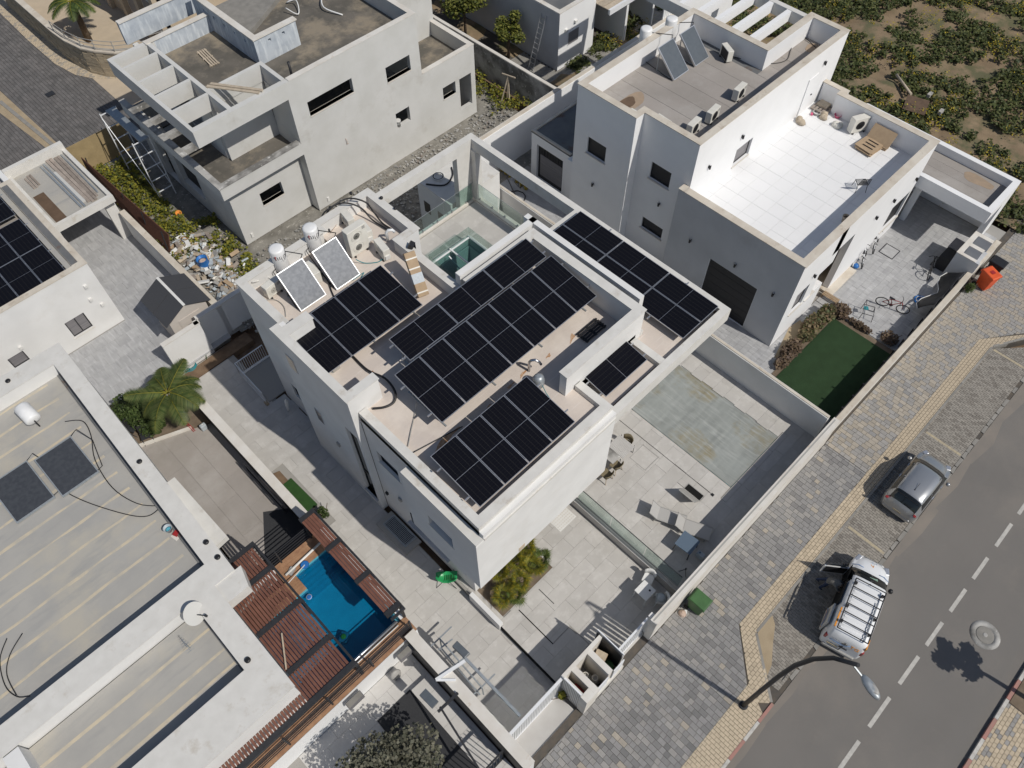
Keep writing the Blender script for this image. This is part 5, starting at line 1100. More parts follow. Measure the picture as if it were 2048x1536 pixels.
# ------------------------------------------------------------------ roof equipment
def text_mesh(parent, name, s, size, m, loc, rot, wrap=None, sx=1.0, thick=0):
    cu = bpy.data.curves.new(name, 'FONT'); cu.body = s; cu.size = size; cu.align_x = 'CENTER'; cu.align_y = 'CENTER'; cu.extrude = thick
    tmp = bpy.data.objects.new(name, cu); COL.objects.link(tmp); dg = bpy.context.evaluated_depsgraph_get(); dg.update()
    me = bpy.data.meshes.new_from_object(tmp.evaluated_get(dg)); bpy.data.objects.remove(tmp)
    for v in me.vertices:
        v.co.x *= sx
        if wrap:                       # bend round a vertical cylinder, facing -Y
            a = v.co.x / wrap - math.pi / 2; v.co = Vector((wrap * math.cos(a), wrap * math.sin(a), v.co.y))
    me.materials.clear(); me.materials.append(MATS[m]); o = bpy.data.objects.new(name, me); link(o, parent); o.location = loc; o.rotation_euler = rot; return o
def water_heater(label, x, y, z, tank_off, cw, cl, colm, low, text=False, group=None, rz=0, ch=1.15, tz=.2, tl=1.15):
    """tank on a stand behind a tilted collector; x, y = middle of the collector's lower edge; facing -Y"""
    t = thing('solar_water_heater', label, 'water heater', (x, y, z), rz, group)
    tk = MB().lathe([(.05, tz), (.27, tz + .03), (.29, tz + .08), (.29, tz + tl - .08), (.27, tz + tl - .02), (.2, tz + tl), (.0, tz + tl + .01)], (tank_off[0], tank_off[1], 0), n=28); o = tk.build('tank', 'tank_white', t)
    for k in range(3):
        a = k * 2.1; MB().beam((tank_off[0] + .24 * math.cos(a), tank_off[1] + .24 * math.sin(a), 0), (tank_off[0] + .24 * math.cos(a), tank_off[1] + .24 * math.sin(a), tz + .1), .03, .03).build('leg', 'galvanised', t)
    if text:
        text_mesh(o, 'lettering', '\u05d9\u05d1\u05d5\u05e7\u05e2', .27, 'lettering', (tank_off[0], tank_off[1], tz + tl - .3), (0, 0, -.12), wrap=.293)
        text_mesh(o, 'small_lettering', '\u2022 \u05e6 \u2022\u2022', .1, 'lettering', (tank_off[0], tank_off[1], tz + tl - .5), (0, 0, .1), wrap=.293)
        m = MB(); pts = []
        for k in range(12):
            a = -math.pi / 2 + .15 + k * .085; zz = tz + tl - .45 + .34 * (k / 11) ** 1.6; pts.append((tank_off[0] + .295 * math.cos(a), tank_off[1] + .295 * math.sin(a), zz))
        m.tube(pts, [.006 + .016 * math.sin(k / 11 * math.pi) for k in range(12)], 5); m.build('swoosh', 'lettering', o)
        m = MB(); m.tube([(tank_off[0] + .294 * math.cos(a), tank_off[1] + .294 * math.sin(a), tz + tl - .38 + .1 * i) for i, a in enumerate((-2.4, -2.45, -2.4))], .02, 5); m.build('red_mark', 'lamp_red', o)
    Lh = math.sqrt(cl * cl - ch * ch); ang = math.atan2(ch, Lh)
    T = lambda s, r, w: (s, r * math.cos(ang) - w * math.sin(ang), .1 + r * math.sin(ang) + w * math.cos(ang))
    f = MB()
    def q(a, b, c, d, w0, w1): f.add([T(a, b, w0), T(c, b, w0), T(c, d, w0), T(a, d, w0), T(a, b, w1), T(c, b, w1), T(c, d, w1), T(a, d, w1)], [(0, 3, 2, 1), (4, 5, 6, 7), (0, 1, 5, 4), (1, 2, 6, 5), (2, 3, 7, 6), (3, 0, 4, 7)])
    h = cw / 2; e = .03
    q(-h, 0, h, e, -.08, .012); q(-h, cl - e, h, cl, -.08, .012); q(-h, e, -h + e, cl - e, -.08, .012); q(h - e, e, h, cl - e, -.08, .012); o = f.build('collector_frame', 'alu', t)
    m = MB().add([T(-h + e, e, 0), T(h - e, e, 0), T(h - e, cl - e, 0), T(-h + e, cl - e, 0)], [(0, 1, 2, 3)]); m.add([T(-h + e, e, -.07), T(h - e, e, -.07), T(h - e, cl - e, -.07), T(-h + e, cl - e, -.07)], [(3, 2, 1, 0)]); m.build('collector_glass', colm, o)
    for s in (-h + .1, h - .1):
        m = MB(); p = T(s, cl * .9, -.08); m.beam((s, p[1], 0), p, .035, .035); m.beam((s, .1, .03), (s, p[1], .03), .035, .035); m.build('stand', 'galvanised', t)
    MB().tube([T(h - .05, cl, -.03), (h + .1, Lh + .1, ch + .15), (tank_off[0] + .3, tank_off[1] - .1, tz + tl * .7), (tank_off[0] + .25, tank_off[1], tz + tl * .6)], .02, 6).build('pipe', 'black_plastic', t)
    MB().tube([(tank_off[0] - .28, tank_off[1], tz + .2), (tank_off[0] - .45, tank_off[1] - .05, .35), (tank_off[0] - .42, tank_off[1] - .2, .05), (-h, .3, .05), T(-h + .05, .02, -.03)], .018, 6).build('pipe', 'black_plastic', t)
    return t
GH = 'solar water heaters on the villa roof'
water_heater('left water tank with Hebrew lettering behind a grey collector on the villa roof', 7.84, 18.66, ZR, (.18, 2.2), 1.17, 1.62, 'collector_grey', 0, True, GH, ch=1.2, tz=.16)
water_heater('right water tank with Hebrew lettering, beside the big double-fan cooling unit', 9.42, 18.55, ZR, (.16, 2.3), 1.13, 1.68, 'collector_grey', 0, True, GH, ch=1.2, tz=.16)
water_heater('left tilted collector and white tank on the brown roof of the right villa', 28.8, 17.65, UR, (.15, 2.5), 1.12, 1.66, 'collector_mid', 0, False, 'water heaters of the right villa', ch=1.15, tz=.22)
water_heater('right tilted collector and white tank on the brown roof, beside the pergola parapet', 30.35, 17.6, UR, (.1, 2.2), 1.06, 1.66, 'collector_mid', 0, False, 'water heaters of the right villa', ch=1.15, tz=.22)
# the two flat ones on the lower left roof
def flat_heater(label, p, tankp, rz=0):
    t = thing('solar_water_heater', label, 'water heater', (p[0], p[1], R4), 0, 'water heaters of the lower left house')
    w, l = 1.5, 1.95
    f = MB(); A_ = .35; T = lambda s, r, h: (s, r * .985, .12 + r * .17 + h)
    for a, b, c, d in ((-w / 2, 0, w / 2, .04), (-w / 2, l - .04, w / 2, l), (-w / 2, .04, -w / 2 + .04, l - .04), (w / 2 - .04, .04, w / 2, l - .04)):
        f.add([T(a, b, -.08), T(c, b, -.08), T(c, d, -.08), T(a, d, -.08), T(a, b, .012), T(c, b, .012), T(c, d, .012), T(a, d, .012)], [(0, 3, 2, 1), (4, 5, 6, 7), (0, 1, 5, 4), (1, 2, 6, 5), (2, 3, 7, 6), (3, 0, 4, 7)])
    o = f.build('collector_frame', 'galvanised', t); e = .04
    MB().add([T(-w / 2 + e, e, 0), T(w / 2 - e, e, 0), T(w / 2 - e, l - e, 0), T(-w / 2 + e, l - e, 0), T(-w / 2 + e, e, -.07), T(w / 2 - e, e, -.07), T(w / 2 - e, l - e, -.07), T(-w / 2 + e, l - e, -.07)], [(0, 1, 2, 3), (7, 6, 5, 4)]).build('collector_glass', 'collector_dark', o)
    k = tankp; d = Vector((k[3] - k[0], k[4] - k[1], k[5] - k[2])); u = d.normalized(); n = 24; M = u.to_track_quat('Z', 'Y').to_matrix(); L_ = d.length
    MB().lathe([(.08, -.02), (.26, 0), (.3, .05), (.3, L_ - .05), (.26, L_), (.08, L_ + .02)], (k[0] - p[0], k[1] - p[1], k[2] - R4), n=n, M=M).build('tank', 'tank_white', t)
    for s in (-.55, .55): MB().beam((s, .1, 0), (s, 1.8, .3), .04, .04).build('stand', 'galvanised', t)
    m = MB()
    for s in (0, 1): m.beam(((k[0] * (1 - s) + k[3] * s) - p[0], (k[1] * (1 - s) + k[4] * s) - p[1], 0), ((k[0] * (1 - s) + k[3] * s) - p[0], (k[1] * (1 - s) + k[4] * s) - p[1], k[2] - R4), .05, .05)
    m.tube([(w / 2, l, .4), (w / 2 + .3, l + .1, .45), (w / 2 + .5, l - .5, .1), (w / 2 + .2, .2, .03), (w / 2, .1, .1)], .016, 6); m.build('pipework', 'black_plastic', t)
    return t
pA = (-1.99, 21.61, 3.45); pB = (-3.97, 21.37, 3.45)
flat_heater('right one of two dark collectors on the lower left concrete roof', (-2.44, 20.79, 3.42), (*(-2.43, 25.15, 3.9)[:2], 3.95, *(-2.37, 24.38, 3.6)[:2], 3.75))
flat_heater('left dark collector, cut by the picture edge, on the lower left concrete roof', (-4.14, 20.99, 3.42), (*(-4.23, 25.35, 3.9)[:2], 3.95, *(-4.05, 24.47, 3.6)[:2], 3.75))
cb = MB()
def cable(label, pts, r, m, group=None, name='cable'):
    P = [Vector(p) for p in pts]; out = []
    for i in range(len(P) - 1):
        p0 = P[max(i - 1, 0)]; p1 = P[i]; p2 = P[i + 1]; p3 = P[min(i + 2, len(P) - 1)]
        for k in range(5):
            t = k / 5; out.append(.5 * ((2 * p1) + (p2 - p0) * t + (2 * p0 - 5 * p1 + 4 * p2 - p3) * t * t + (-p0 + 3 * p1 - 3 * p2 + p3) * t ** 3))
    out.append(P[-1]); o = MB().tube(out, r, 6).build(name, m); tag(o, label, name, group); return o
GC = 'cables and hoses lying on roofs'
cable('thick black corrugated conduit curving across the villa roof beside the seven-panel row', [(7.35, 15.72, 7.05), (7.33, 14.83, 7.1), (7.51, 14.05, 7.2), (7.42, 13.41, 7.15), (7.16, 13.17, 7.05), (6.8, 13.22, 7.05), (6.45, 13.48, 7.05)], .045, 'black_plastic', GC)
cable('thin grey cable running down from the long array to the front roof edge', [(7.57, 12.4, 7.4), (7.39, 12.32, 7.05), (6.81, 11.86, 7.05), (6.35, 11.48, 7.05)], .018, 'vent_grey', GC)
cable('thin black cable passing under the front array corner', [(6.32, 11.18, 7.05), (6.99, 11.04, 7.03), (7.7, 10.88, 7.03), (8.15, 10.73, 7.1)], .02, 'black_plastic', GC)
cable('upper of two big black cable loops arching over the rear parapet', [(10.33, 21.51, 7.2), (10.66, 21.66, 7.62), (11.07, 21.58, 7.8), (11.8, 21.42, 7.9), (12.26, 20.91, 7.75), (12.38, 20.6, 7.3), (12.35, 20.07, 7.1), (12.4, 19.55, 7.1)], .035, 'black_plastic', GC)
cable('lower of two big black cable loops arching over the rear parapet', [(10.55, 21.2, 7.1), (10.71, 21.67, 7.3), (11.12, 21.68, 7.7), (11.6, 21.34, 7.85), (12.01, 20.9, 7.6), (12.15, 20.44, 7.15), (12.27, 19.55, 7.1)], .035, 'black_plastic', GC)
cable('pinkish copper pipe looping beside the big cooling unit', [(10.54, 21.13, 7.1), (11.47, 21.52, 7.15), (11.71, 21.59, 7.5), (11.9, 21.43, 7.75), (12.24, 21.51, 7.6)], .012, 'pink_block', GC)
cable('greenish hose lying in loops below the tall cooling unit', [(10.25, 19.1, 7.3), (10.5, 18.91, 7.05), (10.88, 18.6, 7.05), (11.1, 18.55, 7.1)], .018, 'teal', GC)
cable('grey hose curling beside the left collector', [(6.63, 20.14, 7.05), (6.93, 19.84, 7.05), (6.95, 19.36, 7.05), (6.72, 18.92, 7.05)], .016, 'vent_grey', GC)
cable('black wiring bundle dropping between the two grey collectors', [(8.85, 19.55, 7.3), (8.9, 19.21, 7.1), (8.71, 18.75, 7.05), (8.58, 18.4, 7.05)], .028, 'black_plastic', GC)
cable('teal hose tangled at the foot of the right collector', [(9.58, 18.47, 7.15), (9.95, 18.52, 7.1), (10.16, 18.55, 7.05), (9.9, 18.41, 7.05), (10.19, 18.38, 7.05), (9.61, 18.35, 7.05)], .014, 'teal', GC)
cable('white drain hose running over the roof corner beside the left cooling unit', [(6.68, 20.81, 7.5), (6.9, 20.9, 7.3), (7.24, 21.03, 7.15), (7.39, 20.84, 7.15)], .03, 'white_plastic', GC)
cable('black cable crossing the brown membrane roof of the right villa', [(31.77, 16.92, 6.9), (32.05, 16.28, 6.88), (32.46, 15.69, 6.88), (32.73, 15.15, 6.88), (33.44, 14.83, 6.88), (34.32, 15.17, 6.9), (35.57, 15.59, 6.95), (35.32, 14.38, 6.88)], .018, 'black_plastic', GC)
cable('long black cable looping from the right collector over the lower left concrete roof', [(-1.55, 23.79, 3.4), (-1.05, 23.36, 3.35), (-1.13, 22.53, 3.35), (-1.56, 21.42, 3.33), (-1.68, 19.88, 3.33), (-1.35, 18.63, 3.33), (-0.8, 17.93, 3.35)], .018, 'black_plastic', GC)
cable('second long black cable running over the lower left concrete roof to the parapet', [(-2.94, 22.02, 3.35), (-3.08, 21.29, 3.33), (-2.69, 20.09, 3.33), (-1.89, 18.57, 3.33), (-1.34, 17.91, 3.33), (-0.8, 17.86, 3.36)], .018, 'black_plastic', GC)
cable('black cable loops at the left picture edge on the lower left roof', [(-7.04, 17.29, 3.35), (-7.53, 16.79, 3.33), (-7.77, 15.9, 3.33), (-7.65, 15.28, 3.34), (-7.34, 15, 3.34)], .018, 'black_plastic', GC)
cable('inner black cable beside the loops at the left picture edge', [(-6.59, 17.08, 3.35), (-7.22, 16.71, 3.33), (-7.58, 16.16, 3.33), (-7.64, 15.27, 3.36)], .018, 'black_plastic', GC)

def ac_unit(label, x, y, z, rz=0, w=.78, d=.3, h=.56, big=False, group=None, dark=False):
    t = thing('air_conditioner', label, 'air conditioner', (x, y, z), rz, group)
    MB().box((-w / 2, -d / 2, .08), (w / 2, d / 2, .08 + h)).build('casing', 'cream_plastic', t, bevel=.02)
    c = MB(); c.box((-w / 2 + .03, d / 2, .12), (w / 2 - .12, d / 2 + .006, .05 + h)); c.build('coil', 'charcoal_panel' if dark else 'vent_grey', t)
    for k in range(2 if big else 1):
        zc = .08 + h * ((.27 + .46 * k) if big else .5); r = min(.23, h * .4) if not big else .25; xc = -.06
        g = MB(); M = Matrix.Rotation(math.pi / 2, 3, 'X')
        g.lathe([(r, 0), (r, .015), (r * .93, .02), (r * .93, .004)], (xc, -d / 2, zc), n=22, M=M)
        for a in range(4):
            g.lathe([(r * (.2 + a * .19), .012), (r * (.2 + a * .19) + .012, .014), (r * (.2 + a * .19) + .012, .005)], (xc, -d / 2, zc), n=18, M=M)
        o = g.build('fan_grille', 'cream_plastic' if not dark else 'charcoal_panel', t); MB().lathe([(r * .9, .001), (r * .9, .003)], (xc, -d / 2, zc), n=20, M=M).build('fan_opening', 'vent_grey' if not dark else 'black_plastic', o)
    MB().box((w / 2, -d / 2 + .05, .15), (w / 2 + .05, d / 2 - .06, .35)).build('valve_cover', 'white_plastic', t)
    for s in (-1, 1): MB().box((s * w * .33 - .03, -d / 2 - .03, 0), (s * w * .33 + .03, d / 2 + .03, .08)).build('foot', 'black_plastic', t)
    MB().box((w / 2 - .2, -d / 2 - .004, h - .12), (w / 2 - .06, -d / 2, h + .02)).build('badge', 'vent_grey', t)
    return t
GA = 'air conditioner units on the villa roof'; GB = 'air conditioner units on the right villa'
ac_unit('tall double-fan cooling unit with a square badge beside the right collector', 10.75, 19.6, ZR, 0, .9, .34, 1.3, True, GA)
ac_unit('cooling unit nearest the rear parapet, half hidden by the black cable loops', 11.35, 21.0, ZR, -1.75, group=GA)
ac_unit('cooling unit in the middle of the row along the right roof parapet', 11.45, 20.0, ZR, -1.75, group=GA)
ac_unit('cooling unit with side panel, next to the tall cardboard carton', 11.3, 18.75, ZR, -1.75, group=GA)
ac_unit('cooling unit at the left roof corner beside the left collector', 7.1, 20.2, ZR, .1, w=.72, group=GA)
ac_unit('low cooling unit squeezed between the two grey collectors', 8.65, 19.7, ZR, 1.45, group=GA)
ac_unit('cooling unit beside the parapet corner near the right-hand tilted collector', *(31.44, 17.02, 6.85), 1.1, dark=True, group=GB)
ac_unit('cooling unit alone in the middle of the brown roof', *(29.41, 14.79, 6.85), .1, dark=True, group=GB)
ac_unit('cooling unit second from the front corner of the brown roof', *(27.24, 14.68, 6.85), .1, dark=True, group=GB)
ac_unit('cooling unit nearest the front corner of the brown roof', *(25.94, 14.76, 6.85), .1, dark=True, group=GB)
ac_unit('cooling unit just behind the left parapet beside the big damp stain', 24.55, 16.95, UR, 1.57, dark=True, group=GB)
ac_unit('cooling unit behind the left parapet right of the wall notch', 25.1, 15.85, UR, 1.5, dark=True, group=GB)
ac_unit('large white cooling unit with a round fan standing on the white terrace by the parapet', *(34.49, 10.61, 4.45), -.45, .95, .35, .8, dark=True, group=GB)
ac_unit('cooling unit right behind the left parapet of the white terrace', 24.6, 9.75, TF, 1.57, dark=True, group=GB)
# tall carton
ct = thing('cardboard_carton', 'tall taped cardboard carton leaning against the roof parapet', 'carton', (11.1, 16.1, ZR)); 
d_ = Vector((.42, 1.15, 1.2)); m = MB(); m.beam((-.1, -.1, .1), Vector((-.1, -.1, .1)) + d_, .42, .34); m.build('box', 'cardboard', ct)
m = MB(); a = Vector((-.1, -.1, .1))
for f0, f1 in ((.3, .52),): m.beam(a + d_ * f0, a + d_ * f1, .43, .35)
m.build('plastic_wrap', 'clear_bag', ct)
for f0 in (.08, .62, .84): MB().beam(a + d_ * f0, a + d_ * (f0 + .03), .428, .348).build('tape', 'cream_plastic', ct)
fl = thing('flood_light', 'black flood light on the parapet above the back terrace', 'lamp', (*(12.03, 17.79, 7.7)[:2], 7.62))
MB().cbox((0, 0, .12), (.26, .2, .22), rz=.6, tilt=Matrix.Rotation(.5, 3, 'X')).build('housing', 'black_plastic', fl); MB().cbox((-.05, .02, .03), (.1, .1, .08)).build('bracket', 'dark_metal', fl)
# concrete ballast blocks
for i, (p, l) in enumerate((((6.58, 15.62, 7), 'grey concrete block under the lower left corner of the four-panel row'), ((7.56, 15.79, 7), 'grey concrete block under the second joint of the four-panel row'), ((8.84, 15.73, 7), 'grey concrete block under the third joint of the four-panel row'), ((10.09, 15.77, 7), 'grey concrete block near the carton at the right end of the four-panel row'))):
    t = MB().cbox((0, 0, .07), (.3, .16, .14)).build('concrete_block', 'concrete_block'); t.location = (p[0], p[1] + .1, p[2]); tag(t, l, 'concrete block', 'ballast blocks under the roof arrays')
bb = thing('covered_pump', 'rounded grey-green covered pump housing beside the white upstand on the villa roof', 'pump', (11.2, 10.1, ZR), .3)
MB().lathe([(.14, 0), (.2, .1), (.22, .35), (.18, .55), (.08, .62)], (0, 0, 0), n=16).build('cover', 'galvanised', bb); MB().tube([(-.1, -.2, .3), (-.2, -.4, .1), (-.3, -.6, .03), (-.5, -.8, .02)], .015, 6).build('cable', 'teal', bb)
pa = thing('pallet', 'dark wooden pallet lying in the roof shade behind the upstand', 'pallet', (*(14.31, 10.39, 7)[:2], ZR), .0)
for k in range(5): MB().box((-.55, -.25 + k * .115, .06), (.55, -.18 + k * .115, .08)).build('board', 'black_plastic', pa)
for k in range(3): MB().box((-.5 + k * .47, -.25, 0), (-.42 + k * .47, .28, .06)).build('bearer', 'black_plastic', pa)

# ------------------------------------------------------------------ patio of the middle house
gl = thing('glass_railing', 'frameless glass railing along the pool terrace edge', 'railing', (11.53, 5.3, .5))
for k in range(3): MB().box((-.01, -2.6 + k * 1.75, 0), (.002, -.88 + k * 1.75, 1.0)).build('glass_pane', 'rail_glass', gl)
MB().box((-.03, -2.6, -.02), (.02, 2.65, .06)).build('channel', 'vent_grey', gl); MB().box((-.02, -2.6, 1.0), (.012, 2.65, 1.015)).build('edge', 'dark_metal', gl)
g2 = thing('glass_railing', 'glass railing with steel clamps around the back roof terrace', 'railing', (15.9, 18.5, 3.35))
for k in range(3): MB().box((-2.95 + k * 1.85, 2.95, .1), (-1.13 + k * 1.85, 2.962, 1.05)).build('glass_pane', 'rail_glass', g2)
for k in range(4): MB().box((2.75, 2.9 - 1.52 * (k + 1), .1), (2.762, 2.9 - 1.52 * k - .04, 1.05)).build('glass_pane', 'rail_glass', g2)
for k in range(6): MB().box((-2.5 + k * .92, 2.92, .05), (-2.44 + k * .92, 2.99, .2)).build('clamp', 'steel', g2)
for k in range(7): MB().box((2.72, 2.6 - k * .85, .05), (2.79, 2.66 - k * .85, .2)).build('clamp', 'steel', g2)
MB().box((-2.95, 2.948, 1.05), (2.76, 2.964, 1.06)).box((2.748, -3.1, 1.05), (2.764, 2.95, 1.06)).build('edge', 'galvanised', g2)
# pool with its winter cover
cv = []; fs = []; nx, ny = 48, 100
for j in range(ny + 1):
    for i in range(nx + 1):
        x = i / nx; y = j / ny; X = 16.35 + 3.47 * x; Y = 3.80 + 7.45 * y; e = min(x, 1 - x, y, 1 - y)
        h = -.05 * min(1, e * 12) - .03 * min(1, e * 4) + .012 * noise.noise(Vector((X * 2.2 + 2 * Y, Y * 1.1, 0))) + .02 * noise.noise(Vector((X * .8, Y * 7, 2))) * min(1, e * 10) + .012 * noise.noise(Vector((X * 9 + Y * 3, Y * 2 - X, 5)))
        cv.append((X - 18, Y - 7.5, h))
for j in range(ny):
    for i in range(nx): a = j * (nx + 1) + i; fs.append((a, a + 1, a + nx + 2, a + nx + 1))
pc = thing('covered_pool', 'swimming pool closed with a grey-green stained tarpaulin cover', 'pool', (18.08, 7.5, .49))
MB().add(cv, fs, smooth=True).build('pool_cover', 'pool_cover', pc); MB().box((-1.75, -3.75, -1.5), (1.75, 3.7, -.3)).build('basin', 'pool_shell', pc)
oh = thing('open_hatch', 'open black floor hatch with its tiled lid tilted up on the pool terrace', 'hatch', (15.0, 4.73, .5))
MB().box((.0, -.39, -.04), (.29, .39, .004)).build('shaft', 'void', oh); MB().box((-.01, -.42, -.03), (.32, -.39, .012)).box((-.01, .39, -.03), (.32, .42, .012)).box((.29, -.39, -.03), (.32, .39, .012)).build('frame', 'vent_grey', oh)
MB().add([(-.02, -.4, .02), (-.02, .4, .02), (-.48, .41, .62), (-.48, -.41, .62), (-.07, -.4, .0), (-.07, .4, .0), (-.53, .41, .6), (-.53, -.41, .6)], [(0, 1, 2, 3), (7, 6, 5, 4), (0, 4, 5, 1), (1, 5, 6, 2), (2, 6, 7, 3), (3, 7, 4, 0)]).build('lid', 'concrete_roof', oh)
def lounger(label, x, y, rz, z=.5):
    t = thing('sun_lounger', label, 'sun lounger', (x, y, z), rz, 'grey sun loungers on the pool terrace')
    MB().box((-.27, -.62, .26), (.27, .45, .275)).build('seat', 'sling_grey', t)
    MB().add([(-.27, .45, .27), (.27, .45, .27), (.27, .8, .62), (-.27, .8, .62), (-.27, .46, .255), (.27, .46, .255), (.27, .81, .605), (-.27, .81, .605)], [(0, 1, 2, 3), (7, 6, 5, 4), (0, 4, 5, 1), (1, 5, 6, 2), (2, 6, 7, 3), (3, 7, 4, 0)]).build('backrest', 'sling_grey', t)
    f = MB()
    for s in (-.29, .29): f.beam((s, -.65, .265), (s, .47, .265), .03, .035); f.beam((s, .45, .265), (s, .82, .63), .03, .03)
    f.beam((-.29, -.65, .265), (.29, -.65, .265), .03, .03); f.build('frame', 'vent_grey', t)
    for s, yy in ((-.28, -.5), (.28, -.5), (-.28, .5), (.28, .5)): MB().beam((s, yy, .26), (s * 1.05, yy + .06, 0), .025, .025).build('leg', 'vent_grey', t)
    return t
def at_mid(a, b): return ((a[0] + b[0]) / 2, (a[1] + b[1]) / 2)
lounger('sun lounger nearer the glass railing, its grey sling seat in full sun', *(13.45, 4.71, 0.75)[:2], .42)
lounger('sun lounger nearer the pool, half crossed by the wall shadow', *(13.76, 3.66, 0.75)[:2], .42)
def table(label, x, y, z, w, d, h, top, leg, rz=0, group=None, hole=False, name='table', r=0):
    t = thing(name, label, 'table', (x, y, z), rz, group); MB().box((-w / 2, -d / 2, h - .035), (w / 2, d / 2, h)).build('tabletop', top, t, bevel=.03 if r else 0)
    for sx_ in (-1, 1):
        for sy in (-1, 1): MB().beam((sx_ * (w / 2 - .05), sy * (d / 2 - .05), h - .04), (sx_ * (w / 2 - .02), sy * (d / 2 - .02), 0), .04, .04).build('leg', leg, t)
    if hole: MB().lathe([(.045, h), (.045, h + .006)], (.12, -.12, 0), n=14).build('ring', 'black_plastic', t)
    return t
table('blue-grey square table with dark legs in the shade beside the loungers', *(12.94, 3.48, 1.1)[:2], .5, .72, .72, .6, 'table_blue', 'black_plastic', .08, name='side_table')
table('white square plastic table with a black ring, half in shade in the patio corner', 10.44, 3.46, 0, .6, .6, .72, 'chair_white', 'chair_white', -.02, hole=True, r=1)
def chair(label, x, y, z, rz, m, group=None, shell=False, legs='chair_white', name='chair'):
    t = thing(name, label, 'chair', (x, y, z), rz, group)
    MB().box((-.21, -.2, .4), (.21, .2, .425)).build('seat', m, t, bevel=.02)
    vs = []; fs = []; n = 7
    for i in range(n):
        a = (i / (n - 1) - .5) * 2.0; R_ = .25
        for k, z_ in enumerate((.42, .58, .76)): vs.append((R_ * math.sin(a) * (1 + .08 * k), R_ * math.cos(a) * (.85 + .14 * k), z_ - (abs(a) * .09 if k == 2 else 0)))
    for i in range(n - 1):
        for k in range(2): a = i * 3 + k; fs.append((a, a + 3, a + 4, a + 1))
    o = MB().add(vs, fs, smooth=True).build('backrest', m, t); s = o.modifiers.new('thickness', 'SOLIDIFY'); s.thickness = .02
    for a, b in ((-1, -1), (1, -1), (-1, 1), (1, 1)): MB().beam((a * .16, b * .15, .4), (a * .22, b * .22, 0), .03, .03).build('leg', legs, t)
    return t
chair('white plastic chair turned sideways between the white table and the terrace wall', 11.0, 3.72, 0, -1.3, 'chair_white', 'white chairs in the patio corner')
chair('pale chair with a clear plastic bag on its seat by the street wall', 10.72, 2.86, 0, -2.5, 'chair_white', 'white chairs in the patio corner')
MB().lathe([(.02, .43), (.17, .45), (.2, .52), (.12, .6), (.03, .62)], n=12).build('plastic_bag', 'clear_bag'); bg = bpy.data.objects['plastic_bag']; bg.location = (10.72, 2.88, 0); tag(bg, 'clear plastic bag lying on the chair by the street wall', 'bag')
tb2 = thing('dining_table', 'pale slatted garden table with a patterned cloth beside the overhang', 'table', (*(14.33, 8.08, 1.2)[:2], .5), 0)
for k in range(14): MB().box((-.75 + k * .055 + .35, -.42, .68), (-.705 + k * .055 + .35, .42, .71)).build('slat', 'dolomite', tb2)
for a in (-1, 1):
    for b in (-1, 1): MB().box((a * .45 - .02, b * .36 - .02, 0), (a * .45 + .02, b * .36 + .02, .68)).build('leg', 'dolomite', tb2)
MB().box((-.9, -.3, .675), (-.42, .5, .705)).build('tiled_leaf', 'mottled_concrete', tb2)
for i, (px, py, rz, l) in enumerate(((1252, 884, -1.5, 'olive shell chair at the far end of the patio table'), (1232, 928, 3.1, 'olive shell chair on the street side of the patio table'), (1213, 945, 3.1, 'olive shell chair half hidden under the overhang'))):
    p = (14.71, 8.13, 1) if i == 0 else ((13.62, 7.74, 1) if i == 1 else (13.02, 7.74, 1)); chair(l, p[0], p[1], .5, rz, 'chair_olive', 'olive chairs around the patio table', legs='pale_wood')
bt = thing('basket', 'pale blue woven laundry basket at the foot of the house wall', 'basket', (*(11.51, 7.96, 0.2)[:2], 0))
MB().lathe([(.14, 0), (.17, .28), (.19, .3), (.17, .3), (.13, .03)], n=16).build('body', 'clear_bag', bt); MB().tube([(.18 * math.cos(a), .18 * math.sin(a), .31) for a in [k * .45 for k in range(14)]], .012, 5, closed=True).build('rim', 'blue_band', bt)
jg = thing('jerrycan', 'white plastic jerrycan with a blue cap near the street wall', 'canister', (*(13.07, 2.84, 0.6)[:2], .5)); MB().box((-.1, -.16, 0), (.1, .16, .34)).build('body', 'clear_bag', jg, bevel=.04); MB().lathe([(.03, .34), (.03, .38)], (0, .06, 0), n=10).build('cap', 'table_blue', jg)
tp = thing('tripod_stand', 'small black tripod stand in the shaded terrace corner', 'stand', (*(12.13, 2.88, 0.5)[:2], .5))
for k in range(3): MB().beam((0, 0, .35), (.2 * math.cos(k * 2.1), .2 * math.sin(k * 2.1), 0), .02, .02).build('leg', 'black_plastic', tp)
MB().lathe([(.03, .3), (.03, .45)], n=8).build('head', 'black_plastic', tp)
rg3 = MB(); rg3.box((9.2, 6.28, .002), (10.15, 7.2, .01))
mt = tag(MB().box((-.48, -.42, .0), (.48, .42, .008)).build('doormat', 'white_plastic'), 'cream perforated lattice mat lying on the patio tiles below the overhang', 'mat'); mt.location = (*(10.6, 7.98), .001)
m = MB()
for i in range(9):
    for j in range(7): m.prism([(-.42 + i * .1, -.36 + j * .11), (-.37 + i * .1, -.33 + j * .11), (-.42 + i * .1, -.3 + j * .11), (-.46 + i * .1, -.33 + j * .11)], .008, .0105)
m.build('lattice_hole', 'pale_coping', mt, kind='stuff')
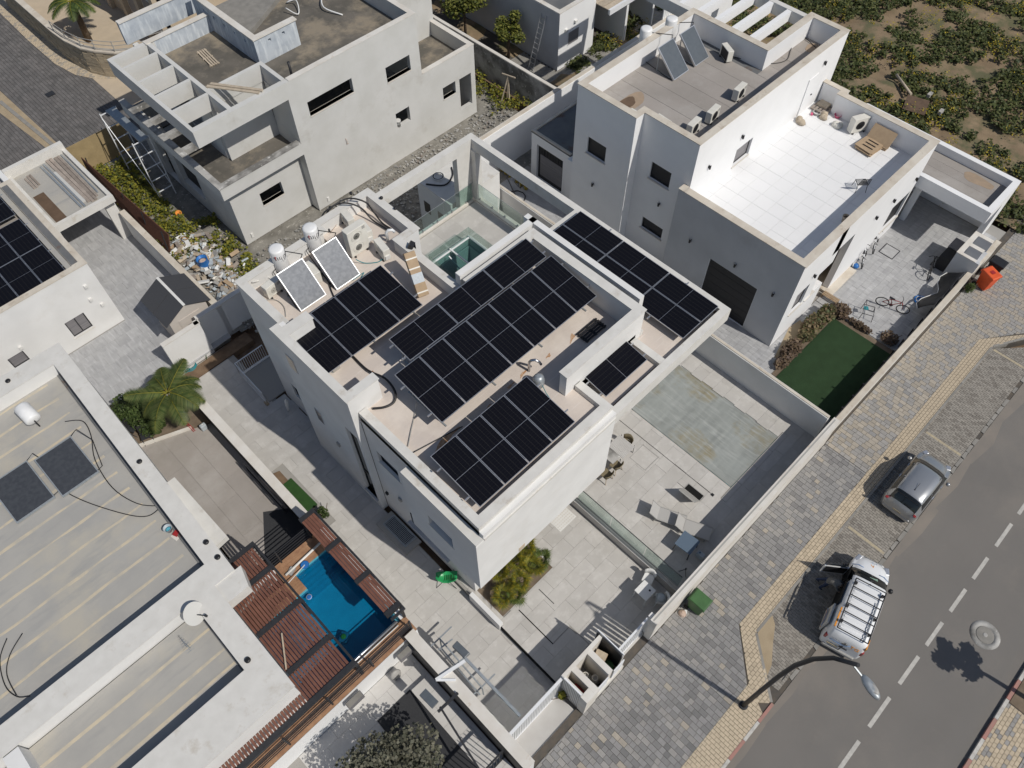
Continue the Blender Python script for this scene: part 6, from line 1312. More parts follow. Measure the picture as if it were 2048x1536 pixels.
# light-well grille, stair well with railing
gw = thing('light_well', 'raised concrete light well with a grey metal grille beside the villa side wall', 'grille', (5.45, 12.4, -.3))
w_ = MB(); w_.box((-.42, -1.05, 0), (.4, .85, .12)).build('curb', 'concrete_roof', gw)
MB().box((-.24, -.8, .12), (.38, -.74, .16)).box((-.24, .58, .12), (.38, .64, .16)).box((-.24, -.74, .12), (-.18, .58, .16)).box((.32, -.74, .12), (.38, .58, .16)).build('frame', 'galvanised', gw)
MB().box((-.18, -.74, .1), (.32, .58, .125)).build('shaft', 'void', gw)
for k in range(19): MB().box((-.18, -.72 + k * .069, .13), (.32, -.69 + k * .069, .155)).build('bar', 'galvanised', gw)
sr = thing('stair_railing', 'white metal railing around the sunken side stair of the villa', 'railing', (5.3, 23.6, -.3))
def rail_run(t, a, b, h=1.0, n=12, m='white_metal'):
    a = Vector(a); b = Vector(b); MB().beam(a + Vector((0, 0, h)), b + Vector((0, 0, h)), .04, .04).build('top_rail', m, t); MB().beam(a + Vector((0, 0, .08)), b + Vector((0, 0, .08)), .03, .03).build('bottom_rail', m, t)
    for k in range(n + 1): p = a.lerp(b, k / n); MB().beam(p + Vector((0, 0, .08)), p + Vector((0, 0, h)), .018, .018).build('baluster', m, t)
rail_run(sr, (0, 0, 0), (1.5, 0, 0), .95, 14); rail_run(sr, (0, 0, 0), (-.05, -2.2, 0), .95, 18); 
MB().box((-.12, -2.3, -.1), (.02, -2.1, .15)).build('footing', 'sand', sr)
MB().box((5.4, 21.4, -.32), (7.0, 23.5, -.25)).build('stair_well', 'joint', sw)
for k in range(7): MB().box((5.45, 21.5 + k * .28, -.3), (6.9, 21.76 + k * .28, -.26 - k * .0)).build('stair_tread', 'kerb_grey', sw)
MB().box((5.4, 23.5, -.3), (7.2, 23.58, -.2)).build('well_kerb', 'white_plaster', sw)
sd2 = thing('parasol', 'closed white parasol leaning at the villa side wall', 'parasol', (*(5.72, 20.4, -0.3)[:2], -.3)); MB().lathe([(.02, 0), (.07, .25), (.09, 1.2), (.03, 1.35), (.02, 1.45)], (0, 0, 0), n=8, M=Matrix.Rotation(.25, 3, 'X')).build('canopy', 'chair_white', sd2); MB().lathe([(.02, -.02), (.02, .3)], n=6).build('pole', 'white_metal', sd2)
gt = thing('play_seat', 'bright green plastic baby seat with thin legs beside the villa wall', 'baby seat', (*(5.5, 9.4, 0.1)[:2], -.3), .75)
vs = []; prof = [(-.42, .62, .16), (-.3, .5, .2), (-.1, .38, .22), (.1, .36, .22), (.28, .42, .18), (.4, .5, .1)]
for y_, z_, w_ in prof: vs += [(-w_, y_, z_ + .1), (-w_ * .6, y_, z_), (w_ * .6, y_, z_), (w_, y_, z_ + .1)]
MB().add(vs, [(i * 4 + j, i * 4 + j + 1, i * 4 + j + 5, i * 4 + j + 4) for i in range(5) for j in range(3)], smooth=True).build('seat', 'lime_plastic', gt).modifiers.new('thickness', 'SOLIDIFY').thickness = .03
for s in (-1, 1):
    for e in (-1, 1): MB().beam((s * .15, e * .1, .4), (s * .3, e * .4, 0), .02, .02).build('leg', 'dark_metal', gt)
for k in range(5): MB().beam((-.1, -.3 + k * .09, .5 - k * .03), (.1, -.3 + k * .09, .5 - k * .03), .02, .015).build('strap', 'turf_bright', gt)
# bin store with three compartments and sliding gate
bs = thing('bin_store', 'white street-side bin store with three open compartments', 'bin store', (6.7, 2.85, 0)); o = Vector((6.7, 2.85, 0))
m = MB()
for a, b in (((5.65, 2.22, 0), (7.75, 2.36, .62)), ((5.65, 3.3, -.3), (7.75, 3.44, 1.9)), ((5.65, 2.36, -.3), (5.75, 3.3, 1.85)), ((6.02, 2.25, 0), (6.24, 3.3, 1.88)), ((6.83, 2.3, 0), (7.05, 3.3, 1.88)), ((7.65, 2.36, -.3), (7.75, 3.3, 1.85)), ((5.6, 2.2, 0), (6.25, 2.5, 1.87))): m.box(a, b)
m.v = [(x - o.x, y - o.y, z) for x, y, z in m.v]; m.build('wall', 'pale_coping', bs)
MB().box((-1.06, -.5, 0), (-1.0, .6, 1.86)).build('ribbed_panel', 'white_metal', bs)
for k in range(16): MB().box((-1.075, -.5 + k * .068, .02), (-1.06, -.47 + k * .068, 1.84)).build('rib', 'vent_grey', bs)
MB().box((.98, -.5, .3), (1.02, .75, 1.98)).build('side_screen', 'white_metal', bs); MB().box((.92, -.46, .3), (.96, .7, 1.9)).build('side_screen', 'dark_metal', bs)
for x0, x1 in ((-.45, .1), (.4, .95)): MB().box((x0, -.6, .62), (x1, -.56, 1.7)).build('door', 'white_metal', bs)
for i, (x, y, mm, lab) in enumerate(((6.45, 2.95, 'vent_grey', 'round meter with a pale rim, left of two in the middle compartment'), (6.62, 2.65, 'vent_grey', 'round meter with a pale rim, right of two in the middle compartment'))):
    t = thing('gas_bottle', lab, 'gas bottle', (x, y, 0), 0, 'gas bottles in the bin store'); MB().lathe([(.13, 0), (.14, .05), (.14, .8), (.1, .9), (.05, .93)], n=16).build('body', mm, t); MB().tube([(.1 * math.cos(a), .1 * math.sin(a), 1.0) for a in [k * .52 for k in range(12)]], .014, 5, closed=True).build('collar', 'cream_plastic', t)
tag(bpy.data.objects['gas_bottle'], 'grey gas bottle with a pale collar ring, the left one in the middle compartment'); tag(bpy.data.objects['gas_bottle.001'], 'grey gas bottle with a pale collar ring, the right one in the middle compartment')
rb = thing('fire_reel', 'red hose reel box inside the narrow left compartment', 'hose reel', (5.9, 2.85, .6)); MB().box((-.08, -.3, 0), (.08, .15, .5)).build('box', 'red_paint', rb); MB().box((-.085, -.2, .2), (-.08, .0, .4)).build('sticker', 'chair_white', rb)
cr_ = thing('crate', 'beige plastic crate in the right compartment of the bin store', 'crate', (7.3, 3.0, .35), .3); MB().box((-.18, -.22, .5), (.18, .22, .8)).build('body', 'wood', cr_, bevel=.02); MB().box((-.17, -.2, .8), (.17, .2, .82)).build('lid', 'pale_wood', cr_)
gb = thing('bin', 'small green bin at the bottom of the right compartment', 'bin', (7.3, 2.62, 0)); MB().lathe([(.15, 0), (.2, .8), (.22, .82), (.2, .86), (.05, .9)], n=14).build('body', 'bin_green', gb)
gte = thing('sliding_gate', 'white louvred sliding gate at the driveway of the villa', 'gate', (4.2, 3.38, -.28)); 
MB().box((-1.45, -.05, 0), (1.45, .05, .12)).box((-1.45, -.05, 1.9), (1.45, .05, 2.0)).build('frame', 'white_metal', gte)
for k in range(34): MB().box((-1.43 + k * .0845, -.035, .12), (-1.38 + k * .0845, .035, 1.9)).build('louvre', 'white_metal', gte)
gt2 = thing('pedestrian_gate', 'white louvred pedestrian gate between the bin store and the street wall', 'gate', (8.55, 3.2, 0), -.0)
for k in range(9): MB().box((-.75 + k * .17, -.6 + .0, .1), (-.64 + k * .17, -.56, 1.7)).build('louvre', 'white_metal', gt2)
MB().box((-.78, -.62, 0), (.78, -.55, .1)).box((-.78, -.62, 1.7), (.78, -.55, 1.8)).build('frame', 'white_metal', gt2)
MB().cbox((.95, -.7, .9), (.2, .3, 1.85)).build('gate_post', 'white_plaster', gt2)
# gate operator arms
op = thing('gate_operator', 'grey cantilever gate arm with a control box over the driveway', 'gate arm', (3.4, 6.0, 0))
def bm_(n, m, *segs):
    for a, b, w in segs: MB().beam(Vector(a) - op.location, Vector(b) - op.location, w, w).build(n, m, op)
bm_('arm', 'galvanised', ((3.68, 6.3, 1.9), (3.7, 3.52, 1.9), .1)); bm_('bracket', 'white_metal', ((2.46, 6.38, 1.95), (3.61, 6.14, 1.95), .1), ((2.95, 5.9, 1.9), (2.46, 6.38, 1.95), .08))
p = Vector((3.76, 6.51, 1.95)) - op.location; MB().cbox(tuple(p), (.26, .62, .2), rz=.05).build('control_box', 'collector_mid', op, bevel=.02)
fr = thing('clothes_frame', 'grey metal frame of bars lying beside the party wall', 'metal frame', (3.6, 7.0, 0)); 
for a, b in (((3.66, 7.67, 0.6), (3.58, 5.32, 0.6)), ((3.48, 7.37, 0.5), (3.37, 5.21, 0.5)), ((3.25, 7.73, 0.5), (4.29, 7.73, 0.5)), ((3.32, 7.37, 0.8), (3.96, 7.29, 0.8)), ((3.58, 5.32, 0.6), (3.53, 5.22, 0)), ((3.66, 7.67, 0.6), (3.52, 7.47, 0)), ((3.04, 5.38, 0.5), (4.25, 5.35, 0.5)), ((3.16, 6.67, 0.4), (4.12, 6.54, 0.4))):
    MB().beam(Vector(a) - fr.location, Vector(b) - fr.location, .05, .05).build('bar', 'galvanised', fr)
# second gate by the lower left entrance
g3 = thing('sliding_gate', 'dark vertical-bar gate at the lower left entrance', 'gate', (1.6, 3.2, 0))
MB().box((-1.6, -.03, .05), (1.0, .03, .12)).box((-1.6, -.03, 1.55), (1.0, .03, 1.65)).build('frame', 'dark_metal', g3)
for k in range(17): MB().box((-1.55 + k * .155, -.015, .0), (-1.525 + k * .155, .015, 1.8)).build('bar', 'dark_metal', g3)
MB().beam((-.0, .0, 1.7), Vector((1.99, 5.66, 1.8)) - Vector((1.6, 3.2, 0)), .07, .07).build('arm', 'dark_metal', g3)
MB().beam(Vector((1.82, 5.55, 2)) - Vector((1.6, 3.2, 0)), Vector((2.71, 5.52, 2)) - Vector((1.6, 3.2, 0)), .09, .09).build('bracket', 'dark_metal', g3)
MB().cbox(tuple(Vector((1.89, 6.09, 1.95)) - Vector((1.6, 3.2, 0))), (.3, .62, .14), rz=.05).build('control_box', 'collector_mid', g3)
# bracket lamps on the deck wall, dark fan, mailbox
for p, l in (((2.38, 8.02, 1.4), 'grey stone bracket box on the white deck wall, the right one of two'), ((0.07, 8.04, 1.4), 'grey stone bracket box on the white deck wall, the left one of two')):
    t = thing('wall_box', l, 'wall box', (p[0], p[1], 1.1), 0, 'bracket boxes on the deck wall'); MB().box((-.33, -.14, 0), (.33, .1, .28)).build('box', 'shutter_grey', t); MB().box((-.3, -.12, .28), (.3, .08, .31)).build('lid', 'kerb_grey', t)
fn2 = thing('floor_fan', 'round grey floor fan standing on the speckled forecourt', 'fan', (*(1.69, 7.92, 0.3)[:2], 0)); MB().lathe([(.02, -.04), (.2, -.05), (.22, 0), (.2, .05), (.02, .05)], (0, 0, .35), n=16, M=Matrix.Rotation(1.2, 3, 'X')).build('head', 'vent_grey', fn2); MB().box((-.12, -.08, 0), (.12, .08, .12)).build('base', 'dark_metal', fn2)

# wheelie bins in the street
def wheelie(label, x, y, rz, m, tip=0, open_=False):
    t = thing('wheelie_bin', label, 'wheelie bin', (x, y, 0), rz)
    MB().add([(-.22, -.26, .06), (.22, -.26, .06), (.22, .26, .06), (-.22, .26, .06), (-.28, -.33, .95), (.28, -.33, .95), (.28, .36, .95), (-.28, .36, .95)], [(0, 3, 2, 1), (4, 5, 6, 7), (0, 1, 5, 4), (1, 2, 6, 5), (2, 3, 7, 6), (3, 0, 4, 7)]).build('body', m, t, bevel=.03)
    MB().box((-.3, -.36, .9), (.3, -.3, .95)).box((-.3, .34, .9), (.3, .4, .95)).build('rim', m, t)
    vs = [(-.3, -.37, .95), (.3, -.37, .95), (.3, .38, .96), (-.3, .38, .96), (-.27, -.33, 1.0), (.27, -.33, 1.0), (.27, .33, 1.03), (-.27, .33, 1.03)]
    MB().add(vs, [(0, 3, 2, 1), (4, 5, 6, 7), (0, 1, 5, 4), (1, 2, 6, 5), (2, 3, 7, 6), (3, 0, 4, 7)]).build('lid', m, t, bevel=.02)
    MB().tube([(-.22, .42, .93), (.22, .42, .93)], .018, 6).build('handle', 'black_plastic', t)
    for s in (-1, 1): MB().lathe([(.1, -.03), (.1, .03)], (s * .27, .3, .1), n=14, M=Matrix.Rotation(math.pi / 2, 3, 'Y')).build('wheel', 'tyre', t)
    return t
wheelie('dark green wheelie bin against the street wall on the grey pavement', 11.55, 1.72, 0.02, 'bin_green')
ob = wheelie('bright orange wheelie bin beside the right street wall', 34.55, 1.62, -.35, 'bin_orange'); ob.scale = (1.05, 1.05, 1.05)
MB().box((-.1, -.1, 1.031), (.1, .1, 1.036)).build('lid_mark', 'red_paint', ob)
gl2 = wheelie('black-lidded bin behind the orange one at the right street wall', 35.55, 1.72, 0, 'black_plastic')
rgs = thing('rag', 'pinkish crumpled rag on the ground beside the green wheelie bin', 'rag', (11.0, 1.95, 0)); MB().lathe([(.02, 0), (.16, .02), (.12, .12), (.05, .18)], n=9, smooth=False).build('cloth', 'pink_block', rgs)
MB().cbox((.12, -.05, .05), (.14, .1, .1), rz=.5).build('fold', 'chair_white', rgs)
# street lamp
sl = thing('street_lamp', 'tall dark curved street lamp post with an oval head over the road', 'street lamp', (9.93, -1.69, 0))
pts = [(0, 0, 0), (0, 0, 2.5), (.01, -.02, 4.6), (.03, -.08, 6.0), (.05, -.26, 7.2), (.06, -.55, 8.1), (.07, -1.05, 8.75)]
MB().tube(pts, [.085, .08, .078, .075, .07, .065, .06], 14).build('pole', 'dark_metal', sl)
MB().lathe([(.16, 0), (.16, .05), (.13, .06)], n=16).build('base_plate', 'dark_metal', sl)
m = MB(); m.beam((-.3, -.1, 5.2), (.28, -.1, 5.25), .03, .03); m.build('bracket', 'dark_metal', sl)
MB().beam((.03, -1.0, 8.6), (.0, -1.3, 8.5), .04, .04).build('head_arm', 'galvanised', sl)
hd = MB(); M = Matrix.Rotation(-.35, 3, 'Z'); hd.lathe([(.02, -.05), (.2, -.04), (.24, 0), (.2, .06), (.08, .09)], (0, 0, 0), n=22); hd.v = [(x * .62 - .0 - .08 * 0, y * 1.5, z) for x, y, z in hd.v]; hd.v = [tuple(M @ Vector(p) + Vector((-.08, -1.6, 8.5))) for p in hd.v]; o = hd.build('lamp_head', 'galvanised', sl)
hd = MB().lathe([(.12, .075), (.12, .1), (.06, .11)], n=16); hd.v = [(x * .7, y * 1.4 , z) for x, y, z in hd.v]; hd.v = [tuple(M @ Vector(p) + Vector((-.08, -1.68, 8.48))) for p in hd.v]; hd.build('lamp_cap', 'vent_grey', o)

# ------------------------------------------------------------------ vehicles
def body_loft(st, mi_fn, mats, name, parent, close=True):
    """st: stations along x; each = (x, [(y, z), ...]) half profile from the sill up to the centre line"""
    m = MB(); n = len(st[0][1]); full = 2 * n - 1
    for x, pr in st:
        pts = [(x, -y, z) for y, z in pr] + [(x, y, z) for y, z in pr[-2::-1]]; m.v += pts
    for i in range(len(st) - 1):
        for j in range(full - 1):
            a = i * full + j; m.f.append((a, a + full, a + full + 1, a + 1)); jj = j if j < n - 1 else full - 2 - j; m.m.append(mi_fn(i, jj)); m.sm.append(True)
    for e in (0, len(st) - 1): q = tuple(e * full + j for j in range(full)); m.f.append(q if e == 0 else q[::-1]); m.m.append(0); m.sm.append(False)
    o = m.build(name, mats, parent); return o
def wheel(t, x, y, r=.29, w=.18):
    o = MB().lathe([(r * .6, -w / 2), (r * .95, -w / 2), (r, -w / 2 + .03), (r, w / 2 - .03), (r * .95, w / 2), (r * .6, w / 2)], (x, y, r), n=24, M=Matrix.Rotation(math.pi / 2, 3, 'X')).build('wheel', 'tyre', t)
    MB().lathe([(r * .6, -w / 2 - .004), (r * .2, -w / 2 - .012), (r * .2, w / 2 + .012), (r * .6, w / 2 + .004)], (x, y, r), n=16, M=Matrix.Rotation(math.pi / 2, 3, 'X')).build('rim', 'alu', o)
# small silver hatchback, front towards +X
sc_ = thing('parked_car', 'small silver hatchback parked in the lay-by between two painted bay lines', 'car', (22.05, -1.62, -.1), .0)
W = .76
def pr(w, zb, zs, zr, wr, cr=0): return [(w - .1, zb), (w - .02, zb + .04), (w, zb + .22), (w - .005, zs - .12), (w - .05, zs), (wr + .02, zr - .10), (wr - .06, zr - .015), (wr * .5, zr + cr), (0, zr + cr * 1.3)]
st = [(-1.66, pr(.56, .24, .60, .62, .40)), (-1.62, pr(.66, .2, .74, .78, .5, .01)), (-1.52, pr(.73, .18, .84, .92, .56, .02)), (-1.38, pr(W, .16, .88, 1.20, .54, .02)), (-1.24, pr(W, .16, .89, 1.33, .535, .02)), (-1.1, pr(W, .16, .9, 1.38, .545, .025)), (-.5, pr(W, .16, .9, 1.41, .56, .03)), (.1, pr(W, .16, .89, 1.4, .56, .03)), (.38, pr(W, .16, .87, 1.35, .55, .03)), (.62, pr(W, .16, .85, 1.18, .57, .03)), (.92, pr(W, .16, .82, .90, .60, .04)), (1.05, pr(.755, .16, .8, .85, .60, .04)), (1.3, pr(.73, .17, .76, .80, .56, .035)), (1.5, pr(.68, .19, .68, .72, .5, .03)), (1.62, pr(.58, .22, .55, .58, .42, .02)), (1.66, pr(.45, .26, .45, .47, .3, .01))]
def mi_car(i, j):
    if j == 4 and 4 <= i <= 9: return 1
    if j in (5, 6, 7) and i in (8, 9): return 1            # windscreen
    if j in (5, 6, 7) and i in (2, 3): return 1            # rear window
    return 0
co = body_loft(st, mi_car, ['car_silver', 'glass_dark'], 'body', sc_)
MB().box((-.72, -.005, 0), (-.71, .005, .0)) if 0 else None
for s in (-1, 1):
    for x in (-1.02, 1.05): wheel(sc_, x, s * .67, .28, .17)
    MB().lathe([(.06, 0), (.09, .05), (.08, .12), (.03, .15)], (.62, s * .8, .88), n=10, M=Matrix.Rotation(-s * 1.3, 3, 'X')).build('wing_mirror', 'car_silver', sc_)
    MB().cbox((-1.585, s * .62, .82), (.1, .12, .2), tilt=Matrix.Rotation(-.5, 3, 'Y')).build('tail_light', 'lamp_red', sc_, bevel=.02)
    MB().cbox((1.5, s * .52, .66), (.22, .2, .1), rz=-s * .4).build('headlight', 'alu', sc_, bevel=.03)
    MB().beam((-.55, s * .672, .96), (-.55, s * .60, 1.3), .05, .02).build('pillar', 'car_silver', sc_); MB().beam((-.1, s * .672, .96), (-.1, s * .6, 1.3), .05, .02).build('pillar', 'car_silver', sc_) if 0 else None
    for x in (-.3, .4): MB().box((x - .08, s * .752 - .01, .78), (x + .08, s * .752 + .012, .81)).build('door_handle', 'alu', sc_)
    MB().beam((-1.15, s * .495, 1.372), (.35, s * .505, 1.362), .012, .01).build('roof_seam', 'black_plastic', sc_)
MB().beam((-1.35, -.48, 1.255), (-1.35, .48, 1.255), .012, .02).build('tailgate_seam', 'black_plastic', sc_)
MB().tube([(-.95, 0, 1.43), (-.8, 0, 1.46), (-.6, .0, 1.52)], .008, 5).build('aerial', 'black_plastic', sc_); MB().lathe([(.03, 1.41), (.02, 1.45)], (-.95, 0, 0), n=8).build('aerial_base', 'black_plastic', sc_)
MB().cbox((-1.67, 0, .52), (.02, .36, .09)).build('number_plate', 'bay_paint', sc_); MB().beam((.78, -.5, .985), (.66, .1, 1.09), .02, .02).build('wiper', 'black_plastic', sc_); MB().beam((-1.46, 0, .98), (-1.40, .3, 1.1), .02, .02).build('rear_wiper', 'black_plastic', sc_)
MB().box((-1.68, -.6, .3), (-1.6, .6, .42)).build('bumper', 'car_silver', sc_, bevel=.04)

# white work van with rack and open doors
vn = thing('work_van', 'white work van with black roof rack and open kerbside doors', 'van', (15.88, -2.52, -.12), .235)
W = .74; Rr = 1.62
def pv_(w, zb, zs, zr, wr, cr=0): return [(w - .1, zb), (w - .02, zb + .04), (w, zb + .24), (w - .002, zs - .12), (w - .03, zs), (wr + .03, zr - .10), (wr - .05, zr - .01), (wr * .5, zr + cr), (0, zr + cr * 1.2)]
st = [(-2.0, pv_(.62, .3, .82, 1.02, .56)), (-1.97, pv_(.70, .26, .88, 1.3, .6, .01)), (-1.9, pv_(W, .22, .92, 1.56, .6, .015)), (-1.78, pv_(W, .2, .95, Rr, .61, .02)), (-1.0, pv_(W, .2, .95, Rr + .02, .62, .02)), (-.95, pv_(W, .2, .95, Rr + .02, .62, .02)), (-.1, pv_(W, .2, .95, Rr + .02, .62, .02)), (.3, pv_(W, .2, .94, Rr, .61, .02)), (.55, pv_(W, .2, .93, 1.52, .6, .02)), (.85, pv_(W, .2, .92, 1.26, .61, .03)), (1.12, pv_(W, .2, .9, 1.0, .63, .05)), (1.3, pv_(.735, .2, .87, .95, .62, .05)), (1.6, pv_(.70, .22, .8, .87, .56, .05)), (1.83, pv_(.62, .25, .68, .73, .46, .04)), (1.95, pv_(.5, .3, .52, .55, .34, .02)), (1.98, pv_(.36, .33, .42, .44, .24, .01))]
def mi_van(i, j):
    if j in (5, 6, 7) and i in (8, 9): return 1
    if j == 4 and i in (7, 8, 9): return 1
    return 0
vb = body_loft(st, mi_van, ['van_white', 'glass_dark'], 'body', vn)
for s in (-1, 1):
    for x in (-1.25, 1.18): wheel(vn, x, s * .65, .3, .18)
MB().lathe([(.05, 0), (.1, .05), (.09, .14), (.03, .17)], (.88, -.78, .98), n=10, M=Matrix.Rotation(1.3, 3, 'X')).build('wing_mirror', 'black_plastic', vn)
# dark door openings on the kerb side, then the doors themselves
MB().box((.35, .735, .32), (1.02, .748, 1.3)).build('door_opening', 'void', vn); MB().box((-.75, .735, .3), (.28, .748, 1.45)).build('door_opening', 'void', vn)
dr = MB(); M = Matrix.Rotation(1.05, 3, 'Z')
def rot(o_, a, pts): return [tuple(Matrix.Rotation(a, 3, 'Z') @ Vector(p) + Vector(o_)) for p in pts]
def door_panel(nm, org, a, L, z0, z1, win, m='van_white'):
    t = MB(); bx = [(0, -.03, z0), (-L, -.03, z0), (-L, .03, z0), (0, .03, z0), (0, -.03, z1), (-L, -.03, z1), (-L, .03, z1), (0, .03, z1)]
    t.add(rot(org, a, bx), [(0, 1, 2, 3), (7, 6, 5, 4), (0, 4, 5, 1), (1, 5, 6, 2), (2, 6, 7, 3), (3, 7, 4, 0)]); o = t.build(nm, m, vn)
    if win:
        t = MB(); bx = [(-.06, -.012, z1), (-L + .05, -.012, z1), (-L + .05, .012, z1), (-.06, .012, z1), (-.25, -.012 - .1, z1 + .36), (-L + .12, -.012 - .1, z1 + .36), (-L + .12, .012 - .1, z1 + .36), (-.25, .012 - .1, z1 + .36)]
        t.add(rot(org, a, bx), [(0, 1, 2, 3), (7, 6, 5, 4), (0, 4, 5, 1), (1, 5, 6, 2), (2, 6, 7, 3), (3, 7, 4, 0)]); t.build('door_window', 'glass_dark', o)
        t = MB(); t.add(rot(org, a, [(-.05, -.035, z0 + .06), (-L + .06, -.035, z0 + .06), (-L + .06, -.05, z0 + .1), (-.05, -.05, z0 + .1), (-.05, -.035, z1 - .04), (-L + .06, -.035, z1 - .04), (-L + .06, -.06, z1 - .1), (-.05, -.06, z1 - .1)]), [(0, 1, 2, 3), (7, 6, 5, 4), (0, 4, 5, 1), (1, 5, 6, 2), (2, 6, 7, 3), (3, 7, 4, 0)]); t.build('door_trim', 'black_plastic', o)
    return o
door_panel('front_door', (1.0, .76, 0), -1.15, .92, .3, .95, True)
MB().lathe([(.04, 0), (.07, .04), (.06, .1)], rot((1.0, .76, 0), -1.15, [(-.18, .1, .95)])[0], n=8).build('wing_mirror', 'black_plastic', vn)
sdr = MB().add([(-.78, .80, .35), (-1.62, .80, .35), (-1.62, .86, .35), (-.78, .86, .35), (-.78, .78, 1.25), (-1.6, .78, 1.25), (-1.6, .84, 1.25), (-.78, .84, 1.25)], [(0, 1, 2, 3), (7, 6, 5, 4), (0, 4, 5, 1), (1, 5, 6, 2), (2, 6, 7, 3), (3, 7, 4, 0)])
sd_o = sdr.build('sliding_door', 'cream_panel', vn)
pn = MB(); pn.add([(-.3, .8, 1.0), (-1.05, .8, 1.0), (-1.1, 1.12, .86), (-.35, 1.12, .86), (-.3, .8, .96), (-1.05, .8, .96), (-1.1, 1.12, .82), (-.35, 1.12, .82)], [(0, 1, 2, 3), (7, 6, 5, 4), (0, 4, 5, 1), (1, 5, 6, 2), (2, 6, 7, 3), (3, 7, 4, 0)]) 
for k in range(7): MB().box((-.9 - .001, .862, .5 + k * .07), (-1.5, .864, .53 + k * .07)).build('lettering_line', 'shutter_grey', sd_o)
MB().tube([(-.8, .868, .62), (-1.05, .868, .78), (-1.35, .868, .8), (-1.6, .868, .62)], .02, 5).build('stripe', 'blue_band', sd_o); MB().tube([(-.8, .868, .56), (-1.05, .868, .70), (-1.35, .868, .71), (-1.6, .868, .54)], .012, 5).build('stripe', 'orange_paint', sd_o)
MB().box((-1.75, .60, 1.52), (-.95, .64, 1.6)).build('orange_band', 'orange_paint', vn)
MB().box((-1.95, -.665, 1.3), (-1.55, -.63, 1.5)).build('orange_band', 'orange_paint', vn)
# seats seen through the opening, tool box
MB().cbox((.1, .45, .75), (.4, .4, .3)).build('tool_box', 'shirt_grey', vn, bevel=.03)
rk = MB(); zr = Rr + .16
for s in (-1, 1): MB().beam((-1.85, s * .56, zr), (.3, s * .56, zr), .035, .05).build('rack_side_rail', 'black_plastic', vn); 
for k in range(7): MB().beam((-1.85 + k * .358, -.56, zr + (.0 if k % 2 else .02)), (-1.85 + k * .358, .56, zr + (.0 if k % 2 else .02)), .03, .035).build('rack_bar', 'black_plastic', vn)
for x in (-1.5, -.85, .15):
    for s in (-1, 1): MB().cbox((x, s * .5, Rr + .09), (.1, .1, .14)).build('rack_foot', 'black_plastic', vn, bevel=.02)
MB().beam((-1.85, -.44, zr - .03), (-.2, -.44, zr - .03), .03, .03).build('rack_tube', 'galvanised', vn)
for k in range(12): MB().box((-1.72 + k * .155, -.45, Rr + .03), (-1.66 + k * .155, .45, Rr + .045)).build('roof_rib', 'van_white', vn)
MB().lathe([(.03, 0), (.01, .02), (.006, .2)], (.42, 0, Rr - .03), n=8, M=Matrix.Rotation(-.7, 3, 'Y')).build('aerial', 'black_plastic', vn)
# rear doors: window line, lights, plate, logo
MB().box((-2.03, -.008, .35), (-2.0, .008, 1.25)).build('door_seam', 'black_plastic', vn)
for s in (-1, 1):
    MB().cbox((-1.93, s * .665, .95), (.12, .1, .3)).build('tail_light', 'lamp_red', vn, bevel=.02); MB().cbox((1.68, s * .56, .76), (.3, .18, .12), rz=-s * .35).build('headlight', 'alu', vn, bevel=.03)
MB().box((-2.07, -.6, .24), (-1.95, .6, .42)).build('bumper', 'vent_grey', vn, bevel=.04); MB().cbox((-2.04, .3, .62), (.02, .42, .1)).build('number_plate', 'bay_paint', vn); MB().cbox((-2.03, -.05, .78), (.04, .3, .04)).build('handle', 'black_plastic', vn)
ra = math.atan2(.28, .03)
text_mesh(vn, 'rear_lettering', 'TG', .26, 'orange_paint', (-2.0, -.36, 1.13), (R(82), 0, R(-90)), thick=.004)
text_mesh(vn, 'rear_small_lettering', '\u25aa\u25aa\u25aa\u25aa\u25aa\u25aa', .1, 'shutter_grey', (-2.005, .34, 1.16), (R(82), 0, R(-90)), thick=.004)
MB().tube([(-2.03, .52, 1.02), (-2.03, .2, .98), (-2.03, -.05, 1.04), (-2.02, -.18, 1.2)], .018, 5).build('swoosh', 'blue_band', vn)
MB().cbox((-2.01, .0, 1.13), (.02, .2, .16)).build('logo_patch', 'mottled_concrete', vn)
text_mesh(vn, 'hood_lettering', 'K', .22, 'orange_paint', (1.5, .02, .955), (0, R(9), R(90)), thick=.003)
text_mesh(vn, 'hood_small_lettering', 'R . G', .09, 'blue_band', (1.68, -.02, .925), (0, R(13), R(90)), thick=.003)
for s in (-1, 1): MB().tube([(1.22, s * .70, .945), (1.3, s * .5, .995), (1.27, s * .3, 1.02)], .016, 5).build('hood_stripe', 'blue_band', vn)
MB().add([(.78, -.28, 1.345), (.98, -.24, 1.155), (.98, .08, 1.16), (.78, .05, 1.35), (.78, -.28, 1.335), (.98, -.24, 1.145), (.98, .08, 1.15), (.78, .05, 1.34)], [(0, 1, 2, 3), (7, 6, 5, 4)]).build('windscreen_paper', 'skylight_green' if 'skylight_green' in MATS else 'rail_green', vn) if 0 else MB().cbox((.93, -.12, 1.215), (.24, .3, .012), tilt=Matrix.Rotation(.75, 3, 'Y')).build('windscreen_paper', 'paper_green', vn)
# person bending into the van
def person(label, loc, rz, joints, radii, edges, clothes):
    t = thing('person', label, 'person', loc, rz)
    me = bpy.data.meshes.new('body'); me.from_pydata(joints, edges, []); o = bpy.data.objects.new('body', me); link(o, t)
    sk_ = o.modifiers.new('skin', 'SKIN'); o.modifiers.new('sub', 'SUBSURF').levels = 2; o.modifiers['sub'].render_levels = 2
    for v, r in zip(me.skin_vertices[0].data, radii): v.radius = (r, r)
    me.skin_vertices[0].data[0].use_root = True
    for c in clothes: me.materials.append(MATS[c])
    return t, o
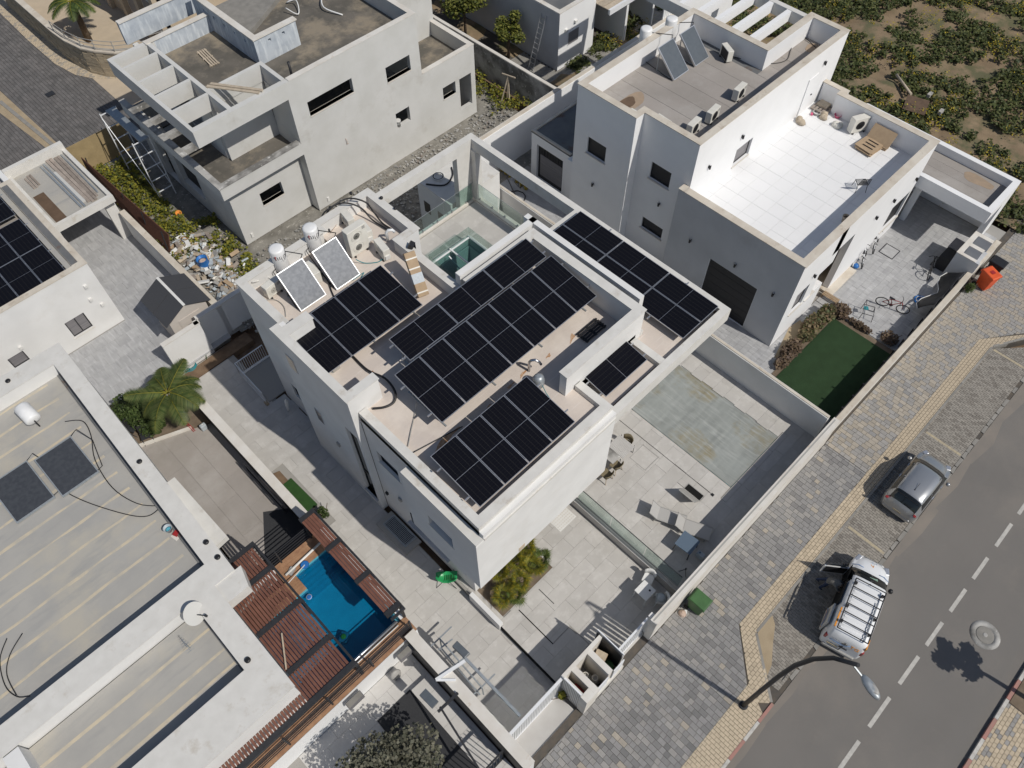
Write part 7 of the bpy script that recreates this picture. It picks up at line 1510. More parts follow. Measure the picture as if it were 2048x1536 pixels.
# 0 pelvis 1 waist 2 chest 3 neck 4 head 5 headtop 6 lhip 7 lknee 8 lankle 9 ltoe 10 rhip.. 14 lshoulder 15 lelbow 16 lhand 17.. r
J = [(0, 0, .80), (0, -.10, .92), (0, -.28, 1.02), (0, -.38, 1.06), (0, -.46, 1.07), (0, -.52, 1.08), (-.09, .0, .74), (-.10, .02, .42), (-.11, .10, .07), (-.11, -.04, .03), (.09, 0, .74), (.11, .16, .44), (.12, .34, .1), (.12, .22, .04), (-.16, -.30, 1.0), (-.2, -.44, .85), (-.12, -.6, .8), (.16, -.30, 1.0), (.2, -.46, .86), (.12, -.62, .82)]
Rd = [.13, .125, .14, .055, .085, .05, .095, .065, .045, .035, .095, .065, .045, .035, .06, .045, .03, .06, .045, .03]
Ed = [(0, 1), (1, 2), (2, 3), (3, 4), (4, 5), (0, 6), (6, 7), (7, 8), (8, 9), (0, 10), (10, 11), (11, 12), (12, 13), (2, 14), (14, 15), (15, 16), (2, 17), (17, 18), (18, 19)]
pt_, bo = person('person in blue jeans and grey shirt bending into the open van door', (15.75, -1.28, -.1), .1, J, Rd, Ed, ['skin'])
dg = bpy.context.evaluated_depsgraph_get(); dg.update(); me2 = bpy.data.meshes.new_from_object(bo.evaluated_get(dg)); bo.modifiers.clear(); bo.data = me2; me2.materials.clear()
for n_ in ('skin', 'jeans', 'shirt_grey', 'hair', 'black_plastic'): me2.materials.append(MATS[n_])
for p in me2.polygons:
    c = p.center; p.use_smooth = True
    if c.z < .06: p.material_index = 4
    elif c.z < .80 and c.y > -.12: p.material_index = 1
    elif c.y < -.40 and abs(c.x) < .1 and c.z > 1.0: p.material_index = 3 if c.z > 1.06 else 0
    elif (abs(c.x) > .1 and c.y < -.48): p.material_index = 0
    else: p.material_index = 2

# ------------------------------------------------------------------ bicycles and odds in the right yard
def bicycle(label, loc, rz, lean, fm='white_metal', scale=1.0):
    t = thing('bicycle', label, 'bicycle', loc, rz, 'bicycles in the right yard'); t.rotation_euler = (lean, 0, rz); t.scale = (scale,) * 3
    r = .29
    for x in (-.45, .5):
        m = MB(); m.tube([(x + r * math.cos(a), 0, r + r * math.sin(a)) for a in [k / 24 * 6.2832 for k in range(24)]], .024, 6, closed=True); o = m.build('wheel', 'tyre', t)
        sp = MB()
        for k in range(10): a = k / 10 * 6.2832; sp.beam((x, 0, r), (x + (r - .02) * math.cos(a), 0, r + (r - .02) * math.sin(a)), .006, .006)
        sp.build('spokes', 'alu', o, kind='stuff')
        MB().tube([(x, -.04, r), (x, .04, r)], .025, 8).build('hub', 'alu', o)
    m = MB(); bb = (-.05, 0, .28); st_ = (-.15, 0, .68); hd_ = (.32, 0, .72)
    for a, b in ((bb, st_), (bb, hd_), (st_, hd_), (bb, (-.45, 0, .29)), (st_, (-.45, 0, .29)), (hd_, (.5, 0, .29)), (hd_, (.29, 0, .84))): m.tube([a, b], .018, 6)
    m.build('frame', fm, t); MB().tube([(.22, -.24, .84), (.30, -.1, .86), (.30, .1, .86), (.22, .24, .84)], .014, 6).build('handlebar', 'black_plastic', t)
    MB().add([(-.28, -.06, .74), (-.02, -.02, .74), (-.02, .02, .74), (-.28, .06, .74), (-.28, -.06, .78), (-.02, -.02, .77), (-.02, .02, .77), (-.28, .06, .78)], [(0, 3, 2, 1), (4, 5, 6, 7), (0, 1, 5, 4), (1, 2, 6, 5), (2, 3, 7, 6), (3, 0, 4, 7)]).build('saddle', 'black_plastic', t)
    MB().lathe([(.09, -.01), (.09, .01)], bb, n=16, M=Matrix.Rotation(math.pi / 2, 3, 'X')).build('chainring', 'black_plastic', t); MB().tube([(-.05, -.1, .16), (-.05, 0, .28), (-.05, .1, .4)], .012, 5).build('pedal_crank', 'black_plastic', t)
    return t
bicycle('white-framed bicycle leaning on the wall, nearest the blue ball', (31.9, 6.7, 0), .35, -.3)
bicycle('white-framed bicycle leaning on the wall beside the framed floor hatch', (33.2, 6.8, 0), .3, -.3)
bicycle('dark red bicycle standing alone on the sunny tiles beside the lawn', (30.05, 4.15, 0), -1.3, .12, 'red_paint', 1.05)
bicycle('dark bicycle lying in the shade beside the bin enclosure', (33.6, 3.85, 0), .2, -.35, 'dark_metal')
ball = thing('water_toy', 'blue and white water gun toy lying on the doorstep end', 'toy', (31.15, 6.78, .05)); MB().lathe([(.02, -.12), (.13, -.08), (.16, 0), (.1, .1), (.02, .13)], (0, 0, .13), n=12).build('shell', 'blue_plastic', ball); MB().tube([(-.15, .1, .12), (.0, .16, .2), (.15, .1, .1)], .03, 6).build('handle', 'chair_white', ball)
scu = thing('trampoline_seat', 'round blue and white plastic saucer lying in the shade', 'toy', (31.55, 3.35, 0)); MB().lathe([(.05, .02), (.2, .04), (.3, .07), (.32, .05), (.3, .0)], n=20).build('saucer', 'blue_plastic', scu); MB().tube([(.22 * math.cos(a), .22 * math.sin(a), .07) for a in [k * .57 for k in range(11)]], .025, 5, closed=True).build('ring', 'chair_white', scu)
cf = thing('bare_chair', 'bare metal chair frame with a teal cloth beside the lawn corner', 'chair frame', (28.85, 4.75, 0), .4)
for a, b in (((-.3, -.25, .4), (.3, -.25, .4)), ((-.3, .25, .4), (.3, .25, .4)), ((-.3, -.25, .4), (-.3, .25, .4)), ((.3, -.25, .4), (.3, .25, .4)), ((-.3, -.25, .4), (-.34, -.3, 0)), ((.3, -.25, .4), (.34, -.3, 0)), ((-.3, .25, .4), (-.34, .3, 0)), ((.3, .25, .75), (.34, .3, 0)), ((-.3, .25, .75), (.3, .25, .75)), ((0, -.25, .4), (0, .25, .4))): MB().beam(a, b, .022, .022).build('tube', 'dark_metal', cf)
MB().cbox((.05, .15, .44), (.2, .2, .05), rz=.3).build('cloth', 'teal', cf)
bn = thing('wooden_bench', 'short weathered wooden crate bench beside the doorstep', 'bench', (28.45, 6.55, 0), 0)
for k in range(3): MB().box((-.16, -.4 + k * .0, .2) if 0 else (-.16 + k * .11, -.42, .2), (-.07 + k * .11, .42, .23)).build('slat', 'wood', bn)
for k in (-1, 1): MB().box((-.16, k * .38 - .03, 0), (.15, k * .38 + .03, .2)).build('leg', 'wood', bn)
um = thing('garden_parasol', 'folded dark grey parasol fabric draped against the black street fence', 'parasol', (32.0, 2.85, 0))
vs = []; nn = 9
for i in range(nn):
    u = i / (nn - 1)
    for j in range(5): v = j / 4; vs.append((-1.5 + 3.0 * u, -.25 + v * (.55 + .22 * math.sin(u * 9)), 1.25 - .75 * v + .1 * math.sin(u * 11 + v * 3)))
MB().add(vs, [(i * 5 + j, (i + 1) * 5 + j, (i + 1) * 5 + j + 1, i * 5 + j + 1) for i in range(nn - 1) for j in range(4)], smooth=True).build('fabric', 'charcoal_panel', um).modifiers.new('t', 'SOLIDIFY').thickness = .015
MB().tube([(-1.5 + 3.0 * i / 8, -.25 + (.55 + .22 * math.sin(i / 8 * 9)) + .01, .5 + .1 * math.sin(i / 8 * 11 + 3)) for i in range(9)], .022, 6).build('hem', 'chair_white', um)
eb = thing('bin_enclosure', 'white masonry enclosure with an E-shaped top beside the right street wall', 'enclosure', (34.85, 3.0, 0))
m = MB(); m.box((-.95, -.7, 0), (-.8, .45, 1.6)).box((-.8, .25, 0), (1.0, .45, 1.6)).box((-.12, -.45, 0), (.08, .25, 1.58)).box((.8, -.5, 0), (1.0, .25, 1.6)).box((-.8, -.6, 0), (.8, .25, 1.0)); m.build('wall', 'grey_shade_plaster', eb)
m = MB(); m.box((-.97, -.5, 1.6), (-.78, .47, 1.64)).box((-.78, .22, 1.6), (1.02, .47, 1.64)).box((-.14, -.47, 1.6), (.1, .22, 1.64)).box((.78, -.5, 1.6), (1.02, .22, 1.64)); m.build('coping', 'pale_coping', eb)
gbx = thing('storage_box', 'black storage box with a grey lid beside the E-shaped enclosure', 'box', (34.95, 3.75, 0)); MB().box((-.9, -.25, 0), (.7, .28, .85)).build('body', 'charcoal_panel', gbx); MB().box((-.1, -.28, .85), (.72, .3, .9)).build('lid', 'shutter_grey', gbx)
# ------------------------------------------------------------------ things on the white terrace and brown roof
def carton_pile(label, p, rz, n, w, d, mm='cardboard'):
    t = thing('cardboard_pile', label, 'cardboard', p, rz, None)
    for k in range(n): MB().cbox((random.uniform(-.04, .04), random.uniform(-.04, .04), .02 + k * .045), (w * random.uniform(.85, 1), d * random.uniform(.8, 1), .035), rz=random.uniform(-.08, .08)).build('sheet', mm, t)
    return t
carton_pile('flattened cardboard stack on a pallet with dark slots, nearer the terrace middle', (33.75, 9.5, 4.45), -.05, 5, 1.0, .95)
for x in (-.2, .05, .3): MB().box((33.75 + x - .02 - 33.75, -.3, .23), (33.75 + x + .03 - 33.75, .25, .245)).build('slot', 'black_plastic', bpy.data.objects['cardboard_pile'])
cp2 = thing('cardboard_pile', 'opened cardboard box leaning on the terrace parapet', 'cardboard', (34.45, 9.35, 4.45), 0)
MB().add([(-.25, -.6, .15), (-.25, .6, .15), (.25, .6, .75), (.25, -.6, .75), (-.2, -.6, .1), (-.2, .6, .1), (.3, .6, .7), (.3, -.6, .7)], [(0, 1, 2, 3), (7, 6, 5, 4), (0, 4, 5, 1), (1, 5, 6, 2), (2, 6, 7, 3), (3, 7, 4, 0)]).build('flap', 'cardboard', cp2); MB().box((-.3, -.55, 0), (-.1, .5, .15)).build('edge', 'wood', cp2)
pal = thing('pallet', 'pallet topped with pale boards in the terrace corner niche', 'pallet', (35.6, 12.75, 4.45), .05) if 0 else thing('pallet', 'pallet topped with pale boards in the terrace corner niche', 'pallet', (35.0, 12.75, 4.45), .0)
for k in range(5): MB().box((-.7 + .0, -.45 + k * .19, .1), (.55, -.32 + k * .19, .12)).build('board', 'old_plank', pal)
for k in range(3): MB().box((-.65 + k * .53, -.45, 0), (-.55 + k * .53, .44, .1)).build('bearer', 'old_plank', pal)
MB().cbox((0, .05, .17), (.6, .55, .1)).build('board_stack', 'pale_wood', pal)
for i, (x, y, m_, l, r_) in enumerate(((34.3, 12.3, 'pale_wood', 'beige cloth sack of tools beside the pallet on the white terrace', .2), (33.1, 12.95, 'pale_wood', 'crumpled beige plaster sack on the white terrace by the tall wall', .22), (34.15, 11.55, 'cream_plastic', 'white plastic tub lying beside the large cooling unit', .2))):
    t = thing('sack' if i < 2 else 'tub', l, 'sack' if i < 2 else 'tub', (x, y, 4.45), i * .7)
    m = MB()
    for k in range(4): m.lathe([(.02, 0), (r_ * random.uniform(.7, 1), .04), (r_ * random.uniform(.6, .8), .16), (.03, .24)], (random.uniform(-.2, .2), random.uniform(-.1, .1), 0), n=9)
    m.build('body', m_, t) 
hc = thing('hose_coil', 'dark grey coiled hose with a red end on the white terrace', 'hose', (34.25, 12.75, 4.45)); 
for k in range(3): MB().tube([(.2 * math.cos(a), .2 * math.sin(a), .03 + k * .035) for a in [j / 16 * 6.283 for j in range(16)]], .022, 6, closed=True).build('coil', 'vent_grey', hc)
MB().cbox((-.25, .12, .05), (.16, .1, .08), rz=.5).build('nozzle', 'pink', hc)
pbk = thing('bucket', 'pink plastic basin beside the large cooling unit', 'bucket', (34.75, 11.85, 4.45)); MB().lathe([(.12, 0), (.17, .14), (.19, .15), (.16, .13), (.1, .02)], n=14).build('pail', 'pink', pbk); MB().tube([(-.17, 0, .14), (0, -.17, .2), (.17, 0, .14)], .008, 5).build('handle', 'chair_white', pbk)
bch = thing('wire_chair', 'black wire garden chair standing on the white terrace', 'chair', (30.95, 8.3, 4.45), 2.4)
m = MB(); 
for k in range(9): m.beam((-.22 + k * .055, -.2, .42), (-.22 + k * .055, .2, .42), .012, .012); m.beam((-.22 + k * .055, .2, .42), (-.2 + k * .05, .32, .85), .012, .012)
for k in range(6): m.beam((-.23, -.2 + k * .08, .42), (.23, -.2 + k * .08, .42), .012, .012); m.beam((-.22, .2 + k * .022, .42 + k * .08), (.22, .2 + k * .022, .42 + k * .08), .012, .012)
m.build('wire_mesh', 'dark_metal', bch, kind='stuff')
MB().tube([(-.24, -.2, .42), (-.25, .2, .42), (-.2, .33, .88), (.2, .33, .88), (.25, .2, .42), (.24, -.2, .42)], .015, 6, closed=True).build('rim', 'dark_metal', bch)
for s in (-1, 1):
    for e in (-1, 1): MB().beam((s * .22, e * .18, .42), (s * .25, e * .26, 0), .02, .02).build('leg', 'dark_metal', bch)
pot = thing('plant_pot', 'empty terracotta-brown pot against the terrace front parapet', 'pot', (28.6, 7.62, 4.45)); MB().lathe([(.1, 0), (.15, .3), (.17, .31), (.17, .36), (.14, .36), (.12, .1)], n=16).build('pot', 'pale_wood', pot); MB().lathe([(.13, .28), (.05, .285)], n=12).build('soil', 'dirt_shade', pot)
bkt = thing('bucket', 'light blue bucket and brown rag on the lower left concrete roof', 'bucket', (*(-1.07, 16.85, 3.35)[:2], 3.3)); MB().lathe([(.1, 0), (.15, .24), (.165, .25), (.145, .24), (.1, .06)], n=16).build('pail', 'clear_bag', bkt); MB().lathe([(.12, .12), (.05, .14)], n=14).build('paint', 'teal_light', bkt); MB().cbox((.12, -.3, .05), (.22, .18, .1), rz=.4).build('rag', 'red_paint', bkt); MB().cbox((.1, -.35, .01), (.34, .3, .02), rz=.2).build('tray', 'pale_coping', bkt)
sdh = thing('satellite_dish', 'grey satellite dish on the front concrete roof of the lower left house', 'satellite dish', (*(-2.07, 13.22, 3.35)[:2], 3.3), .6)
MB().beam((.15, .1, 0), (.05, .05, .75), .05, .05).build('mast', 'galvanised', sdh); M = Matrix.Rotation(.9, 3, 'X') @ Matrix.Rotation(.0, 3, 'Z')
MB().lathe([(.38, .09), (.3, .05), (.15, .012), (.02, 0)], (0, 0, .75), n=26, M=M).build('dish', 'cream_panel', sdh).modifiers.new('t', 'SOLIDIFY').thickness = .015
MB().beam((0, -.05, .7), tuple(M @ Vector((0, -.25, .42)) + Vector((0, 0, .75))), .025, .025).build('feed_arm', 'dark_metal', sdh); MB().cbox(tuple(M @ Vector((0, -.25, .44)) + Vector((0, 0, .75))), (.07, .07, .1)).build('feed_horn', 'dark_metal', sdh)
MB().beam((.15, .1, .3), (.6, .45, .35), .04, .04).build('brace', 'dark_metal', sdh)
an = thing('tv_antenna', 'small thin television antenna beside the satellite dish', 'antenna', (*(-2.81, 12.64, 3.4)[:2], 3.3)); MB().beam((0, 0, 0), (0, 0, .5), .02, .02).build('mast', 'galvanised', an)
for k in range(6): MB().beam((-.15 + k * .02, -.3 + k * .1, .5), (.15 - k * .02, -.3 + k * .1, .5), .01, .01).build('element', 'galvanised', an)
MB().beam((0, -.3, .5), (0, .25, .5), .015, .015).build('boom', 'galvanised', an)
# passage: folding chairs, metal frame, canister, red poles
for i, (px, py, rz) in enumerate(((*(0.21, 24.07), .5), (*(0.42, 23.32), -.3))):
    t = thing('folding_chair', ['dark folding chair at the palm end of the passage, the left one', 'dark folding chair at the palm end of the passage, the right one'][i], 'chair', (px, py, 0), rz, 'folding chairs in the passage'); MB().box((-.2, -.2, .4), (.2, .2, .42)).build('seat', 'dark_metal', t)
    MB().add([(-.2, .2, .42), (.2, .2, .42), (.2, .3, .8), (-.2, .3, .8), (-.2, .22, .42), (.2, .22, .42), (.2, .32, .8), (-.2, .32, .8)], [(0, 1, 2, 3), (7, 6, 5, 4), (0, 4, 5, 1), (2, 6, 7, 3), (1, 5, 6, 2), (3, 7, 4, 0)]).build('backrest', 'charcoal_panel', t)
    for s in (-1, 1): MB().beam((s * .2, -.2, .4), (s * .2, .25, 0), .025, .025).build('leg', 'dark_metal', t); MB().beam((s * .21, .2, .4), (s * .21, -.25, 0), .025, .025).build('leg', 'dark_metal', t)
mf = thing('storage_rack', 'long black metal rack leaning along the passage wall', 'rack', (2.75, 17.6, 0), 0)
for z in (.2, .9): MB().beam((-.1, -1.5, z), (-.1, 1.3, z), .05, .05).build('rail', 'dark_metal', mf)
for k in range(4): MB().beam((-.1, -1.4 + k * .88, .2), (-.1, -1.4 + k * .88, .9), .04, .04).build('upright', 'dark_metal', mf)
MB().cbox((.05, -.4, .55), (.05, 1.6, .5), rz=.05).build('sheet', 'shutter_grey', mf)
jc = thing('canister', 'pale blue-grey plastic canister at the foot of the passage wall', 'canister', (*(2.48, 22.06), 0)); MB().box((-.14, -.1, 0), (.14, .1, .36)).build('body', 'clear_bag', jc, bevel=.04); MB().lathe([(.03, .36), (.03, .4)], n=8).build('cap', 'chair_white', jc)
rp = thing('red_pole', 'pair of thin dark red poles lying by the palm bed', 'pole', (*(2.05, 22.6), .03))
for k in (0, .07): MB().beam((k, -.35, .02), (k - .05, .5, .25), .025, .025).build('pole', 'red_paint', rp)
gh = thing('garden_hose', 'green garden hose coiled beside the white back wall', 'hose', (*(3.85, 25.67), -.3))
for k in range(4): MB().tube([((.32 - k * .03) * math.cos(a) + k * .03, (.32 - k * .03) * math.sin(a), .03 + k * .04) for a in [j / 18 * 6.283 for j in range(18)]], .022, 6, closed=True).build('coil', 'teal', gh)
MB().tube([(.1, .2, .1), (.0, .7, .3), (.4, 1.0, .6), (.9, .8, .7), (1.1, .2, .4), (.8, -.2, .05)], .02, 6).build('loop', 'turf_bright', gh)
# pool things
rb2 = thing('pool_robot', 'blue and yellow pool cleaning robot under the water', 'pool robot', (*(1.18, 10.33, 0.9)[:2], .25), .6); MB().box((-.2, -.16, .0), (.2, .16, .18)).build('body', 'table_blue', rb2, bevel=.04); MB().lathe([(.1, .18), (.1, .22), (.05, .23)], n=16).build('cap', 'leaf_yellow', rb2)
MB().tube([(.1, .1, .2), (-.3, .6, .6), (.1, 1.0, .95), (-.4, 1.3, 1.0), (-.6, 1.0, 1.01), (-.2, .8, 1.01), (-.5, 1.7, 1.0)], .012, 5).build('cable', 'dark_metal', rb2)
nt = thing('pool_net', 'blue leaf net on a white pole resting on the pool deck', 'net', (*(1.76, 13.12, 1.5)[:2], 1.46)); MB().lathe([(.16, .06), (.17, .08), (.14, .02), (.02, .0)], n=14).build('net', 'blue_plastic', nt); MB().beam((0, 0, .06), Vector((0.83, 12.86, 1.8)) - Vector((1.77, 13.14, 1.46)), .025, .025).build('pole', 'chair_white', nt)
tr = thing('tray', 'grey mesh basket on the pool deck beside the net', 'basket', (*(1.25, 13.3, 1.5)[:2], 1.46), .4); MB().box((-.17, -.12, 0), (.17, .12, .06)).build('body', 'shutter_grey', tr, bevel=.03); MB().box((-.15, -.1, .06), (.15, .1, .065)).build('mesh', 'vent_grey', tr)
lf = thing('pool_skimmer', 'blue floating skimmer head at the pool edge', 'skimmer', (*(1.14, 12.1, 1.3)[:2], 1.26)); MB().lathe([(.1, 0), (.12, .03), (.06, .05)], n=14).build('float', 'blue_plastic', lf); MB().tube([(.1 * math.cos(a), .1 * math.sin(a), .03) for a in [k * .63 for k in range(10)]], .01, 5, closed=True).build('ring', 'chair_white', lf)

# ------------------------------------------------------------------ vegetation
def leaf_cloud(name, blobs, size, m, parent=None, up=.3, **kw):
    """many small leaf faces spread through blobs (x, y, z, rx, ry, rz, count)"""
    b = MB()
    for x, y, z, rx, ry, rz_, n in blobs:
        for _ in range(n):
            d = Vector((random.gauss(0, 1), random.gauss(0, 1), random.gauss(0, 1))); d = d.normalized() * random.random() ** .45
            p = Vector((x + d.x * rx, y + d.y * ry, z + d.z * rz_)); s = size * random.uniform(.6, 1.4)
            u = Vector((random.uniform(-1, 1), random.uniform(-1, 1), random.uniform(-.6, .6))).normalized(); w = u.cross(Vector((random.uniform(-.6, .6), random.uniform(-.6, .6), 1))).normalized() * s * .45
            b.add([p - u * s * .5, p + w, p + u * s * .5, p - w], [(0, 1, 2, 3)])
    return b.build(name, m, parent, **kw)
def weeds(name, poly, n, size, h, m, thr=-.1, seed=0, **kw):
    xs = [p[0] for p in poly]; ys = [p[1] for p in poly]; bl = []; k = 0; tries = 0
    while k < n and tries < n * 12:
        tries += 1; x = random.uniform(min(xs), max(xs)); y = random.uniform(min(ys), max(ys))
        if not inpoly(x, y, poly) or not seen(x, y, 0, .04)[0]: continue
        if noise.noise(Vector((x * .45, y * .45, seed))) + .5 * noise.noise(Vector((x * 1.4, y * 1.4, seed))) < thr: continue
        bl.append((x, y, h * .5, .22, .22, h * .6, 9)); k += 1
    return leaf_cloud(name, bl, size, m, kind='stuff', **kw)
weeds('field_weeds', [(36.8, 7.8), (39, 7.8), (39.4, 0), (75, 0), (75, 60), (33, 60), (33, 21.3), (36.6, 21)], 7000, .16, .3, 'leaf_field', -.12, 3)
weeds('yellow_field_flowers', [(36.8, 7.8), (39.4, 3), (75, 0), (75, 60), (33, 60), (36.6, 21)], 700, .08, .55, 'leaf_yellow', .12, 9)
weeds('strip_weeds', [(7.0, 31.5), (8.6, 31.5), (9.4, 40.6), (7.0, 40.8)], 520, .13, .45, 'leaf_weed', -.3, 1)
weeds('rubble_weeds', [(8.6, 27.0), (9.6, 26.3), (10.1, 33), (8.4, 33.5), (8.0, 31)], 260, .13, .35, 'leaf_weed', -.15, 4)
weeds('yard_corner_weeds', [(26.4, 28), (28.8, 26.6), (28.8, 32), (26.4, 32)], 130, .13, .4, 'leaf_weed', 0, 5)
weeds('side_strip_plants', [(21.25, 9.5), (21.6, 9.5), (21.6, 24), (21.25, 24)], 160, .1, .25, 'leaf_shrub', -.2, 6)
dbm = MB()
for _ in range(2600):                 # small stones and scraps in the rubble yard
    x = random.uniform(7, 27.5); y = random.uniform(24.9, 29.2) if random.random() < .7 else random.uniform(25, 33)
    if y > 29.3 and x > 9.9: continue
    s = random.uniform(.02, .07); dbm.cbox((x, y, .0 + s * .3), (s * 2, s * 1.4, s), random.choices((0, 1, 2), (6, 2, 1))[0], rz=random.uniform(0, 3))
dbm.build('rubble', ['mottled_concrete', 'concrete_block', 'old_plank'], kind='stuff')
hp = MB()
for _ in range(650):
    x = random.gauss(7.9, .55); y = random.uniform(26.3, 32.8)
    if x < 6.85: continue
    a = random.uniform(.04, .22); hp.cbox((x, y, random.uniform(.02, .4)), (a * random.uniform(.6, 3), a, a * .4), random.randrange(6), rz=random.uniform(0, 3.1), tilt=Matrix.Rotation(random.uniform(-.6, .6), 3, 'X'))
hp.build('rubbish_heap', ['chair_white', 'old_plank', 'vent_grey', 'cardboard', 'pale_wood', 'clear_bag'], kind='stuff')
bl_ = thing('barrel', 'open blue plastic barrel standing in the rubbish heap', 'barrel', (7.75, 30.2, .1)); MB().lathe([(.24, 0), (.3, .3), (.27, .6), (.29, .62), (.25, .6), (.2, .3)], n=18).build('body', 'blue_plastic', bl_); MB().lathe([(.23, .45), (.1, .5)], n=14).build('content', 'pink_block', bl_)
for i, (x, y, m_, l) in enumerate(((8.75, 34.3, 'orange', 'orange and white bucket at the weedy end of the rubbish heap'), (7.1, 33.6, 'cream_plastic', 'cream bucket beside the low grey-topped wall'), (7.9, 32.3, 'brown_bucket', 'brown bucket in the middle of the rubbish heap'), (7.6, 28.8, 'cream_plastic', 'cream bucket lid side up near the shed end of the heap'))):
    t = thing('bucket', l, 'bucket', (x, y, .15), i, 'buckets in the rubbish heap'); MB().lathe([(.12, 0), (.16, .3), (.17, .31), (.14, .3), (.1, .05)], n=14, M=Matrix.Rotation(.4, 3, 'X')).build('pail', m_, t)
bf = thing('mesh_fence', 'rusty brown mesh fence leaning along the weedy strip', 'fence', (6.95, 36.4, 0)); MB().add([(-.05, -4.2, 0), (.35, -4.2, 1.3), (.0, 4.0, 1.5), (-.1, 4.0, 0)], [(0, 1, 2, 3)]).build('mesh', 'rust_mesh', bf).modifiers.new('t', 'SOLIDIFY').thickness = .04
for k in range(5): MB().beam((0, -4 + k * 1.95, 0), (.15, -4 + k * 1.95, 1.5), .05, .05).build('post', 'dark_metal', bf)
tf_ = thing('tarp_fence', 'tan tarpaulin site fence beside the back lane', 'fence', (8.2, 41.1, 0)); MB().box((-1.6, -.03, 0), (1.7, .0, 1.9)).build('sheet', 'tarp', tf_)
for k in range(4): MB().beam((-1.6 + k * 1.1, .03, 0), (-1.6 + k * 1.1, .03, 2.0), .05, .05).build('post', 'galvanised', tf_)
scf = thing('scaffold', 'pale metal scaffold tower against the shaded side of the unfinished villa', 'scaffold', (9.2, 37.6, 0))
for x in (-.5, .4):
    for y in (-1.5, 1.8): MB().beam((x, y, 0), (x, y, 3.9), .05, .05).build('standard', 'white_metal', scf)
for z in (.6, 1.4, 2.2, 3.0, 3.8):
    for y in (-1.5, 1.8): MB().beam((-.5, y, z), (.4, y, z), .04, .04).build('transom', 'white_metal', scf)
for s in (-.5, .4): MB().beam((s, -1.5, .6), (s, 1.8, 3.6), .035, .035).build('brace', 'white_metal', scf)
MB().box((-.15, -1.6, 3.8), (.35, 1.9, 3.87)).build('platform', 'galvanised', scf)
wf_ = thing('wooden_trestle', 'old wooden trestle standing by the bare concrete wall', 'trestle', (28.0, 28.6, 0))
for a, b in (((0, 0, 0), (0, .1, 1.9)), ((-.3, .4, 0), (0, .1, 1.8)), ((.3, .5, 0), (0, .1, 1.8)), ((-.1, .5, 1.85), (.1, -.4, 1.9))): MB().beam(a, b, .07, .07).build('plank', 'pale_wood', wf_)
# trees
def tree(label, x, y, z, h, r, m, size, n=7, cnt=320, cat='tree', name='tree', group=None, sq=.8):
    t = thing(name, label, cat, (x, y, z), 0, group); MB().tube([(0, 0, 0), (.04, .02, h * .35), (0, .05, h * .6)], [.1, .075, .04], 8).build('trunk', 'bark', t)
    bl = []; lm = MB()
    for k in range(n):
        a = k * 2.4; rr = r * random.uniform(.3, .72); p = (rr * math.cos(a), rr * math.sin(a), h * random.uniform(.5, .85)); lm.tube([(0, .03, h * .4), p], [.04, .012], 5)
        bl.append((*p, r * random.uniform(.35, .55), r * random.uniform(.35, .55), r * .42 * sq, cnt))
    lm.build('limbs', 'bark', t); leaf_cloud('crown', bl, size, m, t); return t
tree('large yellow-green citrus tree beside the unfinished villa at the top edge', 30.9, 35.6, 0, 3.6, 1.9, 'leaf_citrus', .15, 9, 420)
tree('smaller citrus tree against the grey wall of the ladder house', 31.2, 31.9, 0, 3.0, 1.05, 'leaf_citrus', .14, 7, 300)
tree('grey-green olive tree at the bottom edge beside the dark mat', -.35, 5.2, 0, 3.0, 1.75, 'leaf_olive', .12, 10, 480)
tree('young street tree in the far pavement pit, only its shadow reaching the road', 17.45, -9.0, 0, 4.6, .75, 'leaf_shrub', .16, 8, 120)
def shrub(label, blobs, m, size, cat='shrub', name='shrub', stems=True, group=None):
    x, y, z = blobs[0][:3]; t = thing(name, label, cat, (x, y, 0), 0, group); leaf_cloud('foliage', [(b[0] - x, b[1] - y, *b[2:]) for b in blobs], size, m, t)
    sm = MB()
    for k in range(7): sm.tube([(0, 0, z - .4), (random.uniform(-.4, .4), random.uniform(-.4, .4), z + .2)], .015, 5)
    sm.build('stems', 'bark', t); return t
shrub('dense dark green hedge bush under the palm in the passage bed', [(.9, 24.2, .6, .7, .9, .7, 1900), (.55, 24.9, .6, .7, .8, .7, 1500), (.9, 23.5, .5, .6, .5, .5, 900)], 'leaf_shrub', .1)
shrub('overgrown green garden bush at the house end of the right lawn', [(26.3, 6.2, .35, .8, .45, .4, 700), (27.3, 6.1, .35, .6, .4, .4, 600), (25.6, 6.1, .3, .6, .4, .3, 350)], 'leaf_mixed', .15)
shrub('dry brownish shrub running along the left end of the right lawn', [(24.4, 6.1, .25, .7, .4, .3, 600), (23.5, 6.0, .2, .5, .3, .2, 350)], 'leaf_dry', .14)
shrub('dry grass tuft at the doorstep corner of the right lawn', [(28.0, 5.7, .25, .45, .5, .3, 550), (28.0, 4.6, .12, .2, .7, .15, 260)], 'leaf_dry', .13)
shrub('shaded scrub at the fence end of the right lawn', [(28.3, 3.2, .15, .45, .45, .2, 380)], 'leaf_dry', .1)
shrub('small leafy bush in the side bed next to the slatted screen', [(*(3.74, 15.04), .15, .22, .28, .3, 260)], 'leaf_shrub', .08)
shrub('little green plant at the foot of the orange bin', [(33.75, 2.0, .3, .22, .22, .3, 260)], 'leaf_shrub', .08)
shrub('small grass tuft beside the ribbed bin store panel', [(5.5, 3.15, .2, .14, .14, .3, 160)], 'leaf_weed', .1)
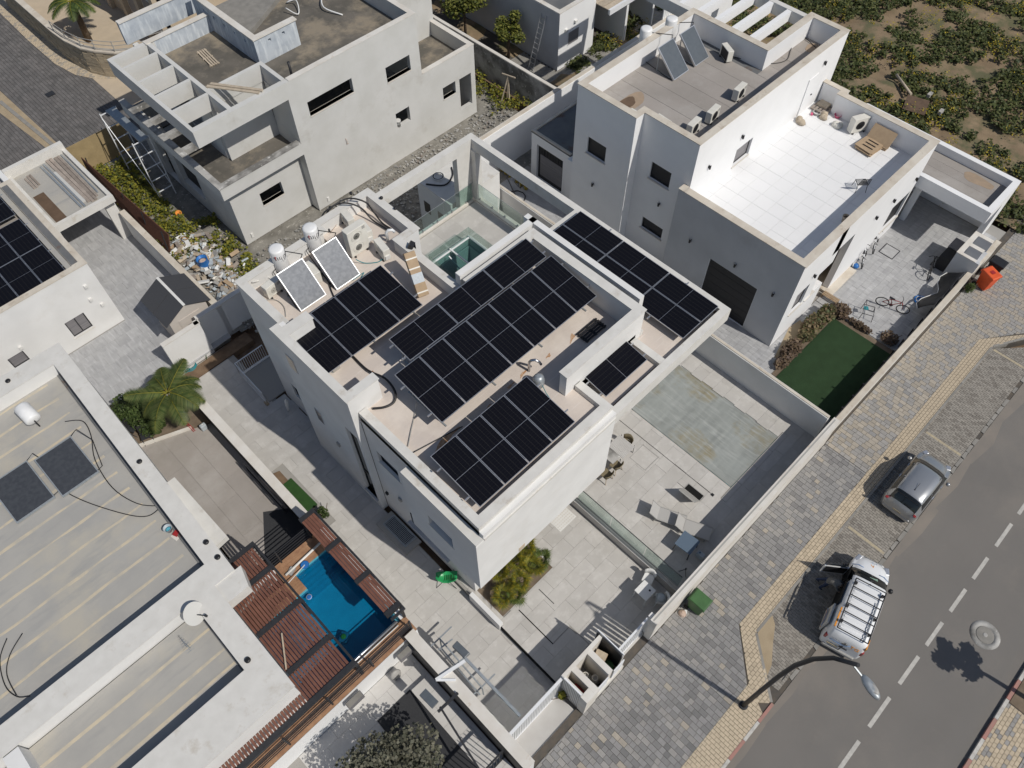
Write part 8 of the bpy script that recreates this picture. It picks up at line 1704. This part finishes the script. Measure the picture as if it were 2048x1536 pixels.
def frond(b, o, az, L, droop, lift, w, n=22, mi=0):
    pts = []
    for k in range(9):
        s = k / 8; pts.append(Vector(o) + Vector((math.cos(az) * L * s * (1 - .15 * s), math.sin(az) * L * s * (1 - .15 * s), lift * s - droop * s * s)))
    b.tube(pts, [.025 * (1 - .8 * k / 8) for k in range(9)], 4, 1)
    for k in range(n * 2):
        s = .12 + .88 * k / (n * 2); i = min(7, int(s * 8)); p = pts[i].lerp(pts[i + 1], s * 8 - i); d = (pts[i + 1] - pts[i]).normalized()
        for sd in (-1, 1):
            r = d.cross(Vector((0, 0, 1))).normalized() * sd; l = w * math.sin(math.pi * min(1, s * .9 + .1)) ** .6 * random.uniform(.85, 1.1); q = p + r * l + d * l * .55 - Vector((0, 0, l * .25)); e = d * .028
            b.add([p - e, p + e, q], [(0, 1, 2)], mi)
pm = thing('palm_tree', 'feathery green palm tree spreading over the passage bed', 'palm', (2.15, 23.0, 0)); MB().tube([(0, 0, 0), (.05, .05, 1.0), (.0, .1, 2.2)], [.15, .12, .1], 12).build('trunk', 'vent_grey', pm)
for k in range(15):
    b = MB(); frond(b, (0, .1, 2.2), k * 2.4 + .3, random.uniform(1.5, 1.95), random.uniform(.5, 1.5), random.uniform(.5, 1.2), .5); b.build('frond', ['leaf_palm', 'leaf_weed'], pm)
pp = thing('palm_tree', 'green palm at the top left corner over the stone wall', 'palm', (13.2, 52.5, 0)); MB().tube([(0, 0, 0), (.1, .1, 2.6)], [.22, .16], 10).build('trunk', 'bark', pp)
for k in range(12):
    b = MB(); frond(b, (.1, .1, 2.6), k * 2.4, 1.9, 1.3, .9, .45); b.build('frond', ['leaf_shrub', 'leaf_weed'], pp)
# bed of fan palms
MB().box((6.02, 6.76, -.05), (8.8, 8.6, -.012)).build('planter_bed', 'dirt_shade', pt)
FP = [(6.5, 7.2, .4, 0, 'low golden fan palm at the left corner of the planter'), (7.0, 7.9, .75, 0, 'golden fan palm under the overhang near the house corner'), (7.3, 7.15, .55, 0, 'golden fan palm at the front edge of the planter, left of centre'), (7.75, 7.8, .8, 0, 'tall golden fan palm in the middle of the planter'), (8.05, 7.2, .6, 0, 'golden fan palm at the front edge, right of centre'), (8.45, 7.9, .7, 0, 'golden fan palm at the right rear of the planter'), (8.55, 7.15, .45, 1, 'greener fan palm at the right front corner of the planter'), (6.9, 6.95, .25, 1, 'small green fan palm at the front left edge of the planter')]
for x, y, h, g, l in FP:
    t = thing('fan_palm', l, 'fan palm', (x, y, 0), random.uniform(0, 3), 'fan palms in the planter'); MB().tube([(0, 0, -.1), (0, 0, h)], [.09, .06], 8).build('trunk', 'bark', t)
    for k in range(13):
        az = k * 2.4; el = random.uniform(.15, 1.1); L_ = random.uniform(.2, .34); o = Vector((math.cos(az) * math.cos(el) * L_, math.sin(az) * math.cos(el) * L_, h + math.sin(el) * L_)); b = MB(); b.beam((0, 0, h), o, .014, .014)
        d0 = Vector((math.cos(az) * math.cos(el), math.sin(az) * math.cos(el), math.sin(el))).normalized(); r = d0.cross(Vector((0, 0, 1))).normalized(); nn_ = r.cross(d0)
        for j in range(17):
            a = (j / 16 - .5) * 3.6; dd = d0 * math.cos(a) + r * math.sin(a); e = (r * math.cos(a) - d0 * math.sin(a)) * .016; l2 = random.uniform(.26, .36)
            b.add([o, o + dd * l2 * .5 + e, o + dd * l2 - Vector((0, 0, .09)), o + dd * l2 * .5 - e], [(0, 1, 2, 3)])
        b.build('leaf', 'leaf_fan_green' if g else 'leaf_fan', t)
# yellow pots by the party wall, garden swing, field finds, small outbuilding behind the villa
for i, p in enumerate(((23.55, 24.69), (23.54, 24.36), (23.52, 24.03), (23.48, 23.44), (23.46, 23.06), (23.44, 22.69))):
    t = thing('plant_pot', ['yellow plant pot, farthest of the row by the party wall', 'yellow plant pot, second from the far end of the row', 'yellow plant pot, third from the far end of the row', 'yellow plant pot, third from the near end of the row', 'yellow plant pot, second from the near end of the row', 'yellow plant pot, nearest of the row by the party wall'][i], 'plant pot', (p[0], p[1], 0), 0, 'yellow pots by the party wall')
    MB().lathe([(.1, 0), (.14, .24), (.15, .25), (.12, .23), (.1, .1)], n=14).build('pot', 'yellow_plastic', t)
sw_ = thing('swing_frame', 'black hanging-chair frame in the narrow yard behind the right villa', 'swing frame', (22.6, 22.6, 0)); MB().tube([(0, 0, 0), (-.2, .5, 1.2), (0, .3, 1.9), (.3, 0, 1.8)], .03, 6).build('stand', 'dark_metal', sw_); MB().tube([(.5 * math.cos(k * .63), .5 * math.sin(k * .63), .03) for k in range(10)], .03, 6, closed=True).build('base_ring', 'dark_metal', sw_)
for k in range(7): MB().tube([(.3, 0, 1.5), (.3 + .35 * math.cos(k * .9), .35 * math.sin(k * .9), 1.0), (.3, 0, .45)], .012, 5).build('cage_rib', 'dark_metal', sw_)
fd = thing('metal_sheet', 'square brown metal sheet lying in the field beside concrete blocks', 'sheet', (*(44.69, 11.08), .28), .3); MB().cbox((0, 0, 0), (1.5, 1.3, .04)).build('sheet', 'wet_stain', fd)
fpz = thing('pipe', 'pale broken pipe lying in the weedy field', 'pipe', (*(45.87, 12.59), .3), 1.0); MB().tube([(-.95, 0, 0), (.95, 0, .05)], .08, 10).build('tube', 'pale_wood', fpz)
for p, l in (((46.11, 10.99), 'concrete block behind the brown sheet in the field'), ((45.12, 9.73), 'concrete block standing right of the brown sheet in the field')):
    t = MB().cbox((0, 0, .1), (.4, .2, .2)).build('concrete_block', 'concrete_block'); t.location = (*p[:2], .2); tag(t, l, 'concrete block', 'blocks in the field')
ob_ = thing('outbuilding', 'small flat-roofed outbuilding with hoses on its roof behind the villa', 'outbuilding', (18.6, 23.3, 0)); MB().box((-1.1, -1.3, 0), (2.2, 1.2, 3.25)).build('wall', 'white_plaster', ob_); MB().box((-1.12, -1.32, 3.25), (2.2, 1.22, 3.3)).build('roof', 'cap_plaster', ob_)
for y in (-.7, .35): MB().box((-1.12, y, 1.5), (-1.09, y + .45, 2.2)).build('window', 'black_plastic', ob_)
cable('fat black cable loops lying on the outbuilding roof', [(17.6, 23.9, 3.34), (18.2, 23.2, 3.34), (18.9, 23.4, 3.34), (19.3, 23.9, 3.34)], .04, 'black_plastic', GC)
tyr = thing('cable_coil', 'round coil of black and white cable on the outbuilding roof', 'coil', (18.4, 23.9, 3.32)); 
for k in range(3): MB().tube([((.2 + .05 * k) * math.cos(a), (.2 + .05 * k) * math.sin(a), .03) for a in [j * .42 for j in range(15)]], .022, 6, closed=True).build('coil', 'black_plastic' if k % 2 else 'chair_white', tyr)
# pallets and planks on the unfinished roof
pl3 = thing('pallet', 'pale broken pallet lying on the dark roof of the unfinished villa', 'pallet', (13.5, 34.8, 7.0), -.1)
for k in range(4): MB().box((-.2 + k * .12, -.75, .05), (-.12 + k * .12, .75, .08)).build('board', 'pale_wood', pl3)
for y in (-.7, 0, .65): MB().box((-.24, y, 0), (.28, y + .08, .05)).build('bearer', 'pale_wood', pl3)
for i, (x, l) in enumerate(((12.3, 'left of two long pale planks bridging the unfinished canopy cells'), (12.5, 'right of two long pale planks bridging the unfinished canopy cells'))):
    t = MB().beam((-.5, 1.0, 0), (.9, -1.1, 0), .14, .05).build('plank', 'pale_wood'); t.location = (x, 30.7, 7.9 + i * .03); tag(t, l, 'plank', 'planks on the unfinished canopy')
vp = thing('vent_pipe', 'black vent pipe standing at the front edge of the unfinished roof', 'vent pipe', (15.2, 30.0, 7.0)); MB().tube([(0, 0, 0), (0, 0, 1.3)], .06, 10).build('pipe', 'black_plastic', vp)
cable('white conduit tangle on the unfinished villa roof', [(18.5, 35.2, 7.3), (18.8, 34.6, 7.1), (19.3, 35.4, 7.3), (19.0, 35.9, 7.1), (19.9, 35.6, 7.3)], .03, 'chair_white', GC)
cable('large white conduit arc on the unfinished villa roof', [(20.4, 33.0, 7.05), (20.0, 34.0, 7.2), (20.6, 34.9, 7.2), (21.3, 34.9, 7.1)], .04, 'chair_white', GC)
